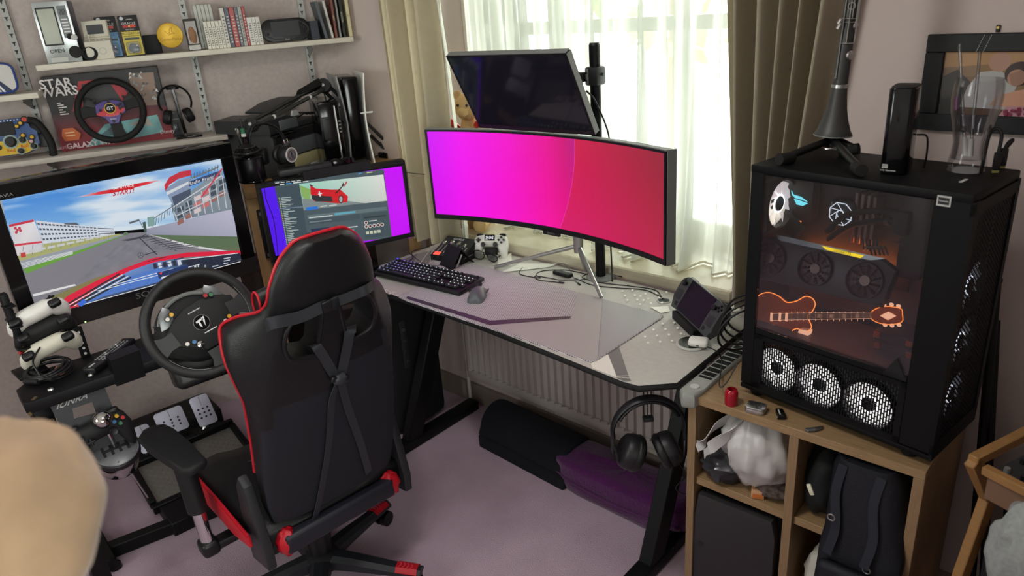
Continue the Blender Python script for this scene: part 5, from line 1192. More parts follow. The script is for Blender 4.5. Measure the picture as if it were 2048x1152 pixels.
for z, b, W, d in tab:
    t = .070 if z < 1.2 else .070-.02*(z-1.2)/.064
    cv_ = -.008 if z < 1.22 else -.002
    half = [(0, cv_), (b*.5, cv_*.6), (b*.85, .004), (b, .016), (max(W, b+.001), max(d*.62, .024)), (W, d), (W-.018, d+.010), (W-.05, d*.8+.012), (b*.45, t), (0, t-.008)]
    pts = [V((x, q, 0)) for x, q in half]+[V((-x, q, 0)) for x, q in reversed(half[1:-1])]
    loops.append([bk(p.x, z, p.y) for p in spline(pts, 3, True)])
shell_ = MB().loft(loops).build('backrest', LEATH, ch, 60, fix=True)
slot = [(.026, 1.096), (.098, 1.083), (.126, 1.032), (.122, .990), (.102, .970), (.054, .964), (.042, .978)]
cut = []
for s in (-1, 1):
    P = [(s*x, z) for x, z in slot]
    q = MB(); n = len(P); vs = [bk(x, z, -.08) for x, z in P]+[bk(x, z, .2) for x, z in P]
    fs = [(i, (i+1) % n, n+(i+1) % n, n+i) for i in range(n)]+[tuple(range(n-1, -1, -1)), tuple(range(n, 2*n))]
    c = q.add(vs, fs).build('c', None, ch, 0, fix=True); m = shell_.modifiers.new('b', 'BOOLEAN'); m.operation = 'DIFFERENCE'; m.solver = 'EXACT'; m.object = c; cut.append(c)
bpy.context.view_layer.update()
ev = shell_.evaluated_get(bpy.context.evaluated_depsgraph_get()); nm = bpy.data.meshes.new_from_object(ev)
old = shell_.data; shell_.modifiers.clear(); shell_.data = nm; nm.name = 'backrest'
for c in cut: bpy.data.objects.remove(c)
nm.polygons.foreach_set('use_smooth', [True]*len(nm.polygons)); nm.set_sharp_from_angle(angle=D(50))
nm.materials.clear(); nm.materials.append(LEATH); nm.materials.append(mat('navy black seat fabric', rgb(23, 24, 33), .7, bump=.2, bscale=600))
for p in nm.polygons:
    if p.center.z < .865+.35*p.center.x and (p.center-BO).dot(BN) < .02: p.material_index = 1
    else: p.material_index = 0
for s in (-1, 1): MB().tube([bk(s*x, z, -.004) for x, z in slot], .0058, 8, 4, True).build('slot_trim', BLK, ch)
pip = [(-W, z, d+.004) for z, b, W, d in tab[2:]]+[(W, z, d+.004) for z, b, W, d in reversed(tab[2:])]
MB().tube([bk(*p) for p in pip], .0042, 8, 4).build('piping', LEATHR, ch)
# neck cushion on the front, seen past the left edge
L = []
for k in range(9):
    t = -1+2*k/8; L.append([bk(t*.138, 1.085+.045*sin(a)*(1-.25*t*t), .10+.03*cos(a)*(1-.3*t*t)) for a in [2*pi*i/16 for i in range(16)]])
MB().loft(L).build('neck_cushion', LEATH, ch, 60); MB().tube([bk(-.139, 1.085+.033*sin(a), .10+.021*cos(a)) for a in [2*pi*i/12 for i in range(12)]], .003, 6, 3, True).build('cushion_piping', LEATHR, ch)
# straps of the cushions across the back
WEB = mat('black webbing strap', rgb(44, 46, 51), .5); sdv = CEX
def strap(pts, w=.030, off=-.014, nm='strap', sd=None): MB().strap([cpx(x, y, off+(o[0] if o else 0)) for x, y, *o in pts], w, .002, sd if sd is not None else V((0, 0, 1)), 6).build(nm, WEB, ch, 50)
strap([(530, 652, .04), (545, 646), (600, 634), (640, 616), (655, 611)], .030); strap([(668, 605), (690, 597), (718, 586), (735, 578), (748, 568, .03)], .026)
b_ = cpx(661, 609, -.018); bm4 = mxf(b_, cpx(700, 592, -.018)-b_, BU)
MB().rbox((0, 0, 0), (.046, .030, .010), .003, 2, bm4).build('side_release_buckle', BLK, ch); MB().rbox((.012, 0, .002), (.02, .036, .008), .003, 2, bm4).build('buckle_prongs', BLKM, ch)
strap([(622, 688, .05), (632, 692), (648, 715), (664, 742), (674, 754)], .026, -.012, sd=X3); strap([(702, 652, .05), (700, 662), (693, 700), (685, 738), (680, 754)], .030, -.012, sd=X3)
k_ = cpx(680, 758, -.02); MB().rbox((0, 0, 0), (.055, .018, .012), .004, 2, mxf(k_, cpx(712, 756, -.02)-k_, BU)).build('slide_buckle', BLK, ch); blob(k_, (.02, .012, .016), .3, 5, 2, 14, 10).build('strap_knot', WEB, ch)
strap([(676, 766), (664, 800), (661, 850), (655, 910), (642, 985), (630, 1040)], .025, -.012, sd=V((1, .3, 0))); strap([(682, 766), (694, 810), (708, 850), (722, 890), (738, 945)], .025, -.012, sd=V((1, .2, 0)))
# lower bar, recliner brackets, red rear corners of the seat
MB().rbox((.012, -.185, .375), (.36, .04, .062), .012, 3).build('rear_crossbar', mat('dark navy shell', rgb(26, 27, 36), .5), ch)
for s in (-1, 1):
    x = .018+s*.232; MB().rprism([(-.06, .30), (.05, .32), (.055, .38), (.012, .58), (-.02, .60), (-.05, .56), (-.07, .42)], -.014, .014, .006, M.Translation((x, -.135, 0)) @ M(((0, 0, 1, 0), (-1, 0, 0, 0), (0, 1, 0, 0), (0, 0, 0, 1)))).build('recliner_bracket', mat('grey black bracket plastic', rgb(34, 35, 38), .5), ch)
    xr_ = .018+s*.172; blob((xr_, -.175, .375), (.032, .028, .042), .22, 6, 5+s, 20, 14).build('red_seat_corner', LEATHR, ch, 60)
# seat
sw = .255; L = []
for y, z0_, z1_, w in ((-.165, .36, .43, .225), (-.15, .345, .445, .235), (-.05, .34, .452, .245), (.10, .34, .455, .255), (.24, .34, .455, .258), (.30, .345, .45, .25), (.325, .36, .43, .235)):
    rng = []
    for a in [2*pi*i/32 for i in range(32)]:
        cx_, sy_ = sq(a); u_ = cx_*w; zz = (z0_+z1_)/2+(z1_-z0_)/2*sy_
        if sy_ > 0: zz -= .022*max(0, 1-(abs(u_)/(w*.62))**4)
        rng.append((.010+u_, y, zz))
    L.append(rng)
so_ = MB().loft(L).build('seat_cushion', LEATH, ch, 60, fix=True)
for s in (-1, 1):
    P = [(-.16, .405), (-.155, .436), (.06, .450), (.31, .452), (.335, .44), (.345, .405), (.26, .380), (-.05, .385)]
    MB().rprism(P, -.006, .006, .004, M.Translation((.010+s*.258, 0, 0)) @ M(((0, 0, 1, 0), (1, 0, 0, 0), (0, 1, 0, 0), (0, 0, 0, 1)))).build('red_seat_side', LEATHR, ch)
    MB().tube([(.010+s*.258, y, z+.004) for y, z in P[1:5]], .004, 6, 4).build('seat_piping', LEATHR, ch)
MB().rbox((.010, .06, .325), (.40, .38, .03), .01).build('seat_pan', BLKM, ch)
for k in range(3): MB().box((.01, -.05+.12*k, .4365), (.26, .002, .002)).build('seat_stitching', mat('grey stitching', rgb(70, 70, 76), .8), ch, 0)
for u_ in (-.07, .09): MB().box((u_, .06, .4365), (.002, .34, .002)).build('seat_stitching', MATS['grey stitching'], ch, 0)
# arm rests
for s in (-1, 1):
    ax_ = .010+s*.312
    padp = [(-.034, -.045), (-.020, -.062), (.020, -.062), (.036, -.045), (.042, .08), (.047, .19), (.040, .235), (.012, .258), (-.020, .255), (-.045, .225), (-.047, .17), (-.040, .06)]
    MB().rprism([(x_*1.0, y_) for x_, y_ in padp], .612, .640, .010, M.Translation((ax_, .03, 0)) @ TR(rz=-4*s), 3).build('arm_pad', BLKM, ch, 60)
    MB().tube([(ax_, .085, .612), (ax_, .07, .44)], .028, 14, 1, ry=.036, up=X3).build('arm_sleeve', BLKM, ch)
    MB().tube([(ax_, .072, .45), (ax_, .06, .335)], .019, 14, 1, ry=.024, up=X3).build('arm_post', CHROME, ch)
    MB().rbox((ax_, .058, .315), (.052, .062, .05), .014, 3).build('arm_foot', BLK, ch); MB().rbox((ax_-s*.11, .058, .31), (.20, .045, .028), .008).build('arm_bracket', BLK, ch)
# mechanism, gas lift and star base
MB().rbox((.0, .03, .285), (.20, .22, .05), .01).build('tilt_mechanism', BLKM, ch)
MB().lathe([(.0, .27), (.040, .27), (.044, .20), (.034, .12), (.0, .12)], 24).build('gas_lift_cover', BLK, ch)
MB().lathe([(0, .072), (.050, .072), (.058, .09), (.050, .125), (.036, .135), (0, .135)], 24).build('base_hub', BLKM, ch)
BS = mat('base nylon', rgb(30, 31, 36), .42)
for k in range(5):
    a = D(104+72*k) ; d = CI.to_3x3() @ V((cos(a), sin(a), 0)); sd_ = V((-d.y, d.x, 0))
    def sec(r, w, z0_, z1_): p = d*r; return [p-sd_*w+Z3*z0_, p+sd_*w+Z3*z0_, p+sd_*w*.95+Z3*(z1_-.012), p+sd_*w*.45+Z3*z1_, p-sd_*w*.45+Z3*z1_, p-sd_*w*.95+Z3*(z1_-.012)]
    MB().loft([sec(.03, .034, .085, .128), sec(.12, .030, .080, .118), sec(.24, .027, .072, .098), sec(.335, .025, .066, .088)]).build('base_leg', BS, ch, 30)
    MB().loft([[p+Z3*.0012+(p-d*p.dot(d)-Z3*p.z)*.03 for p in sec(.255, .0268, .085, .0965)], [p+Z3*.0012+(p-d*p.dot(d)-Z3*p.z)*.03 for p in sec(.325, .0253, .078, .0895)]]).build('red_leg_cap', LEATHR, ch, 30)
    for q_ in range(5):
        r_ = .265+.012*q_; MB().tube([d*r_-sd_*.012+Z3*(.0987-.006*q_*.35), d*(r_+.006)+Z3*(.0987-.006*q_*.35), d*r_+sd_*.012+Z3*(.0987-.006*q_*.35)], .001, 5, 1).build('cap_rib', mat('pale red ridge', rgb(214, 90, 104), .4), ch)
    c_ = d*.318; cs_ = D(40*k); wa = V((cos(a+cs_), sin(a+cs_), 0)); wa = sd_*cos(cs_)+d*sin(cs_)
    MB().cyl(c_+Z3*.03, c_+Z3*.07, .009, n=10).build('caster_stem', BLK, ch)
    for s in (-1, 1): MB().cyl(c_+wa*s*.008+Z3*.029-d*.01, c_+wa*s*.026+Z3*.029-d*.01, .029, .027, 20).build('caster_wheel', BLKG, ch)
# ================================================================== television
TA = D(83.61); TD = V((cos(TA), sin(TA), 0)); TNn = V((sin(TA), -cos(TA), 0)); TP = V((-2.5, .9, 1))
def tvp(x, y, h=0): return wp(x, y, TP+TNn*h, TNn)
c_ = [tvp(*p) for p in ((3, 398), (443, 317), (483, 520), (72, 636))]
tz1, tz0 = (c_[0].z+c_[1].z)/2, (c_[2].z+c_[3].z)/2; tc = (c_[0]+c_[1]+c_[2]+c_[3])/4
tsw = ((c_[1]-c_[0]).length+(c_[2]-c_[3]).length)/2; tsh = tz1-tz0
tm0 = mxf(V((tc.x, tc.y, tz0)), TD, -TNn)          # x right, y away, z up, origin bottom centre of picture
TI = tm0.inverted()
tv = thing('television', 'wide black television showing a racing game', 'television', tm0)
bl, bt, bb = .046, .046, .060
MB().rbox((0, .045, tsh/2-.007), (tsw+2*bl, .08, tsh+bt+bb), .008).build('housing', BLKG, tv)
for c, d in (((0, .0, tsh+bt/2), (tsw+2*bl, .012, bt)), ((0, .0, -bb/2), (tsw+2*bl, .012, bb)), ((-tsw/2-bl/2, .0, tsh/2), (bl, .012, tsh)), ((tsw/2+bl/2, .0, tsh/2), (bl, .012, tsh))): MB().rbox(c, d, .002, 1).build('bezel', BLKG if c[2] > 0 else mat('dark brown bezel', rgb(34, 30, 30), .35), tv)
so2 = TI @ tvp(302, 585, .007); text('SONY', .030, TR(so2.x, -.0065, so2.z, rx=90), GREY, tv, sx=1.25); text('BRAVIA', .014, TR(-tsw/2+.012, -.0065, tsh+.012, rx=90), GREY, tv, sx=1.2)
MB().ball((-.215, -.006, -bb+.004), .0025, 8, None, 6).build('power_light', glow('green led', (.4, 1, .2), 3*ES), tv)
Zc = lambda p: (p[0]*.34727, 280+p[1]*.34727)
tf = lambda x, y, h: TI @ tvp(*Zc((x, y)), .002+h)
sc = Pic(tf); sc.h = .00012
TLz, TRz, BRz, BLz = (8, 343), (1277, 107), (1390, 690), (206, 1026)
lerp = lambda a, b, t: (a[0]+(b[0]-a[0])*t, a[1]+(b[1]-a[1])*t)
# sky, clouds
rnd = random.Random(4)
def fbm(x, y): return NZ.noise(V((x, y, 0)))+.5*NZ.noise(V((x*2.1, y*2.1, 3)))+.25*NZ.noise(V((x*4.3, y*4.3, 7)))
def skyc(u, v):
    c = fbm(u*3.2+v*1.2, v*5.5-u*.6)*.75+.22+1.1*math.exp(-((u-.52)/.2)**2)*.75-.75*math.exp(-((u-.14)/.16)**2-((v-.42)/.42)**2)+.45*max(0, u-.68)+.25*(v > .85)
    c = max(0, min(1, c)); b_ = (62+70*v, 132+50*v, 212+14*v); w_ = (214, 226, 236)
    return tuple((b_[k]*(1-c)+w_[k]*c)/255 for k in range(3))
sc.field([TLz, TRz, (1350, 470), (60, 575)], 64, 30, skyc)
# ground and track
sc.poly([(92, 690), (690, 540), (845, 530), (1362, 560), BRz, BLz], c8(124, 124, 132))
sc.poly([(80, 645), (250, 590), (690, 540), (700, 548), (130, 712), (100, 700)], c8(168, 170, 112)).poly([(104, 700), (600, 572), (700, 545), (710, 548), (136, 742)], c8(150, 156, 164)).poly([(136, 742), (700, 552), (740, 540), (150, 770)], c8(104, 158, 62))
for k in range(4): sc.line((122+k*4, 712+k*8), (420, 640+k*5), 3, c8(222, 224, 226))
sc.poly([(835, 532), (1386, 672), BRz, (900, 800)], c8(116, 116, 124)).field([(745, 541), (840, 532), BRz, BLz], 26, 22, lambda u, v: tuple(x/255*(1+.10*NZ.noise(V((u*9, v*22, 1)))) for x in (126, 124, 132))).poly([(150, 770), (745, 541), (206, 1026)], c8(128, 126, 133))
sc.poly([(188, 888), (430, 830), (440, 838), (192, 902)], c8(222, 222, 222)).poly([(230, 930), (560, 790), (640, 770), (300, 960)], c8(126, 124, 80))
sc.poly([(835, 538), (1366, 556), (1384, 645), (1120, 612)], c8(92, 112, 84)).poly([(835, 538), (1120, 608), (1380, 650), (1382, 658), (1100, 618)], c8(210, 210, 212))
sc.poly([(830, 515), (1340, 395), (1366, 556), (848, 545)], [c8(150, 152, 170), c8(186, 186, 204), c8(168, 168, 188), c8(140, 142, 160)])
for k in range(9):
    a = lerp((800, 560), (1000, 640), k/9); b = lerp((840, 545), (1180, 622), k/9); sc.line(a, b, 4, c8(70, 72, 80))
sc.poly([(695, 578), (850, 548), (860, 556), (740, 582)], c8(70, 72, 80)); sc.line((800, 560), (905, 662), 6, c8(60, 62, 70)); sc.line((870, 560), (1020, 640), 4, c8(70, 72, 80))
# left buildings
sc.poly([(50, 492), (195, 460), (212, 500), (250, 592), (246, 640), (100, 668)], [c8(206, 200, 206), c8(226, 224, 226), c8(214, 214, 218), c8(196, 198, 206), c8(210, 206, 206), c8(214, 208, 210)]).poly([(50, 488), (192, 458), (198, 470), (54, 502)], c8(198, 46, 66)).poly([(82, 600), (240, 582), (244, 592), (86, 612)], c8(206, 60, 76))
for p in ((88, 508), (100, 520), (112, 508), (94, 532), (118, 522)): sc.disc(p, 9, c8(190, 60, 80), 8)
sc.poly([(205, 464), (560, 500), (568, 558), (252, 598)], c8(206, 212, 222))
for k in range(4):
    a0, b0_ = lerp((208, 470), (250, 590), (k+.25)/4), lerp((558, 502), (566, 556), (k+.25)/4); a1, b1_ = lerp((208, 470), (250, 590), (k+.62)/4), lerp((558, 502), (566, 556), (k+.62)/4)
    for j in range(16): sc.poly([lerp(a0, b0_, j/16+.008), lerp(a0, b0_, (j+.78)/16), lerp(a1, b1_, (j+.78)/16), lerp(a1, b1_, j/16+.008)], c8(74, 88, 104))
sc.poly([(372, 478), (440, 476), (462, 492), (370, 486)], c8(90, 98, 110)).poly([(556, 500), (655, 506), (662, 545), (570, 556)], c8(214, 220, 228))
for k in range(3): sc.line(lerp((562, 508), (570, 548), k/2.4), lerp((654, 512), (660, 540), k/2.4), 5, c8(84, 98, 114))
for k in range(10): x = 130+k*55; y = 672-k*12; sc.line((x, y), (x+4, y-60+k*3.4), 3, c8(120, 124, 128)); sc.poly([(x-22, y-8), (x+24, y-18), (x+22, y-34+k), (x-20, y-26+k)], c8(198, 200, 200))
sc.poly([(118, 652), (146, 646), (150, 672), (122, 678)], c8(190, 60, 60))
# right buildings
sc.poly([(985, 372), (1275, 170), (1340, 398), (1010, 468)], [c8(120, 134, 146), c8(140, 152, 160), c8(126, 138, 148), c8(112, 124, 136)])
sc.poly([(948, 282), (1030, 232), (1098, 214), (1100, 330), (1000, 384)], c8(134, 150, 176)).poly([(946, 262), (975, 215), (1040, 182), (1100, 172), (1100, 204), (1030, 222), (975, 258), (952, 296)], c8(196, 50, 66)).poly([(958, 300), (1086, 238), (1088, 252), (962, 318)], c8(210, 214, 220)).poly([(990, 328), (1098, 280), (1100, 330), (1004, 382)], c8(72, 84, 104))
sc.poly([(1086, 240), (1262, 178), (1268, 206), (1088, 268)], c8(60, 72, 104)); sc.text('Radio Brand', (1160, 232), (1, -.30), (.18, -1), 30, c8(226, 228, 232))
for k in range(10): x = 1100+k*17; sc.line((x, 226-k*5.8), (x+2, 196-k*5.8), 4, c8(92, 96, 90))
sc.poly([(1105, 215), (1262, 150), (1262, 158), (1105, 225)], c8(110, 116, 120))
for i in range(6):
    for j in range(3):
        a = lerp((1018, 392), (1180, 282), i/6) if i < 3 else lerp((1018, 392), (1270, 220), i/6); x = 1020+i*48; y = 395-i*32+j*36
        if i in (2, 3): sc.poly([(x, y), (x+40, y-20), (x+44, y+6), (x+4, y+24)], c8(196, 110, 110) if (i+j) % 2 else c8(214, 196, 196))
        else: sc.poly([(x, y), (x+36, y-18), (x+40, y+8), (x+4, y+24)], c8(68, 80, 92) if j < 2 else c8(150, 104, 96))
for i in range(8): x = 1000+i*40; sc.line((x, 410-i*29), (x+24, 470-i*11), 5, c8(196, 200, 204))
sc.line((990, 392), (1278, 205), 6, c8(204, 206, 210)).line((1010, 440), (1300, 300), 5, c8(196, 200, 204)).line((1160, 330), (1280, 165), 9, c8(196, 70, 84))
for i in range(9): x = 880+i*16; sc.line((x, 500-i*11), (x+5, 458-i*11), 3, c8(80, 88, 96))
sc.line((870, 462), (1010, 372), 4, c8(80, 88, 96)).poly([(848, 445), (888, 440), (892, 492), (852, 500)], c8(128, 160, 156)).poly([(820, 475), (838, 470), (846, 528), (832, 534)], c8(70, 86, 84)).line((800, 458), (824, 505), 5, c8(120, 128, 134)).poly([(742, 474), (800, 456), (804, 466), (746, 484)], c8(92, 100, 108)).disc((725, 540), 14, c8(96, 120, 92), 10, 10)
# the driver's own car and its read-outs
sc.poly([(330, 965), (385, 900), (560, 808), (720, 738), (870, 682), (1080, 648), (1384, 636), (1387, 660), (1100, 672), (890, 704), (750, 752), (560, 850), (430, 965), (300, 1000), (215, 1024)], c8(222, 34, 66))
sc.poly([(430, 965), (560, 850), (750, 752), (890, 704), (1050, 676), (1080, 716), (1210, 734), BRz], [c8(70, 84, 110), c8(72, 92, 130), c8(110, 146, 206), c8(96, 130, 190), c8(84, 100, 134), c8(46, 58, 82), c8(40, 52, 76), c8(52, 66, 98)])
sc.poly([(470, 955), (600, 900), (1000, 795), (1100, 760), (900, 740), (740, 790)], c8(84, 124, 200)).poly([(1060, 690), (1384, 652), (1389, 688), (1110, 765)], c8(40, 46, 64))
for k in range(5): sc.line((360+k*22, 962-k*2), (690+k*16, 770+k*5), 4 if k % 2 else 9, c8(236, 236, 238) if k % 2 else c8(44, 48, 52))
for k in range(7): sc.poly([(880+k*28, 712-k*4), (900+k*28, 708-k*4), (906+k*28, 738-k*4), (888+k*28, 744-k*4)], c8(206, 212, 224) if k % 2 else c8(48, 54, 66))
for a, b in (((470, 950), (1386, 700)), ((560, 870), (1150, 716)), ((640, 838), (1000, 740)), ((1040, 690), (1370, 652))): sc.line(a, b, 3.5, c8(232, 236, 240))
for a, b in (((830, 662), (900, 642)), ((850, 700), (960, 672)), ((905, 730), (1010, 700)), ((1000, 690), (1060, 676))): sc.line(a, b, 4, c8(44, 48, 60))
sc.poly([(905, 764), (1080, 720), (1092, 752), (915, 800)], c8(40, 58, 104)).line((930, 796), (985, 780), 12, c8(226, 228, 232)).line((1015, 772), (1085, 754), 7, c8(214, 216, 222)).poly([(915, 768), (935, 760), (930, 776)], c8(224, 60, 60))
sc.text('N', (1130, 736), (1, -.22), (.18, -1), 40, c8(238, 240, 242)).text('0', (1182, 728), (1, -.22), (.18, -1), 22, c8(230, 232, 236))
for (x, y, w) in ((1135, 760, 26), (1184, 744, 22), (1240, 726, 34), (1300, 710, 26), (1308, 680, 40), (1306, 694, 36)): sc.line((x-w/2, y+w*.1), (x+w/2, y-w*.1), 5, c8(206, 210, 220))
sc.poly([(440, 948), (480, 916), (500, 930), (470, 960)], c8(60, 110, 214)).poly([(425, 958), (450, 946), (455, 962)], c8(222, 60, 60)); sc.disc((810, 664), 17, c8(74, 76, 86), 20).disc((810, 664), 14, c8(126, 126, 134), 20)
for a in (90, 210, 330): sc.line((810, 664), (810+14*cos(D(a)), 664-14*sin(D(a))), 2.5, c8(74, 76, 86))
# banner
sc.poly([(440, 330), (560, 300), (640, 284), (646, 306), (560, 316)], [c8(214, 200, 214), c8(222, 60, 66), c8(206, 30, 40), c8(206, 30, 40), c8(222, 60, 66)]).poly([(640, 284), (770, 254), (774, 276), (646, 306)], c8(206, 30, 40)).poly([(768, 254), (850, 240), (930, 230), (850, 256), (772, 276)], [c8(206, 30, 40), c8(222, 50, 60), c8(214, 200, 214), c8(222, 60, 66), c8(206, 30, 40)])
sc.text('TIME ATTACK', (706, 272), (1, -.17), (.2, -1), 21, c8(240, 236, 238), .008).text('START!', (712, 302), (1, -.17), (.2, -1), 38, c8(196, 26, 40), .02)
sc.text('A.ARROWS', (1230, 122), (1, -.18), (.2, -1), 14, c8(210, 212, 216))
sc.build('screen', SCREEN, tv)

# ================================================================== racing rig
def tl2(x, y, d): p = wp(x, y, TP+TNn*d, TNn); return p     # on a plane parallel to the television, d in front of it
ZK = .80
q0, q1, q2 = wz(48, 754, ZK), wz(90, 791, ZK), wz(300, 716, ZK)
ro_ = V((q1.x, q1.y, 0)); rig = thing('racing_rig', 'black steel racing simulator stand carrying wheel and shifter', 'racing stand', M.Translation(ro_))
Rg = lambda p: p-ro_
dk = [(-0.135, -.03), (-.11, -.055), (.0, -.055), (.012, -.04), (.012, .62), (-.20, .62), (-.20, .02)]
def rigxy(a, b): return TNn*a + TD*b                         # a towards the chair, b along the television
MB().rprism([tuple(rigxy(a, b)[:2]) for a, b in dk], ZK-.035, ZK, .003).build('deck_plate', BLKMET, rig)
for (x, y) in ((101, 779), (181, 750), (79, 762), (171, 741)):
    c = Rg(wz(x, y, ZK)); MB().lathe([(0, .005), (.006, .004), (.009, 0), (0, 0)], 14, M.Translation(c)).build('deck_bolt', STEEL, rig)
# hanging front plate
pl = [Rg(tl2(x, y, (q1-TP).dot(TNn)+.02)) for x, y in ((221, 722), (279, 700), (292, 752), (234, 773))]
MB().add(pl+[p-TNn*.06 for p in pl], [(0, 1, 2, 3), (7, 6, 5, 4), (0, 4, 5, 1), (1, 5, 6, 2), (2, 6, 7, 3), (3, 7, 4, 0)]).build('front_box', BLKMET, rig, 0, fix=True)
# television posts with holes
for hpx in ((172, 712),):
    p = Rg(wz(*hpx, ZK)); p.z = 0; MB().rbox((p.x, p.y, ZK+.05), (.010, .026, .10), .001, 1).build('perforated_post', BLKMET, rig)
    for k in range(5):
        c = p+TNn*.0065+Z3*(ZK+.012+k*.018); MB().cyl(c, c+TNn*.0012, .0042, n=12).build('post_hole', LGREY, rig)
# uprights, floor bars, beams
for b_ in (-.02, .60): p = rigxy(-.05, b_); MB().rbox((p.x, p.y, ZK/2-.02), (.05, .05, ZK-.04), .004).build('upright', BLKMET, rig)
f0_, f1_ = Rg(wz(207, 1108, .02)), Rg(wz(375, 1042, .02)); fd = (f1_-f0_).normalized(); f1_ = f0_+fd*.62
def beam(p, q, w, h, nm): d = q-p; MB().rbox((0, 0, 0), (w, h, d.length), .004, 1, mxf((p+q)/2, Z3.cross(d).normalized(), d.normalized().cross(Z3.cross(d).normalized()))).build(nm, BLKMET, rig)
f0_.z = f1_.z = .025; beam(f0_, f1_, .045, .05, 'floor_bar')
sb0, sb1 = f0_.copy(), f0_-TNn*.62; sb0.z = sb1.z = .03; beam(sb0+TNn*.1, sb1, .05, .05, 'floor_rail')
s1_, s2_ = f0_+fd*.27, f0_+fd*.27-TNn*.75; beam(s1_+TNn*.03, s2_, .09, .06, 'centre_rail'); s1_ = f0_+fd*.60; beam(s1_, s1_-TNn*.75, .06, .06, 'floor_rail')
MB().lathe([(0, 0), (.022, 0), (.02, .018), (.008, .022), (0, .022)], 18, M.Translation(Rg(wz(232, 1135, 0)))).build('levelling_foot', BLKG, rig)
c = Rg(wz(352, 1035, 0)); MB().rbox((c.x, c.y, .012), (.05, .05, .024), .004).build('rail_end_block', BLKMET, rig)
# pedal tray with chequer plate
CHQ = mat('chequer plate steel', rgb(130, 126, 122), .35, .35)
pa_, pb2 = wz(300, 925, .10), wz(440, 880, .10)
pt0 = Rg(wz(352, 985, .09)); 
for (cx_, cy_, w_, d_) in (((328, 950), 0, .14, .20), ((440, 893), 0, .17, .20)) if False else ((wz(326, 950, .10), 0, .13, .22), (wz(438, 893, .10), 0, .17, .20)):
    p = Rg(cx_); m_ = mxf((p.x, p.y, .085), TD, -TNn) @ TR(rx=14)
    MB().rbox((0, 0, 0), (w_, d_, .004), .001, 1, m_).build('chequer_plate', CHQ, rig)
    tr_ = MB(); rnd = random.Random(3)
    for i in range(int(w_/.016)):
        for j in range(int(d_/.016)):
            mm = m_ @ TR(-w_/2+.010+i*.016, -d_/2+.010+j*.016, .0022, rz=45 if (i+j) % 2 else -45); tr_.add([(-.0065, 0, 0), (0, -.0022, 0), (.0065, 0, 0), (0, .0022, 0), (0, 0, .0016)], [(0, 1, 4), (1, 2, 4), (2, 3, 4), (3, 0, 4)], mm)
    o = tr_.build('chequer_treads', CHQ, rig, 0); o['kind'] = 'stuff'
    MB().rbox((0, -d_/2-.012, -.012), (w_+.04, .024, .04), .003, 1, m_).rbox((0, d_/2+.012, .005), (w_+.04, .024, .05), .003, 1, m_).rbox((-w_/2-.012, 0, 0), (.024, d_, .04), .003, 1, m_).rbox((w_/2+.012, 0, 0), (.024, d_, .04), .003, 1, m_).build('pedal_tray', BLKMET, rig)
# shifter arm plate with cut-out and maker's name
an = (TNn*.97+Z3*.22).normalized(); ap = q1+TNn*.0+Z3*-.05
apx = lambda x, y, h=0: Rg(wp(x, y, ap+an*h, an))
o4 = [apx(*p) for p in ((97, 808), (206, 766), (262, 905), (150, 905))]; i4 = [apx(*p) for p in ((145, 817), (185, 804), (192, 826), (148, 838))]
def quadpl(P, t, nm, m): 
    n = len(P); MB().add(P+[p-an*t for p in P], [tuple(range(n)), tuple(range(2*n-1, n-1, -1))]+[(i, n+i, n+(i+1) % n, (i+1) % n) for i in range(n)]).build(nm, m, rig, 0, fix=True)
PLM = mat('dark grey powder coat', rgb(46, 47, 50), .5)
quadpl([o4[0], o4[1], i4[1], i4[0]], .004, 'shifter_arm_top', PLM); quadpl([o4[1], o4[2], i4[2], i4[1]], .004, 'shifter_arm_side', PLM); quadpl([o4[2], o4[3], i4[3], i4[2]], .004, 'shifter_arm_bottom', PLM); quadpl([o4[3], o4[0], i4[0], i4[3]], .004, 'shifter_arm_side', PLM)
pp_ = Pic(lambda x, y, h: apx(x, y, .0006+h)); pp_.text('IONRA', (145, 802), (1, -.385), (.30, -.95), 20, c8(170, 170, 170), .02).text('X', (194, 782), (1.4, -.5), (.34, -.8), 15, c8(40, 40, 42), .02); pp_.build('lettering', PRINT, rig)
for (x, y) in ((72, 796), (66, 822), (66, 838), (105, 840)): p = apx(x, y, .0); MB().cyl(p, p+TNn*.014-TD*.01, .006, n=8).build('clamp_bolt', mat('brass bolt', rgb(120, 100, 70), .4, .7), rig)

# ------------------------------------------------------------------ wheel base and wheel
wc = CAM+ray(403, 645).normalized()*2.2; wnrm = (TNn*.90+Z3*.36+TD*-.12).normalized(); wr = (TD-wnrm*TD.dot(wnrm)).normalized(); wu = wnrm.cross(wr)
wR = wr*cos(D(12))+wu*sin(D(12)); wU = wnrm.cross(wR)          # the rim stands slightly turned
wb_ = thing('wheel_base', 'round black motor base behind the racing wheel', 'wheel base', mxf(wc, wr, wu))
MB().lathe([(0, -.045), (.085, -.045), (.100, -.06), (.105, -.085), (.105, -.17), (.09, -.22), (0, -.23)], 36, TR(-.008, -.008)).build('drum', BLKM, wb_, 50)
MB().rbox((-.01, -.12, -.14), (.20, .09, .16), .02, 3).build('clamp_body', BLK, wb_); MB().rbox((.06, -.13, -.14), (.14, .05, .14), .012, 2).build('clamp_foot', BLK, wb_)
MB().ring(.098, .006, TR(-.008, -.008, -.052), 40, 8, a0=D(30), a1=D(160)).build('cooling_band', GREY, wb_)
for k in range(6): MB().box((-.108, .03-.012*k, -.10), (.008, .004, .03)).build('cooling_fin', DGREY, wb_, 0)
MB().ball((-.105, -.10, -.058), .005, 8).build('power_light', glow('green led', (.4, 1, .2), 3*ES), wb_)
text('GT', .035, TR(-.100, -.05, -.068, ry=-35), PRINTW, wb_)
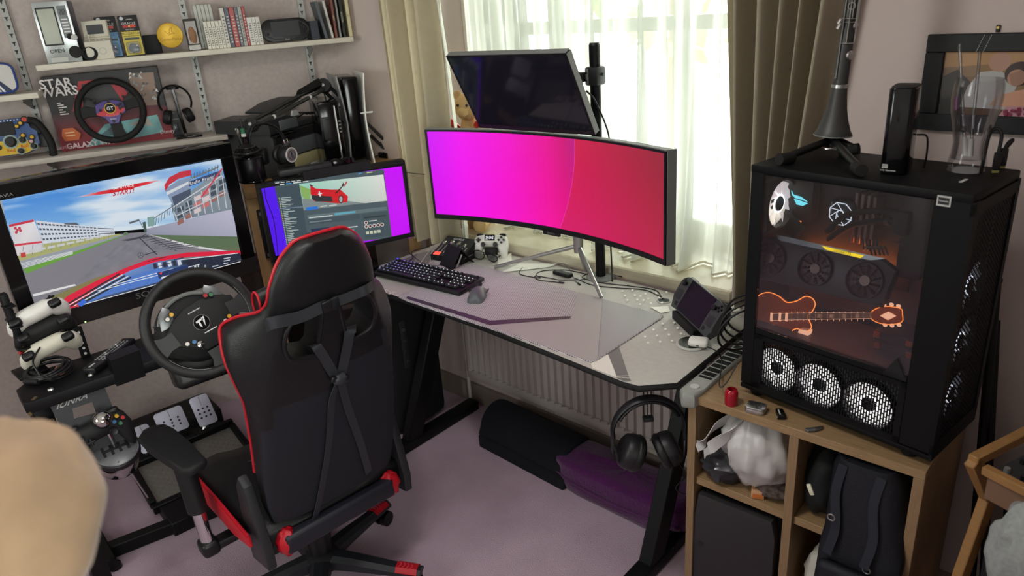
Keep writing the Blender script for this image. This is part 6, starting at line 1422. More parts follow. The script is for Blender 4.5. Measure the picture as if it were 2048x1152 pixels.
MB().cyl((0, 0, -.05), (0, 0, -.012), .03, n=20).build('hub_shaft', BLKMET, wb_)
WR_, wt = .1415, .0145
wl_ = thing('steering_wheel', 'black racing wheel with round hub emblem on its motor base', 'steering wheel', mxf(wc, wR, wU))
MB().ring(WR_, wt, None, 64, 12, ry=.0155).build('rim', mat('perforated black leather', rgb(28, 28, 29), .5, bump=.2, bscale=700), wl_, 80)
sp_ = [(-.10, .012), (-.055, .044), (-.02, .056), (.03, .058), (.062, .052), (.105, .030), (.112, -.002), (.09, -.028), (.05, -.04), (.032, -.06), (.028, -.075), (-.028, -.075), (-.034, -.055), (-.06, -.038), (-.10, -.022)]
MB().rprism(sp_, -.010, .004, .004).build('hub_plate', BLKM, wl_)
for a, w0, w1 in ((D(-4), .022, .034), (D(184), .022, .034), (D(270), .028, .040)):
    d = V((cos(a), sin(a), 0)); n_ = V((-d.y, d.x, 0)); MB().loft([[d*r+n_*w*s1_+Z3*z for s1_, z in ((-1, -.008), (1, -.008), (1, .006), (-1, .006))] for r, w in ((.078, w0), (.105, w0*.95), (.135, w1))]).build('spoke', mat('grey black spoke leather', rgb(48, 48, 50), .5), wl_)
MB().lathe([(0, .006), (.020, .006), (.022, .004), (.022, 0)], 28).build('hub_badge', BLKG, wl_); MB().ring(.0215, .001, TR(z=.006), 28, 6).build('badge_ring', GREY, wl_)
MB().prism([(-.013, .009), (.002, .012), (.004, .006), (-.003, .005), (-.004, -.013), (-.009, -.006), (-.008, .004), (-.013, .004)], .0062, .007).prism([(.004, .012), (.013, .014), (.011, .004), (.004, -.014), (.005, .003), (.009, .009), (.004, .008)], .0062, .007).build('emblem', PRINTW, wl_, 0)
def btn(x, y, m, r=.006, nm='button'): MB().cyl((x, y, .003), (x, y, .011), r*1.25, r*1.2, 14).build('button_collar', BLK, wl_); MB().cyl((x, y, .008), (x, y, .0125), r, r*.9, 14).build(nm, m, wl_)
YE, WH, BL_, RE, GN = mat('yellow button', rgb(215, 165, 45), .35), mat('ivory button', rgb(220, 214, 206), .4), mat('blue button', rgb(56, 110, 160), .35), mat('red button', rgb(180, 40, 44), .35), mat('green button', rgb(60, 120, 84), .35)
for x, y, m in ((-.055, .058, YE), (-.070, .052, WH), (.046, .060, RE), (.060, .055, GN), (-.062, -.032, WH), (-.044, -.036, BL_), (.055, -.028, WH), (.070, -.022, YE)): btn(x, y, m)
for x, y, m in ((-.034, -.050, CHROME), (.048, -.046, mat('blue anodised knob', rgb(40, 90, 150), .25, .7))): MB().lathe([(0, .018), (.009, .016), (.0105, .010), (.0095, .004), (0, .004)], 10, TR(x, y)).build('rotary_knob', m, wl_)
for s in (-1, 1): MB().rprism([(s*.055, .03), (s*.05, .075), (s*.062, .088), (s*.085, .070), (s*.098, .030)] if s > 0 else [(-.098, .03), (-.085, .07), (-.062, .088), (-.05, .075), (-.055, .03)], -.022, -.018, .0015).build('paddle', mat('grey paddle', rgb(120, 122, 124), .35, .6), wl_)
MB().rprism([(.066, -.005), (.10, -.0), (.10, -.055), (.082, -.06), (.066, -.04)], -.020, -.016, .0015).build('lower_paddle', MATS['grey paddle'], wl_)
for x, y, r in ((-.0, .038, 16), (.010, -.030, -14)): MB().box((x, y, .0045), (.036, .0028, .0006), TR(rz=0)).build('white_bar', PRINTW, wl_, 0)
text('THRUSTMASTER', .0052, TR(0, .0385, .0052), PRINTD, wl_)
for s in (D(200), D(330)):
    MB().ring(WR_-wt*.75, .0009, TR(z=.010), 24, 5, a0=s, a1=s+D(50)).build('rim_stitching', GREY, wl_)
MB().ring(WR_, wt+.0006, None, 4, 12, ry=.0161, a0=D(98), a1=D(101)).build('centre_stripe', DGREY, wl_)

# ------------------------------------------------------------------ pedals
PEDM = mat('lilac grey pedal face', rgb(196, 196, 214), .4, .2)
def pedal(cx_, cy_, w, h, base, label):
    top = wz(cx_, cy_, .20); pn = (TNn*.80+Z3*.60).normalized(); t = thing('pedal', label, 'pedal', mxf(top, TD, pn.cross(TD)), 'pedals of the racing rig')
    MB().rprism(rrect(w, h, .014, 4), -.006, 0, .002).build('pedal_face', PEDM, t)
    for i in range(3):
        for j in range(3):
            MB().cyl((-.5*w*.5+i*w*.25, -h*.22+j*h*.14, -.001), (-.5*w*.5+i*w*.25, -h*.22+j*h*.14, .0009), .0045, n=12).build('pedal_hole', PRINTD, t)
    MB().box((0, h*.32, .0005), (.002, h*.3, .001)).build('pedal_groove', GREY, t, 0)
    I = t.matrix_world.inverted(); b = I @ wz(*base, .12); MB().tube([(0, -h*.3, -.008), b], .012, 8, 1, ry=.006, up=X3).build('pedal_arm', STEEL, t)
pedal(290, 877, .062, .115, (298, 912), 'narrow pale clutch pedal nearest the gear shifter'); pedal(343, 842, .115, .105, (352, 880), 'wide pale brake pedal in the middle'); pedal(407, 820, .078, .135, (410, 862), 'tall pale accelerator pedal nearest the desk')
pbx = thing('pedal_box', 'black low housing behind the three pale pedals', 'pedal housing', mxf(wz(352, 878, .0), TD, -TNn))
MB().rbox((0, .06, .045), (.42, .22, .09), .012).build('housing', BLKM, pbx); MB().rbox((.10, -.08, .03), (.10, .12, .05), .01).build('heel_block', BLKM, pbx)

# ------------------------------------------------------------------ gear shifter
sc_ = wz(231, 897, .585); sn_ = (Z3*.85+TNn*.45).normalized(); sm = mxf(sc_, TD, sn_.cross(TD))
sh = thing('gear_shifter', 'gear shifter with polished ball knob and chrome bowl on the rig', 'gear shifter', sm)
MB().lathe([(0, 0), (.064, 0), (.067, -.003), (.067, -.02), (0, -.02)], 40).build('collar', BLK, sh); MB().lathe([(0, .0025), (.058, .0025), (.062, .0), (0, 0)], 40).build('gate_plate', mat('dark satin plate', rgb(104, 105, 108), .35, .3), sh)
gp2 = MB()
for k in range(4): gp2.box((-.033+k*.022, -.001, .0028), (.008, .036, .001))
gp2.box((0, .0, .0029), (.075, .009, .001)); gp2.build('gate_slot', PRINTD, sh, 0)
MB().lathe([(0, -.10), (.046, -.10), (.055, -.085), (.064, -.02), (0, -.02)], 40).build('bowl', mat('mirror chrome', rgb(200, 198, 196), .07, 1), sh, 50)
kp = sm.inverted() @ wz(201, 830, .60); kp = V((-.012, .03, .115))
MB().tube([(0, .006, 0), kp], .006, 12, 1).build('shaft', CHROME, sh); MB().lathe([(0, -.03), (.012, -.028), (.020, -.012), (.024, -.002)], 24, M.Translation(kp)).build('knob_base', BLK, sh); MB().ball(kp+V((0, 0, .006)), (.026, .026, .021), 24, None, 14).build('knob', MATS['mirror chrome'], sh, 80)
for a in range(6): p = V((.052*cos(D(60*a+20)), .052*sin(D(60*a+20)), .0028)); MB().cyl(p, p+Z3*.0012, .0025, n=8).build('screw', STEEL, sh)
MB().tube([(.02, -.02, -.1), (.05, -.06, -.24)], .003, 6, 1).build('mounting_rod', STEEL, sh)
# black controller resting on the arm plate
cm_ = wp(198, 862, ap+an*.035, an); bx_c = controller('game_controller', 'black game controller with coloured buttons resting behind the ball knob', 'game controller', mxf(cm_, (TD*.95-an.cross(TD)*-.0).normalized(), an.cross(TD)) @ TR(rz=8), BLKM, BLK, 1.12, kindx=True)
MB().tube([(-.04, .03, -.005), (-.085, .045, -.02), (-.10, .0, -.02), (-.09, -.05, -.02)], .0025, 6).build('cord', CABLE, bx_c)

# ------------------------------------------------------------------ controllers on the post at the left
hp = Rg(wz(60, 752, ZK)); 
cst = thing('controller_stand', 'black slotted post holding three controllers at the left of the television', 'stand', M.Translation(wz(62, 745, ZK)))
MB().rbox((0, 0, .13), (.03, .02, .26), .003).build('post', BLKMET, cst); MB().rbox((0, 0, .006), (.09, .08, .012), .003).build('foot', BLKMET, cst)
for z in (.09, .16, .225): MB().rbox((.02, .0, z), (.04, .03, .006), .002).build('cradle', BLKMET, cst)
o0 = wz(62, 745, ZK)
def cpost(px, py, dist, label, body, kindx, roll, acc=BLK):
    c = CAM+ray(px, py).normalized()*dist; vz = (V((0, 0, 1))*.55+ (CAM-c).normalized()*-.05+TNn*-.6).normalized()
    # face looks up and away: the shoulder edge shows towards the room
    xx = -(TD*cos(D(roll))+Z3*sin(D(roll))).normalized(); yy = (Z3*.75+TNn*.66); yy = (yy-xx*yy.dot(xx)).normalized()
    return controller('game_controller', label, 'game controller', mxf(c, xx, yy), body, acc, 1.13, kindx=kindx, group='controllers on the slotted post')
D0 = (o0-CAM).length-.02
cpost(72, 628, D0-.02, 'white game controller at the top of the slotted post', WHITE, False, 14)
cpost(88, 660, D0-.01, 'black game controller in the middle of the slotted post', BLKM, False, 10)
g3 = cpost(98, 694, D0-.02, 'off white corded game controller lowest on the slotted post', mat('aged ivory plastic', rgb(208, 204, 188), .45), True, 12)
MB().tube([(.02, .035, -.006), (.055, .04, -.04), (.06, .03, -.085)], .0028, 6).build('cord', CABLE, g3)
# coil of cable, remote, on the deck
t = thing('cable_bundle', 'coiled black controller cable tied with a brown band on the rig deck', 'cable', M.Translation(wz(104, 745, ZK)))
for k in range(6): MB().ring(.062-.006*(k % 3), .0035, TR(.004*k, -.003*k, .005+.0055*k, rx=3*k-6, ry=4), 36, 6).build('coil', CABLE, t)
MB().cyl((.0, -.05, .02), (.09, -.02, .014), .009, .007, 12).build('inline_plug', BLKM, t); MB().cyl((.02, -.075, .012), (.06, -.05, .012), .009, .009, 12).build('inline_plug', BLKM, t); MB().ring(.012, .003, TR(.055, .01, .02, ry=70, rz=20), 18, 6).build('tie_band', mat('brown elastic', rgb(150, 96, 70), .7), t)
t = thing('remote_control', 'long black remote control lying on the rig deck before the television', 'remote control', mxf(wz(222, 716, ZK+.001), (wz(258, 683, ZK)-wz(190, 735, ZK)).normalized(), Z3.cross((wz(258, 683, ZK)-wz(190, 735, ZK)).normalized())))
MB().rbox((0, 0, .01), (.21, .044, .02), .006).build('body', BLK, t)
for i in range(12):
    for j in range(3): MB().rbox((-.05+.0115*i, -.012+.012*j, .0205), (.007, .006, .003), .001, 1).build('key', LGREY if (i*j) % 5 == 3 else GREY, t)
MB().ring(.011, .002, TR(-.02, 0, .021), 20, 6).build('navigation_ring', GREY, t); MB().box((-.085, 0, .0205), (.025, .006, .0008)).build('maker_mark', LGREY, t, 0)
# ================================================================== things on the shelves
def SM(s, n, z, rz=0, rx=0): return mxf(wl(s, n, z), SD, -SN) @ TR(rz=rz, rx=rx)      # x right along wall, -y into the room, z up
def spt(x, y, n): p = wp(x, y, CO+SN*n, SN); return (p-CO).dot(SD), p.z
def sx(x, y, n): return spt(x, y, n)[0]
def sz(x, y, n): return spt(x, y, n)[1]
def fpic(t_, y0=0): return lambda x, z, h: V((x, y0-.0004-h, z))
# ---- blue and silver toy oven
n_ = .165; s0, s1 = sx(97, 127, n_), sx(166, 119, n_); w = s1-s0; h = sz(125, 1, n_)-ZT
t = thing('toy_oven', 'silver fronted navy toy machine with OPEN label at the left of the upper shelf', 'toy', SM(s0, n_, ZT))
MB().rbox((w/2, .065, h/2), (w, .13, h), .004).build('body', mat('navy plastic', rgb(24, 34, 66), .3), t)
SIL = mat('silvered plastic', rgb(178, 184, 184), .28, .75)
MB().rbox((w/2, -.004, h/2), (w, .008, h), .002).build('front_plate', SIL, t); MB().rbox((w*.34, -.009, h*.60), (w*.54, .003, h*.62), .002, 1).build('window_rim', BLK, t); MB().rbox((w*.34, -.0105, h*.60), (w*.47, .002, h*.57), .001, 1).build('window', mat('misty acetate', rgb(190, 196, 184), .12, .5, noise=.12, nscale=20), t)
MB().rbox((w*.80, -.009, h*.66), (w*.26, .003, h*.52), .002, 1).build('control_panel', mat('grey panel', rgb(120, 126, 128), .4), t)
for k in range(5): MB().box((w*(.73+.035*k), -.011, h*.82), (w*.012, .001, h*.10)).build('vent_slit', PRINTD, t, 0)
for k in range(5): MB().box((w*.80, -.011, h*(.70-.05*k)), (w*.18, .001, h*.022)).build('panel_marking', PRINTW, t, 0)
MB().cyl((w*.84, -.02, h*.42), (w*.84, -.008, h*.42), .011, n=18).build('dial', BLKG, t); MB().cyl((w*.96, -.032, h*.40), (w*.96, -.02, h*.40), .011, n=18).build('lever_knob', LGREY, t)
MB().cyl((w*.86, -.0085, h*.16), (w*.86, -.007, h*.16), .022, n=24).build('round_port', BLKG, t)
text('OPEN', .019, TR(w*.36, -.0085, h*.195, rx=90), PRINTD, t, bold=.01); MB().rbox((w*.36, -.0082, h*.055), (w*.5, .002, h*.08), .001, 1).build('drawer_front', LGREY, t)
# ---- white desk arcade machine
n_ = .17; s0, s1 = sx(176, 116, n_), sx(228, 110, n_); w = s1-s0
t = thing('toy_arcade', 'small off white toy arcade cabinet beside the toy oven', 'toy', SM(s0, n_, ZT))
AW = mat('off white toy plastic', rgb(206, 202, 186), .45)
MB().prism([(0, 0), (.07, 0), (.075, .135), (.055, .14), (.035, .075), (.0, .065)], 0, w, mxf((0, 0, 0), Y3, Z3)).build('cabinet', AW, t, 0)
sm_ = TR(w/2, .046, .108, rx=90-17); MB().rbox((0, 0, .004), (w*.96, .062, .01), .002, 1, sm_).build('screen_surround', AW, t); MB().box((0, -.003, .0095), (w*.62, .034, .001), sm_).build('screen', mat('grey toy screen', rgb(74, 76, 80), .3), t, 0)
MB().cyl((w*.22, .014, .068), (w*.22, .012, .084), .0025, n=8).ball((w*.22, .012, .087), .006, 10).build('joystick', AW, t)
for k in range(3): MB().cyl((w*(.45+.16*k), .016, .069), (w*(.45+.16*k), .015, .073), .004, n=10).build('button', LGREY, t)
MB().ring(.012, .0012, TR(w*.62, -.0005, .03, rx=90), 20, 6).build('coin_ring', LGREY, t)
n_ = .185; s0 = sx(181, 116, n_)
t = thing('black_goggle', 'small round black lens lying before the toy arcade machine', 'lens', SM(s0, n_-.02, ZT+.026))
MB().ring(.022, .006, TR(0, -.004, 0, rx=78), 24, 8).build('rim', RUB, t); MB().cyl((0, .01, -.002), (0, 0, 0), .02, n=24, m=None).build('glass', BLKG, t); MB().rbox((0, .012, -.018), (.05, .016, .015), .004).build('strap_stub', RUB, t)
# ---- two blister packs
def blister(xl, yb, n_, w, h, tilt, label, colr, word, shape):
    t = thing('blister_pack', label, 'blister pack', SM(sx(xl, yb, n_), n_, ZT, rx=-tilt), 'blister packs on the upper shelf')
    MB().rprism(rrect(w, h, .004, 3, w/2, h/2), -.0006, .0006, .0002, TR(rx=90)).build('card', mat('black card', rgb(26, 27, 30), .5), t)
    p = Pic(fpic(t, -.0006)); p.poly([(.003, h*.50), (w-.003, h*.50), (w-.003, h*.61), (.003, h*.61)], colr).text(word, (w/2, h*.555), (1, 0), (0, 1), w*.17, c8(30, 34, 40), .01)
    p.text('ORACLE', (w/2, h*.80), (1, 0), (0, 1), w*.19, c8(215, 215, 215)).text('RACING', (w/2, h*.655), (1, 0), (0, 1), w*.11, c8(200, 200, 200)).poly([(w*.18, h*.70), (w*.46, h*.70), (w*.46, h*.765), (w*.18, h*.765)], c8(180, 40, 40)).poly([(w*.5, h*.70), (w*.82, h*.70), (w*.82, h*.765), (w*.5, h*.765)], c8(196, 60, 40)).disc((w*.5, h*.735), w*.05, c8(230, 170, 60))
    p.disc((w*.2, h*.93), w*.1, c8(196, 200, 204), 14).poly([(w*.4, h*.885), (w*.75, h*.885), (w*.7, h*.915), (w*.45, h*.915)], c8(150, 140, 136))
    p.poly([(.003, .004), (w-.003, .004), (w-.003, h*.49), (.003, h*.49)], colr).poly([(w*.12, h*.40), (w*.88, h*.40), (w*.88, h*.455), (w*.12, h*.455)], c8(60, 66, 70)); p.build('card_print', PRINT, t)
    MB().rbox((w*.5, -.012, h*.20), (w*.72, .024, h*.30), .008, 3).build('blister', mat('clear blister', rgb(150, 160, 170), .1, alpha=.35), t, 60)
    blob((w*.5, -.011, h*.19), (w*.27, .009, h*.11), .25, 6, 4, 16, 10).build('contents', shape, t)
    return t
blister(206, 111, .11, .074, .152, 6, 'blue blister pack hanging card at the left of the pair', c8(92, 150, 196), 'LIGHTS OUT', mat('blue model', rgb(40, 70, 120), .3))
blister(251, 105, .14, .070, .150, 6, 'yellow and black blister pack card at the right of the pair', c8(206, 186, 60), 'VICTORY LAP', mat('grey model', rgb(110, 112, 116), .4))
# ---- gold disc and the dark box behind it
n_ = .16; cs_, cz_ = spt(340, 71, n_)
t = thing('gold_disc', 'round gold Center Parcs disc standing on the upper shelf', 'disc', SM(cs_, n_, cz_, rx=-6))
R_ = cz_-ZT-.0005; GO = mat('gold foil', rgb(206, 166, 52), .38, .35); R_ = min(R_, .047)
MB().lathe([(0, 0), (R_, 0), (R_, .008), (R_*.97, .010), (R_*.93, .009), (0, .009)], 48, TR(rx=90)).build('disc', GO, t)
GD = mat('dark gold relief', rgb(140, 106, 26), .45, .3); text('CenterParcs', .0155, TR(0, -.0094, -R_*.32, rx=90), GD, t)
MB().tube([(x*R_, -.0095, z*R_) for x, z in ((-.35, .35), (-.05, .12), (.05, .45), (.22, .62), (.2, .3), (.38, .12), (.1, .1), (-.1, .0))], .0008, 5, 4).build('bird_line', GD, t)
o = MB().rbox((.03, .025, .036), (.06, .05, .072), .003).build('dark_box', BLKM); place(o, SM(sx(292, 104, .08), .10, ZT)); tag(o, 'plain black small box half hidden behind the gold disc', 'box')
t = thing('boxed_figure', 'brown window box with a small figure between gold disc and games', 'boxed toy', SM(sx(378, 102, .15), .15, ZT))
MB().rbox((.026, .03, .06), (.05, .06, .12), .002).build('carton', mat('dark brown card', rgb(46, 40, 38), .5), t); MB().rbox((.026, -.001, .068), (.040, .003, .088), .001, 1).build('window', mat('brown window', rgb(92, 70, 52), .2), t)
blob((.026, -.004, .058), (.014, .006, .03), .3, 6, 8, 14, 10).build('figure', mat('tan figure', rgb(150, 110, 80), .6), t); MB().rbox((.026, -.0012, .012), (.044, .002, .018), .0005, 1).build('plinth_label', LGREY, t)
# ---- games in a row, each a case of its own
bx = [(417, 99), (424.5, 98), (432.5, 97.5), (440, 97), (447.5, 96), (454, 95), (462.5, 94), (471.5, 93), (482, 92), (489, 91), (496.5, 90.5), (502.5, 90), (513, 89.5), (520, 88.5), (528.5, 88)]
cols = [(214, 210, 196)]*5+[(206, 202, 190), (60, 66, 84), (170, 50, 48), (84, 92, 100), (160, 160, 152), (168, 46, 46), (214, 212, 204), (216, 214, 206), (206, 204, 196)]
desc = ['white spine game first in the row', 'white spine game second in the row', 'white spine game third in the row', 'white spine game fourth in the row', 'white spine game fifth in the row', 'ivory spine game sixth in the row', 'tall dark blue spined game in the row', 'tall red spined game left of the grey one', 'tall grey spined game in the middle of the row', 'tall pale spined game beside the second red one', 'tall red spined game before the last white three', 'white spine game third from the handheld', 'white spine game second from the handheld', 'white spine game nearest the handheld']
for i in range(14):
    a, b = sx(*bx[i], .17), sx(*bx[i+1], .17); w = b-a-.0006; h = .105 if i < 5 else (.150 if i < 11 else .108)
    t = thing('game_case', desc[i], 'game case', SM(a, .172, ZT), 'row of games on the upper shelf')
    MB().rbox((w/2, .06, h/2), (w, .12, h), .0012, 1).build('case', mat('case %d' % i, rgb(*cols[i]), .35), t)
    p = Pic(fpic(t)); rnd = random.Random(i)
    for k in range(9): z = h*(.12+.08*k); p.poly([(w*.3, z), (w*.72, z), (w*.72, z+h*.045*rnd.uniform(.4, 1)), (w*.3, z+h*.03)], c8(*([90, 88, 86] if sum(cols[i]) > 400 else [205, 200, 196])))
    p.build('spine_print', PRINT, t)
for i in range(5):
    a, b = sx(bx[i][0]-14, bx[i][1]-2, .10), sx(bx[i+1][0]-14, bx[i+1][1]-2, .10); o = MB().rbox(((b-a)/2, .02, .085), (b-a-.0008, .05, .17), .001, 1).build('game_case', mat('clear grey case', rgb(176, 176, 166), .3)); place(o, SM(a, .05, ZT)); tag(o, ['first', 'second', 'third', 'fourth', 'fifth'][i]+' tall pale case standing behind the white spined games', 'game case', 'row of games on the upper shelf')
# ---- handheld console leaning
n_ = .165; a, b = sx(527, 84, n_), sx(622, 74, n_); w = b-a
t = thing('handheld_player', 'black handheld game player propped between the games and dark book', 'games console', SM(a, n_, ZT, rx=-12))
hh_ = w*.46
MB().rprism(rrect(w, hh_, hh_*.42, 7, w/2, hh_/2+.004), -.004, .012, .004, TR(rx=90), 3).build('body', BLK, t); MB().box((w*.5, -.0125, hh_*.55+.004), (w*.58, .001, hh_*.66)).build('screen', mat('grey switched off screen', rgb(58, 62, 64), .2), t, 0)
MB().ring(hh_*.46, .0012, TR(w/2, -.0118, hh_/2+.004, rx=90) @ M.Diagonal((w/hh_*1.02, 1, 1, 1)), 40, 5).build('rim_line', DGREY, t)
for s in (.12, .88):
    MB().cyl((w*s, -.0118, hh_*.40), (w*s, -.016, hh_*.40), .0052, n=14).build('thumb_stick', BLKM, t)
    for k in range(4): MB().cyl((w*s+.006*cos(pi/2*k), -.012, hh_*.68+.006*sin(pi/2*k)), (w*s+.006*cos(pi/2*k), -.0135, hh_*.68+.006*sin(pi/2*k)), .0022, n=8).build('face_button', DGREY, t)
text('PS VITA', .0055, TR(w*.5, -.0125, .010, rx=90), PRINTW, t)
# ---- books and boxes at the right end
def book(x, y, n_, w, d, h, lean, label, c, spine=None, sc_=None, cat='book'):
    t = thing('book', label, cat, SM(sx(x, y, n_), n_, ZT) @ TR(ry=lean), 'books at the end of the upper shelf')
    MB().rbox((w/2, d/2, h/2), (w, d, h), .0012, 1).build('cover', mat('book '+label[:14], rgb(*c), .45), t); MB().box((w/2, d/2+.001, h-.0005), (w-.004, d-.004, .0012)).build('page_block', mat('paper', rgb(220, 214, 196), .8), t, 0)
    if spine: text(spine, min(w*.7, .02), TR(w/2, -.0008, h*.5, rx=90) @ TR(rz=90), mat('spine ink '+label[:8], rgb(*sc_), .6), t)
book(624, 77, .165, .034, .13, .075, 0, 'short dark blue box behind the handheld player', (34, 40, 54), None, None, 'box'); book(651, 75, .165, .012, .13, .15, -9, 'slate grey leaning book with a white edge', (84, 90, 98)); book(664, 73, .165, .009, .13, .15, -7, 'white leaning book in the right end group', (206, 204, 198), 'STANDARD', (80, 80, 84))
book(671, 73, .165, .010, .13, .16, 0, 'multicoloured thin case next to the white leaning book', (120, 70, 60), 'GAMES', (220, 210, 180)); book(680, 72, .165, .007, .13, .16, 0, 'grey thin spined case in the right end group', (150, 150, 146)); book(687, 72, .165, .012, .13, .16, 0, 'black case lettered PREDATOR in the right end group', (36, 38, 38), 'PREDATOR', (200, 205, 170)); book(699, 71, .165, .014, .13, .17, 0, 'cream book last on the right of the upper shelf', (206, 196, 156), 'II', (120, 110, 80))
# ---- bag on the short left shelf
n_ = .17; a, b = sx(2, 190, n_), sx(46, 186, n_)
t = thing('sports_bag', 'white and blue sports bag on the short left shelf', 'bag', SM(sx(20, 187, n_), n_, ZC))
L = [[(-.055+.085*sq(a)[0]*(1-.0*k), .012+.05*k/6, .06+.058*sq(a)[1]*(1-.12*abs(k-3)/3)) for a in [2*pi*i/28 for i in range(28)]] for k in range(7)]
MB().loft(L).build('bag', mat('white vinyl', rgb(202, 200, 196), .45), t, 60); MB().tube([(-.055+.0855*sq(a)[0], .012, .061+.0585*sq(a)[1]*.9) for a in [2*pi*i/28 for i in range(28)]], .004, 8, 2, True).build('blue_piping', mat('blue piping', rgb(36, 60, 130), .5), t)
MB().prism([(-.02, .004), (.018, .004), (-.02, .05), (-.05, .09), (-.07, .09)], 0, .002, TR(0, .0125, 0, rx=90)).build('navy_panel', mat('navy vinyl', rgb(22, 38, 78), .45), t, 0); MB().prism([(-.02, .012), (-.012, .012), (-.055, .09), (-.062, .09)], .002, .003, TR(0, .0125, 0, rx=90)).build('white_stripe', PRINTW, t, 0)

# ================================================================== lower shelf
# ---- blue and yellow formula wheel
n_ = .135; cs_, cz_ = spt(28, 276, n_)
t = thing('formula_wheel', 'blue and yellow formula style wheel with knobs at the left of the lower shelf', 'steering wheel', SM(cs_, n_, cz_, rx=-14))
BLU = mat('steel blue panel', rgb(58, 84, 134), .4); YEL = mat('yellow panel', rgb(214, 178, 40), .4)
MB().rprism([(-.10, .072), (.045, .072), (.062, .058), (.060, .03), (.082, .02), (.082, -.03), (.062, -.052), (.03, -.064), (-.10, -.064)], -.008, .006, .003, TR(rx=90)).build('panel', BLU, t)
MB().prism([(-.10, -.062), (.03, -.062), (.058, -.050), (.054, -.02), (.03, -.008), (-.02, -.012), (-.10, -.0)], .0062, .0074, TR(rx=90)).build('yellow_plate', YEL, t, 0)
MB().rbox((-.038, -.0075, .036), (.10, .003, .050), .002, 1).build('screen', mat('wheel screen', rgb(34, 37, 40), .2), t)
for x, z, r, m in ((.052, .062, .0105, mat('orange button', rgb(206, 74, 48), .4)), (.036, .050, .0075, YE), (.022, .040, .0075, YE), (.034, .004, .008, YE), (.062, -.006, .008, YE), (.056, -.022, .008, mat('pink button', rgb(206, 160, 164), .4)), (-.055, -.03, .008, BL_)):
    MB().cyl((x, -.006, z), (x, -.014, z), r*1.25, n=16).build('button_collar', BLK, t); MB().cyl((x, -.013, z), (x, -.0165, z), r*.8, n=16).build('button', m, t)
for x, z, r in ((-.012, -.014, .021), (.028, -.012, .012), (.060, -.04, .011), (.014, -.052, .011)): MB().cyl((x, -.0065, z), (x, -.0085, z), r*1.25, n=20).build('dial_ring', mat('dial face', rgb(150, 170, 160), .5), t); MB().cyl((x, -.007, z), (x, -.024, z), r, r*.75, 12).build('rotary_knob', BLK, t)
text('Red', .018, TR(-.018, -.0082, -.046, rx=90), RED, t); text('Bull', .018, TR(.030, -.0082, -.036, rx=90) @ TR(rz=6), RED, t); text('P', .011, TR(.052, -.0170, .062, rx=90), PRINTD, t)
for k in range(9): MB().box((-.06+.011*k, -.0068, .0655), (.004, .001, .004)).build('shift_light', PRINTW, t, 0)
MB().tube([(.06, .0, .06), (.085, -.002, .05), (.105, -.004, .015), (.118, -.004, -.03), (.118, -.004, -.075), (.112, -.004, -.088)], .014, 12, 6, ry=.014).build('grip', RUB, t); MB().rbox((.082, .002, .03), (.04, .012, .05), .005, 2).build('grip_bridge', BLKM, t)
MB().rbox((.09, .012, -.01), (.03, .004, .07), .002).build('paddle', DGREY, t)
# ---- red game box
n_ = .085; a0 = spt(126, 305, n_); a1 = spt(350, 283, n_); at_ = sz(86, 156, n_)
w = a1[0]-a0[0]; h = .158
t = thing('game_box', 'red and black Star Wars game box behind the black steering wheel', 'game box', SM(a0[0], n_, ZB))
h = sz(200, 143, n_)-ZB; MB().rbox((w/2, .032, h/2), (w, .062, h), .001, 1).build('carton', mat('black printed card', rgb(24, 20, 24), .4), t)
p = Pic(fpic(t)); dkr = c8(120, 20, 34)
p.poly([(0, 0), (w, 0), (w, h*.45), (w*.55, h*.60), (0, h*.50)], [c8(150, 22, 40), c8(150, 22, 40), c8(96, 14, 30), c8(60, 12, 24), c8(40, 14, 24)]).poly([(0, 0), (w, 0), (w, h*.17), (0, h*.13)], c8(128, 22, 38))
p.poly([(w*.18, h*.52), (w*.30, h*.90), (w*.62, h*.90), (w*.75, h*.5)], c8(176, 30, 44)).poly([(w*.26, h*.45), (w*.32, h*.86), (w*.55, h*.88), (w*.66, h*.45)], c8(36, 36, 40))
p.poly([(w*.20, h*.02), (w*.42, h*.30), (w*.9, h*.35), (w*.92, h*.1), (w*.5, h*.05)], c8(120, 176, 178)).poly([(w*.30, h*.12), (w*.5, h*.28), (w*.56, h*.16)], c8(84, 110, 120)).poly([(w*.62, h*.25), (w*.8, h*.34), (w*.84, h*.2)], c8(170, 160, 150))
p.poly([(w*.72, h*.50), (w*.93, h*.48), (w*.96, h*.92), (w*.74, h*.94)], c8(146, 120, 104))
rnd = random.Random(11)
for k in range(40): x, z = w*rnd.uniform(.73, .94), h*rnd.uniform(.5, .92); p.poly([(x, z), (x+.012, z+rnd.uniform(-.004, .008)), (x+.006, z+.012)], c8(*[rnd.randint(60, 225)]*3))
p.poly([(w*.05, h*.14), (w*.17, h*.14), (w*.20, h*.22), (w*.15, h*.31), (w*.06, h*.31), (w*.035, h*.22)], c8(190, 90, 36)).line((w*.07, h*.25), (w*.15, h*.25), h*.012, c8(230, 190, 140)).line((w*.07, h*.21), (w*.15, h*.21), h*.012, c8(230, 190, 140))
p.text('STAR', (w*.115, h*.90), (1, 0), (0, 1), h*.165, c8(216, 210, 210), .02).text('WARS', (w*.125, h*.79), (1, 0), (0, 1), h*.165, c8(216, 210, 210), .02).text('GALAXY WARS', (w*.29, h*.065), (1, 0), (0, 1), h*.10, c8(214, 196, 200), .02).text('Lexibook', (w*.06, h*.065), (1, 0), (0, 1), h*.075, c8(206, 150, 160)).text('Disney', (w*.955, h*.105), (1, 0), (0, 1), h*.07, c8(220, 200, 204))
for k in range(6): p.line((w*.08, h*(.65-.03*k)), (w*(.11+.02*(k % 3)), h*(.65-.03*k)), h*.014, c8(206, 200, 200))
p.build('front_print', PRINT, t)
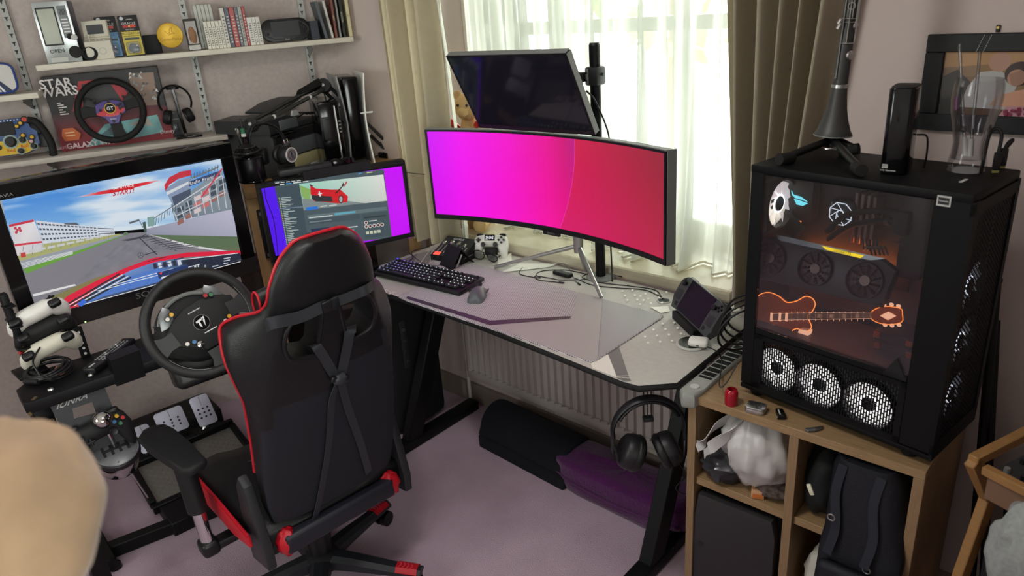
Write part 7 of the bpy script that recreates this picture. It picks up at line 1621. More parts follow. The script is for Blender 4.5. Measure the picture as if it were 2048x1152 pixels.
# ---- black steering wheel leaning on the box
n_ = .15; cs_, cz_ = spt(222, 221, n_); RW = (sx(300, 221, n_)-sx(144, 221, n_))/2*.94
t = thing('display_wheel', 'black steering wheel with purple and red hub leaning on the red game box', 'steering wheel', SM(cs_, n_, cz_, rx=-16) @ TR(ry=-1))
F = TR(rx=90)
MB().ring(RW-.012, .0125, F, 56, 12).build('rim', RUB, t, 80)
k_ = RW/.125
for a, w0, w1 in ((D(12), .017, .024), (D(178), .017, .026), (D(276), .020, .028)):
    d = V((cos(a), 0, sin(a))); n2 = V((-d.z, 0, d.x)); MB().loft([[d*r*k_+n2*w*s1_+Y3*yy for s1_, yy in ((-1, .006), (1, .006), (1, -.006), (-1, -.006))] for r, w in ((.04, w0), (.08, w0), (.112, w1))]).build('spoke', BLKM, t)
PUP = mat('violet hub face', rgb(88, 74, 138), .4)
hubp = [(x*k_, z*k_) for x, z in ((-.052, -.012), (-.048, .024), (-.02, .036), (.02, .036), (.05, .024), (.052, -.012), (.028, -.026), (.02, -.052), (-.014, -.052), (-.024, -.026))]
MB().rprism(hubp, .004, .012, .002, F).build('hub_plate', PUP, t); MB().prism([(x*k_, z*k_) for x, z in ((-.052, -.012), (-.02, .012), (.02, .012), (.052, .0), (.04, -.016), (.0, -.026), (-.04, -.018))], .0121, .0128, F).build('red_band', mat('coral band', rgb(196, 60, 72), .4), t, 0)
MB().cyl((0, -.012, .006), (0, -.0145, .006), .018*k_, n=28).build('hub_badge', BLKG, t); MB().ring(.0185*k_, .0018, TR(0, -.0135, .006, rx=90), 28, 6).build('badge_ring', YEL, t); text('GT', .018*k_, TR(0, -.0149, .005, rx=90), PRINTW, t, bold=.02)
text('Red Bull', .013*k_, TR(.002, -.0132, -.020*k_, rx=90), mat('pale red print', rgb(220, 120, 120), .5), t); text('fanatec', .008*k_, TR(.002, -.0126, -.034*k_, rx=90), PRINTW, t)
for x, z in ((-.034, .002), (.030, .014), (.040, .018), (.044, .006), (.034, .002), (-.048, .040), (.056, .044), (-.03, -.032), (.034, -.020), (.002, -.044), (.0, .030)): MB().cyl((x*k_, -.011, z*k_), (x*k_, -.018, z*k_), .0052*k_, n=12).build('button', BLK, t)
for s in (-1, 1): MB().rprism([(s*.05*k_, .018*k_), (s*.085*k_, .03*k_), (s*.09*k_, .06*k_), (s*.075*k_, .062*k_), (s*.05*k_, .04*k_)][::s], -.016, -.012, .001, F).build('paddle', DGREY, t)
# ---- headset on a stand, a hanging pack and a black box behind
n_ = .13; b0_ = spt(385, 272, n_)
t = thing('headset_stand', 'black upright headset stand with square foot on the lower shelf', 'stand', SM(b0_[0]-.012, n_-.02, ZB))
MB().rbox((0, .0, .004), (.10, .10, .008), .002).build('foot', BLKG, t); MB().rbox((-.012, .02, .10), (.012, .012, .19), .002, 1, TR(ry=-3)).build('post', BLKG, t); MB().rbox((-.022, .02, .198), (.05, .03, .01), .004).build('hanger', BLKG, t)
t = thing('stand_headset', 'black headset hanging on the upright stand beside the red game box', 'headset', SM(b0_[0]-.036, n_-.02, ZB+.118))
ar = [(.062*sin(a), 0, .028+.064*cos(a)) for a in [D(-118+236*k/16) for k in range(17)]]
MB().tube(ar, .008, 8, 3, ry=.0042, up=Y3).build('headband', BLKM, t)
for s in (-1, 1):
    mt = TR(s*.040, -.006, -.030, ry=72*s); MB().lathe([(0, .018), (.022, .018), (.029, .010), (.030, -.002), (.022, -.006)], 24, mt).build('ear_cup', BLKM, t); MB().ring(.023, .008, mt @ TR(z=-.008), 24, 8).build('ear_cushion', LEATH, t)
n_ = .07; t = thing('hanging_pack', 'dark grey carded pack hanging behind the headset stand', 'carded pack', SM(sx(337, 262, n_), n_, ZB+.0))
MB().rprism(rrect(.052, .105, .003, 3, .026, .0535), -.001, .001, .0003, TR(rx=90)).build('card', mat('slate card', rgb(66, 68, 68), .6), t); p = Pic(fpic(t, -.001)); p.text('BATTLE ROYAL', (.026, .072), (1, 0), (0, 1), .0075, c8(190, 190, 186)).poly([(.014, .096), (.038, .096), (.036, .1), (.016, .1)], c8(150, 148, 142)).poly([(.02, .03), (.03, .03), (.026, .06)], c8(170, 160, 150)); p.build('card_print', PRINT, t)
MB().rbox((.026, -.007, .03), (.036, .012, .05), .004).build('blister', mat('smoky blister', rgb(70, 70, 74), .2, alpha=.6), t)
# ================================================================== corner unit, printer, microphone, small monitor
UZ = 1.115
unit = thing('corner_unit', 'rough pine unit in the corner carrying the printer', 'storage unit', SM(0, .50, 0))
PINE = mat('raw pine', rgb(170, 134, 90), .65, noise=.35, nscale=5, stretch=(6, 6, 1)); DWOOD = mat('dark brown board', rgb(62, 50, 46), .6, noise=.2, nscale=6, stretch=(8, 8, 1))
us0, us1 = -.525, .17
MB().rbox(((us0+us1)/2, .23, UZ-.012), (us1-us0, .46, .024), .002).build('top_board', PINE, unit)
MB().rbox((us0+.022, .016, UZ/2-.012), (.05, .03, UZ-.026), .002).build('front_post', PINE, unit); MB().rbox((us0+.008, .23, UZ/2-.012), (.016, .44, UZ-.026), .002).build('side_board', DWOOD, unit)
MB().rbox((us1-.05, .016, UZ/2-.012), (.05, .03, UZ-.026), .002).build('front_post', PINE, unit); MB().box(((us0+us1)/2, .45, UZ/2), (us1-us0-.03, .01, UZ-.03)).build('back_board', DWOOD, unit, 0)
MB().rbox(((us0+us1)/2, .23, .55), (us1-us0-.04, .42, .02), .002).build('shelf', DWOOD, unit)
MB().rbox((us0+.042, -.010, UZ-.17), (.030, .02, .20), .004).build('black_clamp', BLKM, unit)
for z in (-.085, -.255): MB().cyl((us0+.042, -.021, UZ+z), (us0+.042, -.018, UZ+z), .008, n=14).build('clamp_screw', STEEL, unit)
MB().rbox((us0-.04, .10, .42), (.09, .02, .84), .002).build('brown_end_panel', DWOOD, unit)
# ---- printer
n_ = .44; ps, pz = spt(440, 300, n_)
pr_ = thing('printer', 'black multifunction printer with raised feeder on the corner unit', 'printer', mxf(wz(655, 324, UZ), V((cos(D(108.3)), sin(D(108.3)), 0)), V((cos(D(198.3)), sin(D(198.3)), 0))) @ TR(x=-.32))
PB = mat('printer charcoal', rgb(50, 52, 54), .45); PG = mat('printer slate', rgb(104, 108, 110), .45)
pw_ = .32; ph_ = .185
MB().rbox((pw_/2, .14, ph_/2), (pw_, .28, ph_), .008).build('body', PB, pr_); MB().rbox((pw_*.58, -.004, ph_*.60), (pw_*.74, .012, ph_*.34), .003).build('front_flap', PG, pr_); MB().rbox((pw_*.60, .0, ph_*.88), (pw_*.70, .014, ph_*.16), .003).build('output_slot', PRINTD, pr_)
MB().rbox((pw_*.62, -.006, ph_*.22), (pw_*.60, .014, ph_*.36), .003).build('cream_tray', mat('cream card tray', rgb(196, 188, 140), .6), pr_); MB().rbox((pw_*.52, -.02, ph_*.08), (pw_*.5, .03, .022), .003).build('tray_lip', PG, pr_); MB().rbox((pw_*.60, -.036, ph_*.11), (.05, .012, .024), .003).build('tray_handle', LGREY, pr_)
MB().rbox((pw_*.92, -.003, ph_*.26), (pw_*.10, .01, ph_*.44), .002).build('cream_side', MATS['cream card tray'], pr_)
text('MFC', .016, TR(pw_*.62, -.0105, ph_*.60, rx=90), GREY, pr_)
MB().prism([(-.02, 0), (pw_*.48, 0), (pw_*.44, .048), (pw_*.30, .062), (-.02, .056)], -.28, .012, TR(0, 0, ph_+.001, rx=90)).build('scanner_lid', PB, pr_, 30)
MB().rbox((pw_*.30, -.012, ph_+.028), (pw_*.34, .012, .040), .003).build('lid_panel', PG, pr_); MB().rbox((pw_*.72, .14, ph_+.012), (pw_*.56, .28, .022), .004).build('scanner_bed', PB, pr_)
MB().rprism([(0, 0), (.17, 0), (.17, .18), (0, .18)], 0, .010, .003, TR(pw_*.40, .06, ph_+.062, ry=-14)).build('feeder_tray', PB, pr_); MB().prism([(0, 0), (.05, 0), (.036, .022), (.01, .022)], -.004, .004, TR(pw_*.42, -.002, ph_+.05, rx=90)).build('feeder_tab', LGREY, pr_, 0)
for k in range(3): MB().tube([(pw_*.55, .01+.02*k, ph_+.036), (pw_*.75, .0+.02*k, ph_+.05), (pw_*.98, .02+.02*k, ph_+.030)], .003, 6).build('document_guide', BLK, pr_)
MB().rbox((pw_*.16, -.016, ph_*.96), (.12, .04, .012), .003, 1, TR(rx=0)).build('control_strip', BLKG, pr_); MB().rbox((pw_*.93, .0, ph_+.016), (.03, .012, .008), .002, 1).build('red_button', RED, pr_)
# ---- consoles right of the printer: tall black boxes and the white finned one
t = thing('tower_console', 'upright black console with silver strip beside the printer', 'games console', SM(sx(672, 326, .42), .46, UZ))
MB().rbox((0, .12, .15), (.085, .24, .30), .006).build('body', BLKG, t); MB().rbox((.022, -.002, .15), (.006, .008, .27), .001, 1).build('silver_strip', STEEL, t); MB().rbox((-.02, -.004, .20), (.03, .01, .09), .004).build('drive_slot', DGREY, t)
for k in range(4): MB().box((.034, -.001, .18+.014*k), (.008, .004, .005)).build('port', GREY, t, 0)
n_ = .40; p5 = thing('white_console', 'tall black and white winged games console in the room corner', 'games console', SM(sx(726, 328, n_), n_, UZ))
def wing(s, nm):
    L = []
    for k in range(9):
        t_ = k/8; z = .02+.37*t_; o_ = s*(.036+.014*abs(2*t_-1)**1.6+.006*t_)
        L.append([(o_-.003*s, -.006, z), (o_+.003*s, -.004, z), (o_+.004*s, .22, z), (o_-.002*s, .22, z)])
    MB().loft(L).build(nm, WHITE if s > 0 else mat('silver wing', rgb(150, 152, 154), .3, .3), p5, 50)
MB().rbox((0, .11, .20), (.066, .20, .36), .010, 3).build('core', BLKG, p5); wing(-1, 'left_wing'); wing(1, 'right_wing'); MB().cyl((0, .11, 0), (0, .11, .018), .05, n=24).build('base', BLK, p5)
MB().rbox((.045, -.01, .235), (.05, .002, .006), .001, 1).build('usb_dongle', WHITE, p5)
# ---- flat black console with a headphone on it
n_ = .50; t = thing('flat_console', 'flat black console in front of the printer under the headphones', 'games console', SM(sx(610, 338, n_), .585, UZ+.0005))
MB().rbox((.02, .05, .022), (.30, .16, .044), .008).build('body', BLKG, t); MB().rbox((.0, -.032, .028), (.20, .006, .018), .002).build('front_strip', DGREY, t); MB().rbox((.05, .025, .049), (.04, .03, .012), .003).build('front_knob', BLK, t); MB().rbox((.04, .03, .046), (.06, .05, .006), .002).build('silver_plate', LGREY, t)
hpc = wp(568, 309, CO+SN*.60, SN); t = thing('studio_headphones', 'black studio headphones with round ear cup emblem resting before the printer', 'headphones', mxf(hpc, (SD*.8+SN*-.6).normalized(), (-SN*.8-SD*.6)))
MB().lathe([(0, .022), (.020, .022), (.030, .018), (.034, .006), (.036, -.012), (.030, -.02)], 30, TR(.0, -.018, .0, rx=90)).build('ear_cup', BLKM, t, 50); MB().ring(.026, .0026, TR(0, -.0405, 0, rx=90), 32, 8).build('silver_ring', LGREY, t); MB().cyl((0, -.0395, 0), (0, -.0412, 0), .024, n=28).build('cup_disc', mat('grey disc', rgb(120, 112, 116), .4), t)
MB().tube([(-.007, -.042, -.010), (0, -.042, .014), (.007, -.042, -.010)], .0012, 5, 1).tube([(0, -.042, .013), (0, -.042, -.011)], .0012, 5, 1).ring(.016, .0011, TR(0, -.0418, 0, rx=90), 28, 5).build('emblem', PRINTD, t)
MB().ring(.027, .011, TR(-.004, .012, 0, rx=90), 28, 10).build('ear_cushion', LEATH, t); MB().lathe([(0, .02), (.030, .018), (.034, .006), (.030, -.02)], 28, TR(-.055, .055, .004, rx=90, rz=30)).build('ear_cup', BLKM, t)
hbp = [(.006, -.016, .034), (.008, -.012, .052), (-.01, -.0, .10), (-.05, .02, .125), (-.085, .045, .115), (-.10, .06, .06), (-.09, .065, .01)]
MB().tube(hbp, .014, 10, 6, ry=.005, up=V((.4, .9, 0))).build('headband', LEATH, t, 60); MB().rbox((.007, -.014, .046), (.02, .006, .022), .002).build('steel_yoke', CHROME, t); MB().rbox((.006, -.02, .036), (.028, .012, .010), .003).build('hinge', DGREY, t)

# ---- small monitor
SMA = D(70); sd1 = V((cos(SMA), sin(SMA), 0)); sn1 = V((sin(SMA), -cos(SMA), 0)); sp0 = V((-2.34, 1.6, 1))
def smp(x, y, h=0): return wp(x, y, sp0+sn1*h, sn1)
c_ = [smp(*p) for p in ((521, 372), (803, 333), (822, 475), (551, 512))]; z1_ = (c_[0].z+c_[1].z)/2; z0_ = (c_[2].z+c_[3].z)/2
tc = (c_[0]+c_[1]+c_[2]+c_[3])/4; sw_ = ((c_[1]-c_[0]).length+(c_[2]-c_[3]).length)/2; sh_ = z1_-z0_
mm0 = mxf(V((tc.x, tc.y, z0_)), sd1, -sn1); MI = mm0.inverted(); mon = thing('desktop_monitor', 'black monitor showing a game library window on purple', 'monitor', mm0)
MB().rbox((0, .022, sh_/2-.002), (sw_+.03, .036, sh_+.036), .004).build('housing', BLKM, mon)
for c, d in (((0, 0, sh_+.007), (sw_+.03, .010, .014)), ((0, 0, -.010), (sw_+.03, .010, .020)), ((-sw_/2-.0075, 0, sh_/2), (.015, .010, sh_)), ((sw_/2+.0075, 0, sh_/2), (.015, .010, sh_))): MB().rbox(c, d, .0015, 1).build('bezel', BLK, mon)
MB().rbox((0, .06, -.05), (.06, .03, .20), .004).build('stand_neck', BLK, mon); MB().rbox((0, .05, -.10), (.22, .16, .012), .004).build('stand_foot', BLK, mon)
Zd = lambda p: (460+p[0]*.22573, 280+p[1]*.22573)
u = Pic(lambda x, y, h: MI @ smp(*Zd((x, y)), .002+h)); u.h = .00012
A, B, C_, D_ = (272, 412), (1520, 232), (1604, 866), (405, 1026)
u.poly([A, B, C_, D_], [c8(92, 30, 250), c8(196, 0, 255), c8(200, 0, 255), c8(72, 20, 240)])
u.poly([A, (390, 394), (520, 1012), D_], c8(84, 20, 238)).poly([(1362, 256), B, C_, (1440, 888)], c8(204, 0, 252))
u.poly([(388, 368), (1362, 262), (1436, 868), (512, 966)], c8(74, 90, 96)).poly([(395, 420), (612, 392), (700, 930), (512, 960)], c8(62, 78, 86))
u.poly([(612, 388), (1358, 306), (1392, 538), (654, 622)], [c8(150, 206, 190), c8(222, 226, 216), c8(206, 208, 200), c8(150, 170, 166)]).poly([(615, 400), (720, 440), (700, 560), (640, 500)], c8(136, 176, 96)).poly([(640, 520), (1040, 540), (1200, 560), (656, 622)], c8(126, 138, 138))
u.poly([(710, 400), (760, 430), (900, 440), (980, 440), (1045, 500), (1040, 550), (960, 562), (740, 540), (715, 480)], c8(206, 26, 36)).poly([(720, 488), (900, 500), (910, 545), (760, 545), (728, 520)], c8(44, 48, 52)).poly([(704, 392), (735, 402), (730, 412), (706, 404)], c8(40, 42, 46)).disc((982, 525), 22, c8(60, 40, 44), 16, 36).disc((982, 525), 15, c8(170, 170, 170), 16, 27).poly([(930, 470), (1010, 390), (1015, 396), (945, 474)], c8(70, 30, 34)).poly([(1008, 408), (1030, 365), (1040, 372), (1018, 412)], c8(196, 60, 64)).poly([(985, 410), (1004, 372), (1010, 400)], c8(60, 64, 68))
u.line((800, 500), (790, 455), 10, c8(226, 226, 226)).line((780, 480), (815, 474), 8, c8(226, 226, 226))
u.poly([(672, 598), (775, 586), (780, 612), (676, 624)], c8(38, 116, 214)).poly([(686, 668), (1385, 590), (1390, 620), (690, 705)], c8(96, 114, 118)).poly([(690, 705), (1150, 655), (1154, 700), (698, 750)], c8(66, 80, 88)).poly([(1170, 660), (1395, 630), (1425, 845), (1200, 872)], c8(66, 82, 88)).poly([(716, 790), (885, 770), (895, 800), (900, 850), (730, 850)], c8(40, 52, 84)).poly([(925, 648), (1110, 628), (1112, 645), (928, 668)], c8(96, 166, 186))
rnd = random.Random(5)
for k in range(30):
    y = 515+k*15.2; x = 436+k*2.6; c = [(210, 170, 80), (190, 205, 210), (150, 190, 120), (210, 190, 120)][rnd.randint(0, 3)]; u.disc((x, y), 5, c8(*c), 6).line((x+14, y-1), (x+14+rnd.uniform(30, 110), y-8), 6, c8(176, 190, 186))
for k in range(5): u.line((400+k*48, 382-k*5), (436+k*48, 378-k*5), 7, c8(196, 206, 206))
for a, b, c in (((442, 396), (482, 391), (206, 214, 214)), ((496, 389), (545, 383), (70, 150, 214)), ((558, 381), (632, 372), (206, 214, 214)), ((645, 371), (695, 365), (206, 214, 214)), ((1138, 299), (1168, 295), (70, 150, 214)), ((1212, 290), (1262, 284), (196, 206, 120)), ((700, 690), (910, 668), (206, 212, 210)), ((800, 590), (860, 582), (190, 200, 200)), ((880, 582), (945, 574), (190, 200, 200)), ((915, 790), (1130, 765), (196, 204, 204)), ((920, 815), (1100, 795), (140, 152, 156)), ((705, 730), (900, 708), (120, 134, 138)), ((1190, 690), (1385, 668), (40, 50, 56)), ((1230, 720), (1300, 712), (196, 204, 204)), ((460, 608), (645, 592), (108, 126, 146))): u.line(a, b, 9, c8(*c))
for k in range(5): x, y = 1208+k*35, 768-k*4.5; u.disc((x, y), 16, c8(226, 220, 214), 14).disc((x, y), 11, c8(96, 46, 50), 14)
u.disc((1206, 733), 16, c8(226, 220, 214), 14).disc((1206, 733), 11, c8(96, 46, 50), 14)
for k in range(4): x, y = 1218+k*34, 824-k*4.5; u.poly([(x-14, y-13), (x+12, y-16), (x+15, y+10), (x-11, y+13)], c8(196, 200, 176))
u.build('screen', SCREEN, mon)
MB().box((sw_*.02, .0, sh_+.024), (.26, .05, .03), TR(rx=0)).build('top_bar_rest', BLKM, mon, 0)
t = thing('webcam_bar', 'black camera bar lying along the top of the small monitor', 'webcam', mxf(smp(650, 341, .0)+Z3*.012, sd1, -sn1))
MB().rbox((-.07, .01, .004), (.20, .04, .024), .006).build('bar', DGREY, t); MB().rbox((.065, .004, .006), (.07, .036, .034), .006).build('camera_head', BLKG, t); MB().cyl((.106, .004, .006), (.115, .004, .006), .016, n=18).build('end_disc', BLK, t)
t = thing('monitor_lead', 'thin black lead hanging down the left of the small monitor screen', 'cable', M.Translation(smp(528, 372, .012))); o_ = smp(528, 372, .012)
MB().tube([smp(x, y, .014)-o_ for x, y in ((515, 340), (527, 372), (533, 400), (546, 435), (552, 470), (556, 512))], .0014, 6).build('cord', CABLE, t)
t = thing('wall_lead', 'thin black lead hanging between the two monitors over the curtain', 'cable', M.Translation(wy(812, 345, 1.86))); o_ = wy(812, 345, 1.86)
MB().tube([wy(x, y, 1.86)-o_ for x, y in ((812, 345), (830, 347), (850, 349))], .0013, 6).build('cord', CABLE, t)

# ---- boom arm with microphone
bd_ = 2.62
def bp_(x, y, d): return CAM+ray(x, y).normalized()*d
e0, e1, e2 = wp(770, 290, CO+SN*.20, SN), wp(648, 172, CO+SN*.36, SN), wp(503, 250, CO+SN*.60, SN); d0_ = (e0-CAM).length
ARM = mat('satin black arm', rgb(30, 31, 33), .3)
arm = thing('boom_arm', 'black folding microphone boom arm reaching over the small monitor', 'boom arm', M.Translation(V((e0.x, e0.y, UZ))))
O_ = V((e0.x, e0.y, UZ)); rel = lambda p: p-O_
MB().cyl(rel(V((e0.x, e0.y, UZ))), rel(e0), .012, n=14).build('post', BLKMET, arm); MB().rbox((0, 0, .012), (.06, .05, .024), .004).build('desk_clamp', BLKMET, arm)
for a, b, off in ((e0, e1, .014), (e1, e2, .013)):
    dv = (b-a).normalized(); nrm = dv.cross(_f).normalized()
    for s in (-1, 1): MB().tube([rel(a+nrm*off*s+dv*.02), rel(b+nrm*off*s-dv*.02)], .0078, 8, 1).build('arm_tube', ARM, arm)
    for k in (.25, .75): p = a+(b-a)*k+nrm*off; MB().cyl(rel(p-dv*.005), rel(p+dv*.005), .0085, n=12).build('cable_clip', LGREY, arm)
for p, r in ((e0, .022), (e1, .028), (e2, .024)): MB().cyl(rel(p-_f*.014), rel(p+_f*.014), r, n=24).build('joint_disc', BLKM, arm); MB().cyl(rel(p-_f*.017), rel(p-_f*.013), .006, n=12).build('joint_bolt', STEEL, arm)
pq = e1+(e2-e1)*.04; MB().prism([(0, 0), (.13, -.012), (.13, -.03), (0, -.036)], -.012, .012, mxf(rel(e1), (e2-e1).normalized(), _f.cross((e2-e1).normalized())*-1)).build('knee_cover', BLKMET, arm, 0)
MB().tube([rel(e1-_u*.03), rel(e1-_u*.10+_r*.03), rel(bp_(720, 280, d0_-.05)), rel(bp_(700, 300, d0_-.06)), rel(bp_(735, 318, d0_-.05)), rel(bp_(768, 305, d0_-.02))], .0028, 6).build('looping_cable', CABLE, arm)
mcp = wp(500, 330, CO+SN*.62, SN); mc = thing('microphone', 'black condenser microphone in a shock mount hanging from the boom arm', 'microphone', M.Translation(mcp))
MB().lathe([(0, -.062), (.046, -.062), (.050, -.058), (.050, .030), (.046, .034), (0, .034)], 36).build('pop_screen', mat('black metal mesh', rgb(18, 18, 22), .35, .4), mc, 50)
MB().ring(.0505, .0025, TR(z=-.055), 36, 8).build('lower_rim', BLKG, mc); MB().ring(.0505, .0025, TR(z=.03), 36, 8).build('upper_rim', BLKG, mc)
MB().ring(.048, .005, TR(z=.05, rx=4), 36, 8).build('shock_ring', BLK, mc); MB().ring(.032, .004, TR(z=.066), 30, 8).build('inner_ring', BLK, mc); MB().lathe([(0, .04), (.028, .04), (.030, .065), (.014, .078), (0, .078)], 24).build('mount_body', BLKM, mc)
for k in range(8): a = D(45*k); MB().tube([(.047*cos(a), .047*sin(a), .05), (.033*cos(a+.3), .033*sin(a+.3), .066), (.047*cos(a+.6), .047*sin(a+.6), .05)], .0016, 6, 3).build('elastic_cord', RUB, mc)
MB().cyl((0, 0, .075), (0, 0, .105), .0105, n=16).build('connector', BLKG, mc); MB().cyl((0, 0, .105), (0, 0, .116), .0085, n=14).build('connector_grip', LGREY, mc); MB().cyl((0, 0, .116), (0, 0, .135), .008, n=14).build('green_sleeve', mat('green sleeve', rgb(26, 96, 62), .5), mc); MB().tube([(0, 0, .135), (-.002, 0, .155), (-.004, .004, .17)], .0035, 8).build('lead', CABLE, mc)
MB().tube([(-.028, 0, .07), (-.032, 0, .11)], .009, 10, 1).build('swivel_post', BLK, mc); MB().rbox((-.032, 0, .122), (.014, .014, .02), .003).build('swivel_block', STEEL, mc); MB().cyl((-.05, 0, .128), (-.034, 0, .128), .004, n=10).build('wing_screw', LGREY, mc)
MB().tube([rel(e2)+O_-mcp, V((-.032, 0, .13))], .007, 8, 1).build('arm_tip', BLKMET, mc)

# ================================================================== teddy bear on the sill, cushion near the camera
tb_ = wy(938, 262, 2.10); FUR = mat('tan plush', rgb(206, 172, 122), .95, bump=.6, bscale=300)
te = thing('teddy_bear', 'tan teddy bear in a red trimmed vest on the window sill', 'teddy bear', RZ((tb_.x+.005, 2.10, .836), 20))
hz = tb_.z-.836-.045
L = []
for k in range(11):
    t_ = k/10; z = .0+(hz+.10)*t_; r_ = (.075*(1-.25*t_))*sin(pi*(.12+.80*t_))**.5
    L.append([(r_*cos(a), r_*.85*sin(a), z) for a in [2*pi*i/20 for i in range(20)]])
MB().loft(L).build('body', FUR, te, 60); MB().ball((.005, -.01, hz+.145), (.055, .052, .055), 20).build('head', FUR, te); MB().ball((.005, -.058, hz+.132), (.024, .022, .02), 14).build('muzzle', FUR, te)
for s in (-1, 1):
    MB().ball((s*.046+.005, 0, hz+.19), (.02, .012, .02), 12).build('ear', FUR, te); MB().tube([(s*.05, -.01, hz+.075), (s*.085, -.03, hz+.045), (s*.10, -.05, hz+.01)], .022, 12).build('arm', FUR, te, 60); MB().tube([(s*.05, -.03, .04), (s*.06, -.09, .035), (s*.062, -.12, .045)], .028, 12).build('leg', FUR, te, 60)
    MB().ball((s*.02+.005, -.058, hz+.158), .006, 8).build('eye', BLKG, te); MB().tube([(s*.052, -.014, hz+.082), (s*.066, -.022, hz+.066)], .026, 12).build('sleeve', RED, te)
L = [[(V(p)*1.06 if False else V((p[0]*1.07, p[1]*1.07, p[2]))) for p in l] for l in L[4:9]]
MB().loft(L, caps=False).build('vest', mat('white jersey', rgb(226, 214, 206), .9), te, 60)
for k in (0, 4): MB().tube([V((p[0]*1.02, p[1]*1.02, p[2])) for p in L[k]], .006, 6, 1, True).build('red_trim', RED, te)
text('I L', .03, TR(.0, -.064, hz+.045, rx=90), PRINTD, te)
bc = CAM+ray(30, 1042).normalized()*.66
fx_ = (_r*1.0).normalized(); cu = thing('beige_cushion', 'beige fleecy chair cushion blurred in the near left corner', 'cushion', M.Translation(bc))
L = []
for k in range(19):
    a = pi*k/18
    L.append([V((0, 0, 0))+_r*(.068*sq(a)[0]*0+.0) for _ in range(2)])
def cus(u, v):
    th_, ph_ = 2*pi*u, pi*v; d = V((sin(ph_)*cos(th_), sin(ph_)*sin(th_), cos(ph_))); k = (abs(d.x)**2.2+abs(d.y)**2.2+abs(d.z)**2.2)**(-1/2.2)
    nz = 1+.07*NZ.noise(d*2.2)+.035*NZ.noise(V((d.x*5, d.y*5, d.z*2)))
    return _r*(d.x*k*.056*nz)+_f*(d.y*k*.05*nz)+_u*(d.z*k*.074*nz)
MB().grid(cus, 40, 30).build('cover', mat('beige fleece', rgb(158, 130, 102), .9, sheen=.2, noise=.16, nscale=22), cu, 180)
MB().tube([cus(.72+.0*i, .10+.8*i/24)*1.004 for i in range(25)], .0012, 6, 1).build('rear_seam', mat('beige seam', rgb(150, 122, 94), .9), cu)
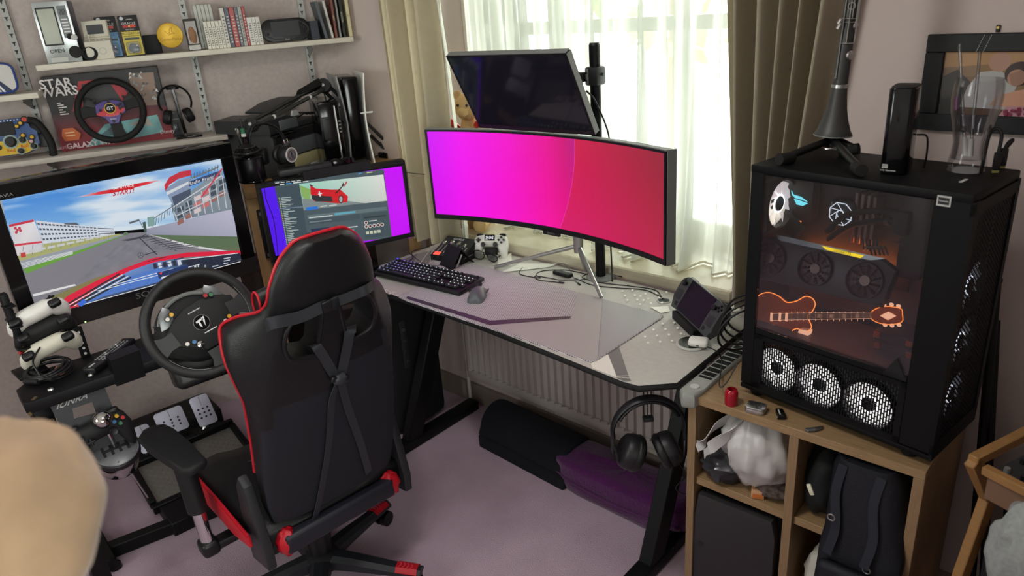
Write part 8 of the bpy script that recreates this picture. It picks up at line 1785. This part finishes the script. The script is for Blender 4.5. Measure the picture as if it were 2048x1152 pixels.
# ================================================================== pieces that belong to a part, not straight to the thing
def stem_(o): return o.name.split('.')[0]
def nest(tname, pairs):
    for t in [o for o in bpy.data.objects if o.parent is None and stem_(o) == tname]:
        kids = list(t.children); cen = {}
        for k in kids:
            if k.type == 'MESH': vs = k.data.vertices; c = sum((v.co for v in vs), V())/max(1, len(vs)); cen[k] = k.matrix_local @ c
        for cn, pn in pairs:
            hosts = [k for k in kids if stem_(k) == pn and k in cen]
            if not hosts: continue
            for k in kids:
                if stem_(k) == cn and k in cen:
                    h = min(hosts, key=lambda q: (cen[q]-cen[k]).length); ml = h.matrix_local.inverted() @ k.matrix_local
                    k.parent = h; k.matrix_parent_inverse = M.Identity(4); k.matrix_local = ml
bpy.context.view_layer.update()
for tn, prs in {
    'gaming_desk': [('tray_slot', 'side_tray'), ('tray_rib', 'side_tray'), ('tray_badge', 'side_tray'), ('grommet_hole', 'cable_grommet'), ('levelling_foot', 'foot_bar'), ('printed_panels', 'desk_top'), ('edge_band', 'desk_top')],
    'desk_mat': [('printed_facets', 'mat_sheet')],
    'ultrawide_monitor': [('silver_end_cap', 'housing'), ('silver_top_rim', 'housing'), ('lower_bezel', 'housing'), ('upper_bezel', 'housing'), ('side_bezel', 'housing'), ('lettering', 'chin')],
    'tilted_monitor': [('bezel', 'housing'), ('silver_side_rim', 'housing'), ('silver_top_rim', 'housing'), ('rear_cover', 'housing')],
    'monitor_pole': [('clamp_slot_plate', 'clamp'), ('clamp_hole', 'clamp'), ('clamp_bolt', 'clamp'), ('end_cap', 'pole')],
    'audio_mixer': [('fader_scale', 'face_plate'), ('lettering', 'face_plate'), ('fader_slot', 'face_plate'), ('side_trim', 'body')],
    'controller_clock': [('digits', 'display')],
    'gaming_headset': [('ear_cushion', 'ear_cup'), ('cup_badge', 'ear_cup'), ('headband_pad', 'headband')],
    'stand_headset': [('ear_cushion', 'ear_cup')], 'studio_headphones': [('silver_ring', 'ear_cup'), ('cup_disc', 'ear_cup'), ('emblem', 'ear_cup'), ('ear_cushion', 'ear_cup'), ('hinge', 'steel_yoke')],
    'radiator': [('ridge_end', 'front_panel'), ('valve', 'supply_pipe')], 'sheer_curtain': [('hem', 'voile'), ('heading_tape', 'voile')], 'curtain': [('lining', 'cloth'), ('heading_tape', 'cloth')],
    'computer_tower': [('fan_blade', 'fan_ring'), ('light_ring', 'fan_ring'), ('fan_hub', 'fan_ring'), ('diffuser_disc', 'fan_ring'), ('copper_line', 'fan_ring'), ('cage_reflection', 'drive_cage'), ('tube_clamp', 'coolant_tube'), ('sticker_mark', 'sticker'), ('card_edge_plate', 'graphics_card'), ('yellow_label_light', 'graphics_card'), ('eye_emblem', 'heatsink_cover'), ('light_lines', 'cooler_pump'), ('orange_glint', 'angled_cover'), ('radiator_clip', 'radiator_tank'), ('radiator_fitting', 'radiator_tank'), ('rear_fan_frame', 'rear_panel')],
    'guitar_ornament': [('body_outline', 'body'), ('control_knob', 'body'), ('pickup', 'body'), ('fret', 'neck'), ('string', 'neck'), ('fret_marker', 'neck'), ('inlay', 'headstock'), ('tuning_peg', 'headstock'), ('headstock_outline', 'headstock')],
    'photo_frame': [('stitching', 'frame_side'), ('glazing', 'photograph')], 'clarinet': [('bell_rim', 'bell'), ('bell_ring', 'bell'), ('rod_end', 'key_rod')], 'external_drive': [('badge', 'case'), ('top_grille', 'case')],
    'gaming_chair': [('slot_trim', 'backrest'), ('piping', 'backrest'), ('cushion_piping', 'neck_cushion'), ('buckle_prongs', 'side_release_buckle'), ('red_leg_cap', 'base_leg'), ('cap_rib', 'base_leg'), ('caster_wheel', 'caster_stem'), ('seat_stitching', 'seat_cushion'), ('seat_piping', 'red_seat_side'), ('strap_knot', 'slide_buckle')],
    'television': [('bezel', 'housing'), ('power_light', 'housing')], 'racing_rig': [('chequer_treads', 'chequer_plate'), ('post_hole', 'perforated_post'), ('deck_bolt', 'deck_plate')],
    'steering_wheel': [('button', 'button_collar'), ('emblem', 'hub_badge'), ('badge_ring', 'hub_badge'), ('rim_stitching', 'rim'), ('centre_stripe', 'rim'), ('white_bar', 'hub_plate')], 'formula_wheel': [('button', 'button_collar'), ('rotary_knob', 'dial_ring'), ('shift_light', 'panel')], 'display_wheel': [('badge_ring', 'hub_badge'), ('red_band', 'hub_plate')],
    'pedal': [('pedal_hole', 'pedal_face'), ('pedal_groove', 'pedal_face')], 'gear_shifter': [('gate_slot', 'gate_plate'), ('screw', 'gate_plate'), ('knob_base', 'shaft')],
    'toy_oven': [('window', 'window_rim'), ('vent_slit', 'control_panel'), ('panel_marking', 'control_panel')], 'blister_pack': [('contents', 'blister'), ('card_print', 'card')], 'game_case': [('spine_print', 'case')],
    'printer': [('tray_handle', 'tray_lip'), ('lettering', 'front_flap'), ('lid_panel', 'scanner_lid'), ('feeder_tab', 'feeder_tray')], 'microphone': [('elastic_cord', 'shock_ring'), ('lower_rim', 'pop_screen'), ('upper_rim', 'pop_screen'), ('green_sleeve', 'connector'), ('connector_grip', 'connector')],
    'backpack': [('pocket_flap', 'front_pocket'), ('strap_ring', 'shoulder_strap')], 'teddy_bear': [('muzzle', 'head'), ('ear', 'head'), ('eye', 'head'), ('sleeve', 'arm'), ('red_trim', 'vest'), ('lettering', 'vest')], 'desktop_monitor': [('bezel', 'housing')], 'remote_control': [('key', 'body'), ('navigation_ring', 'body')],
}.items(): nest(tn, prs)
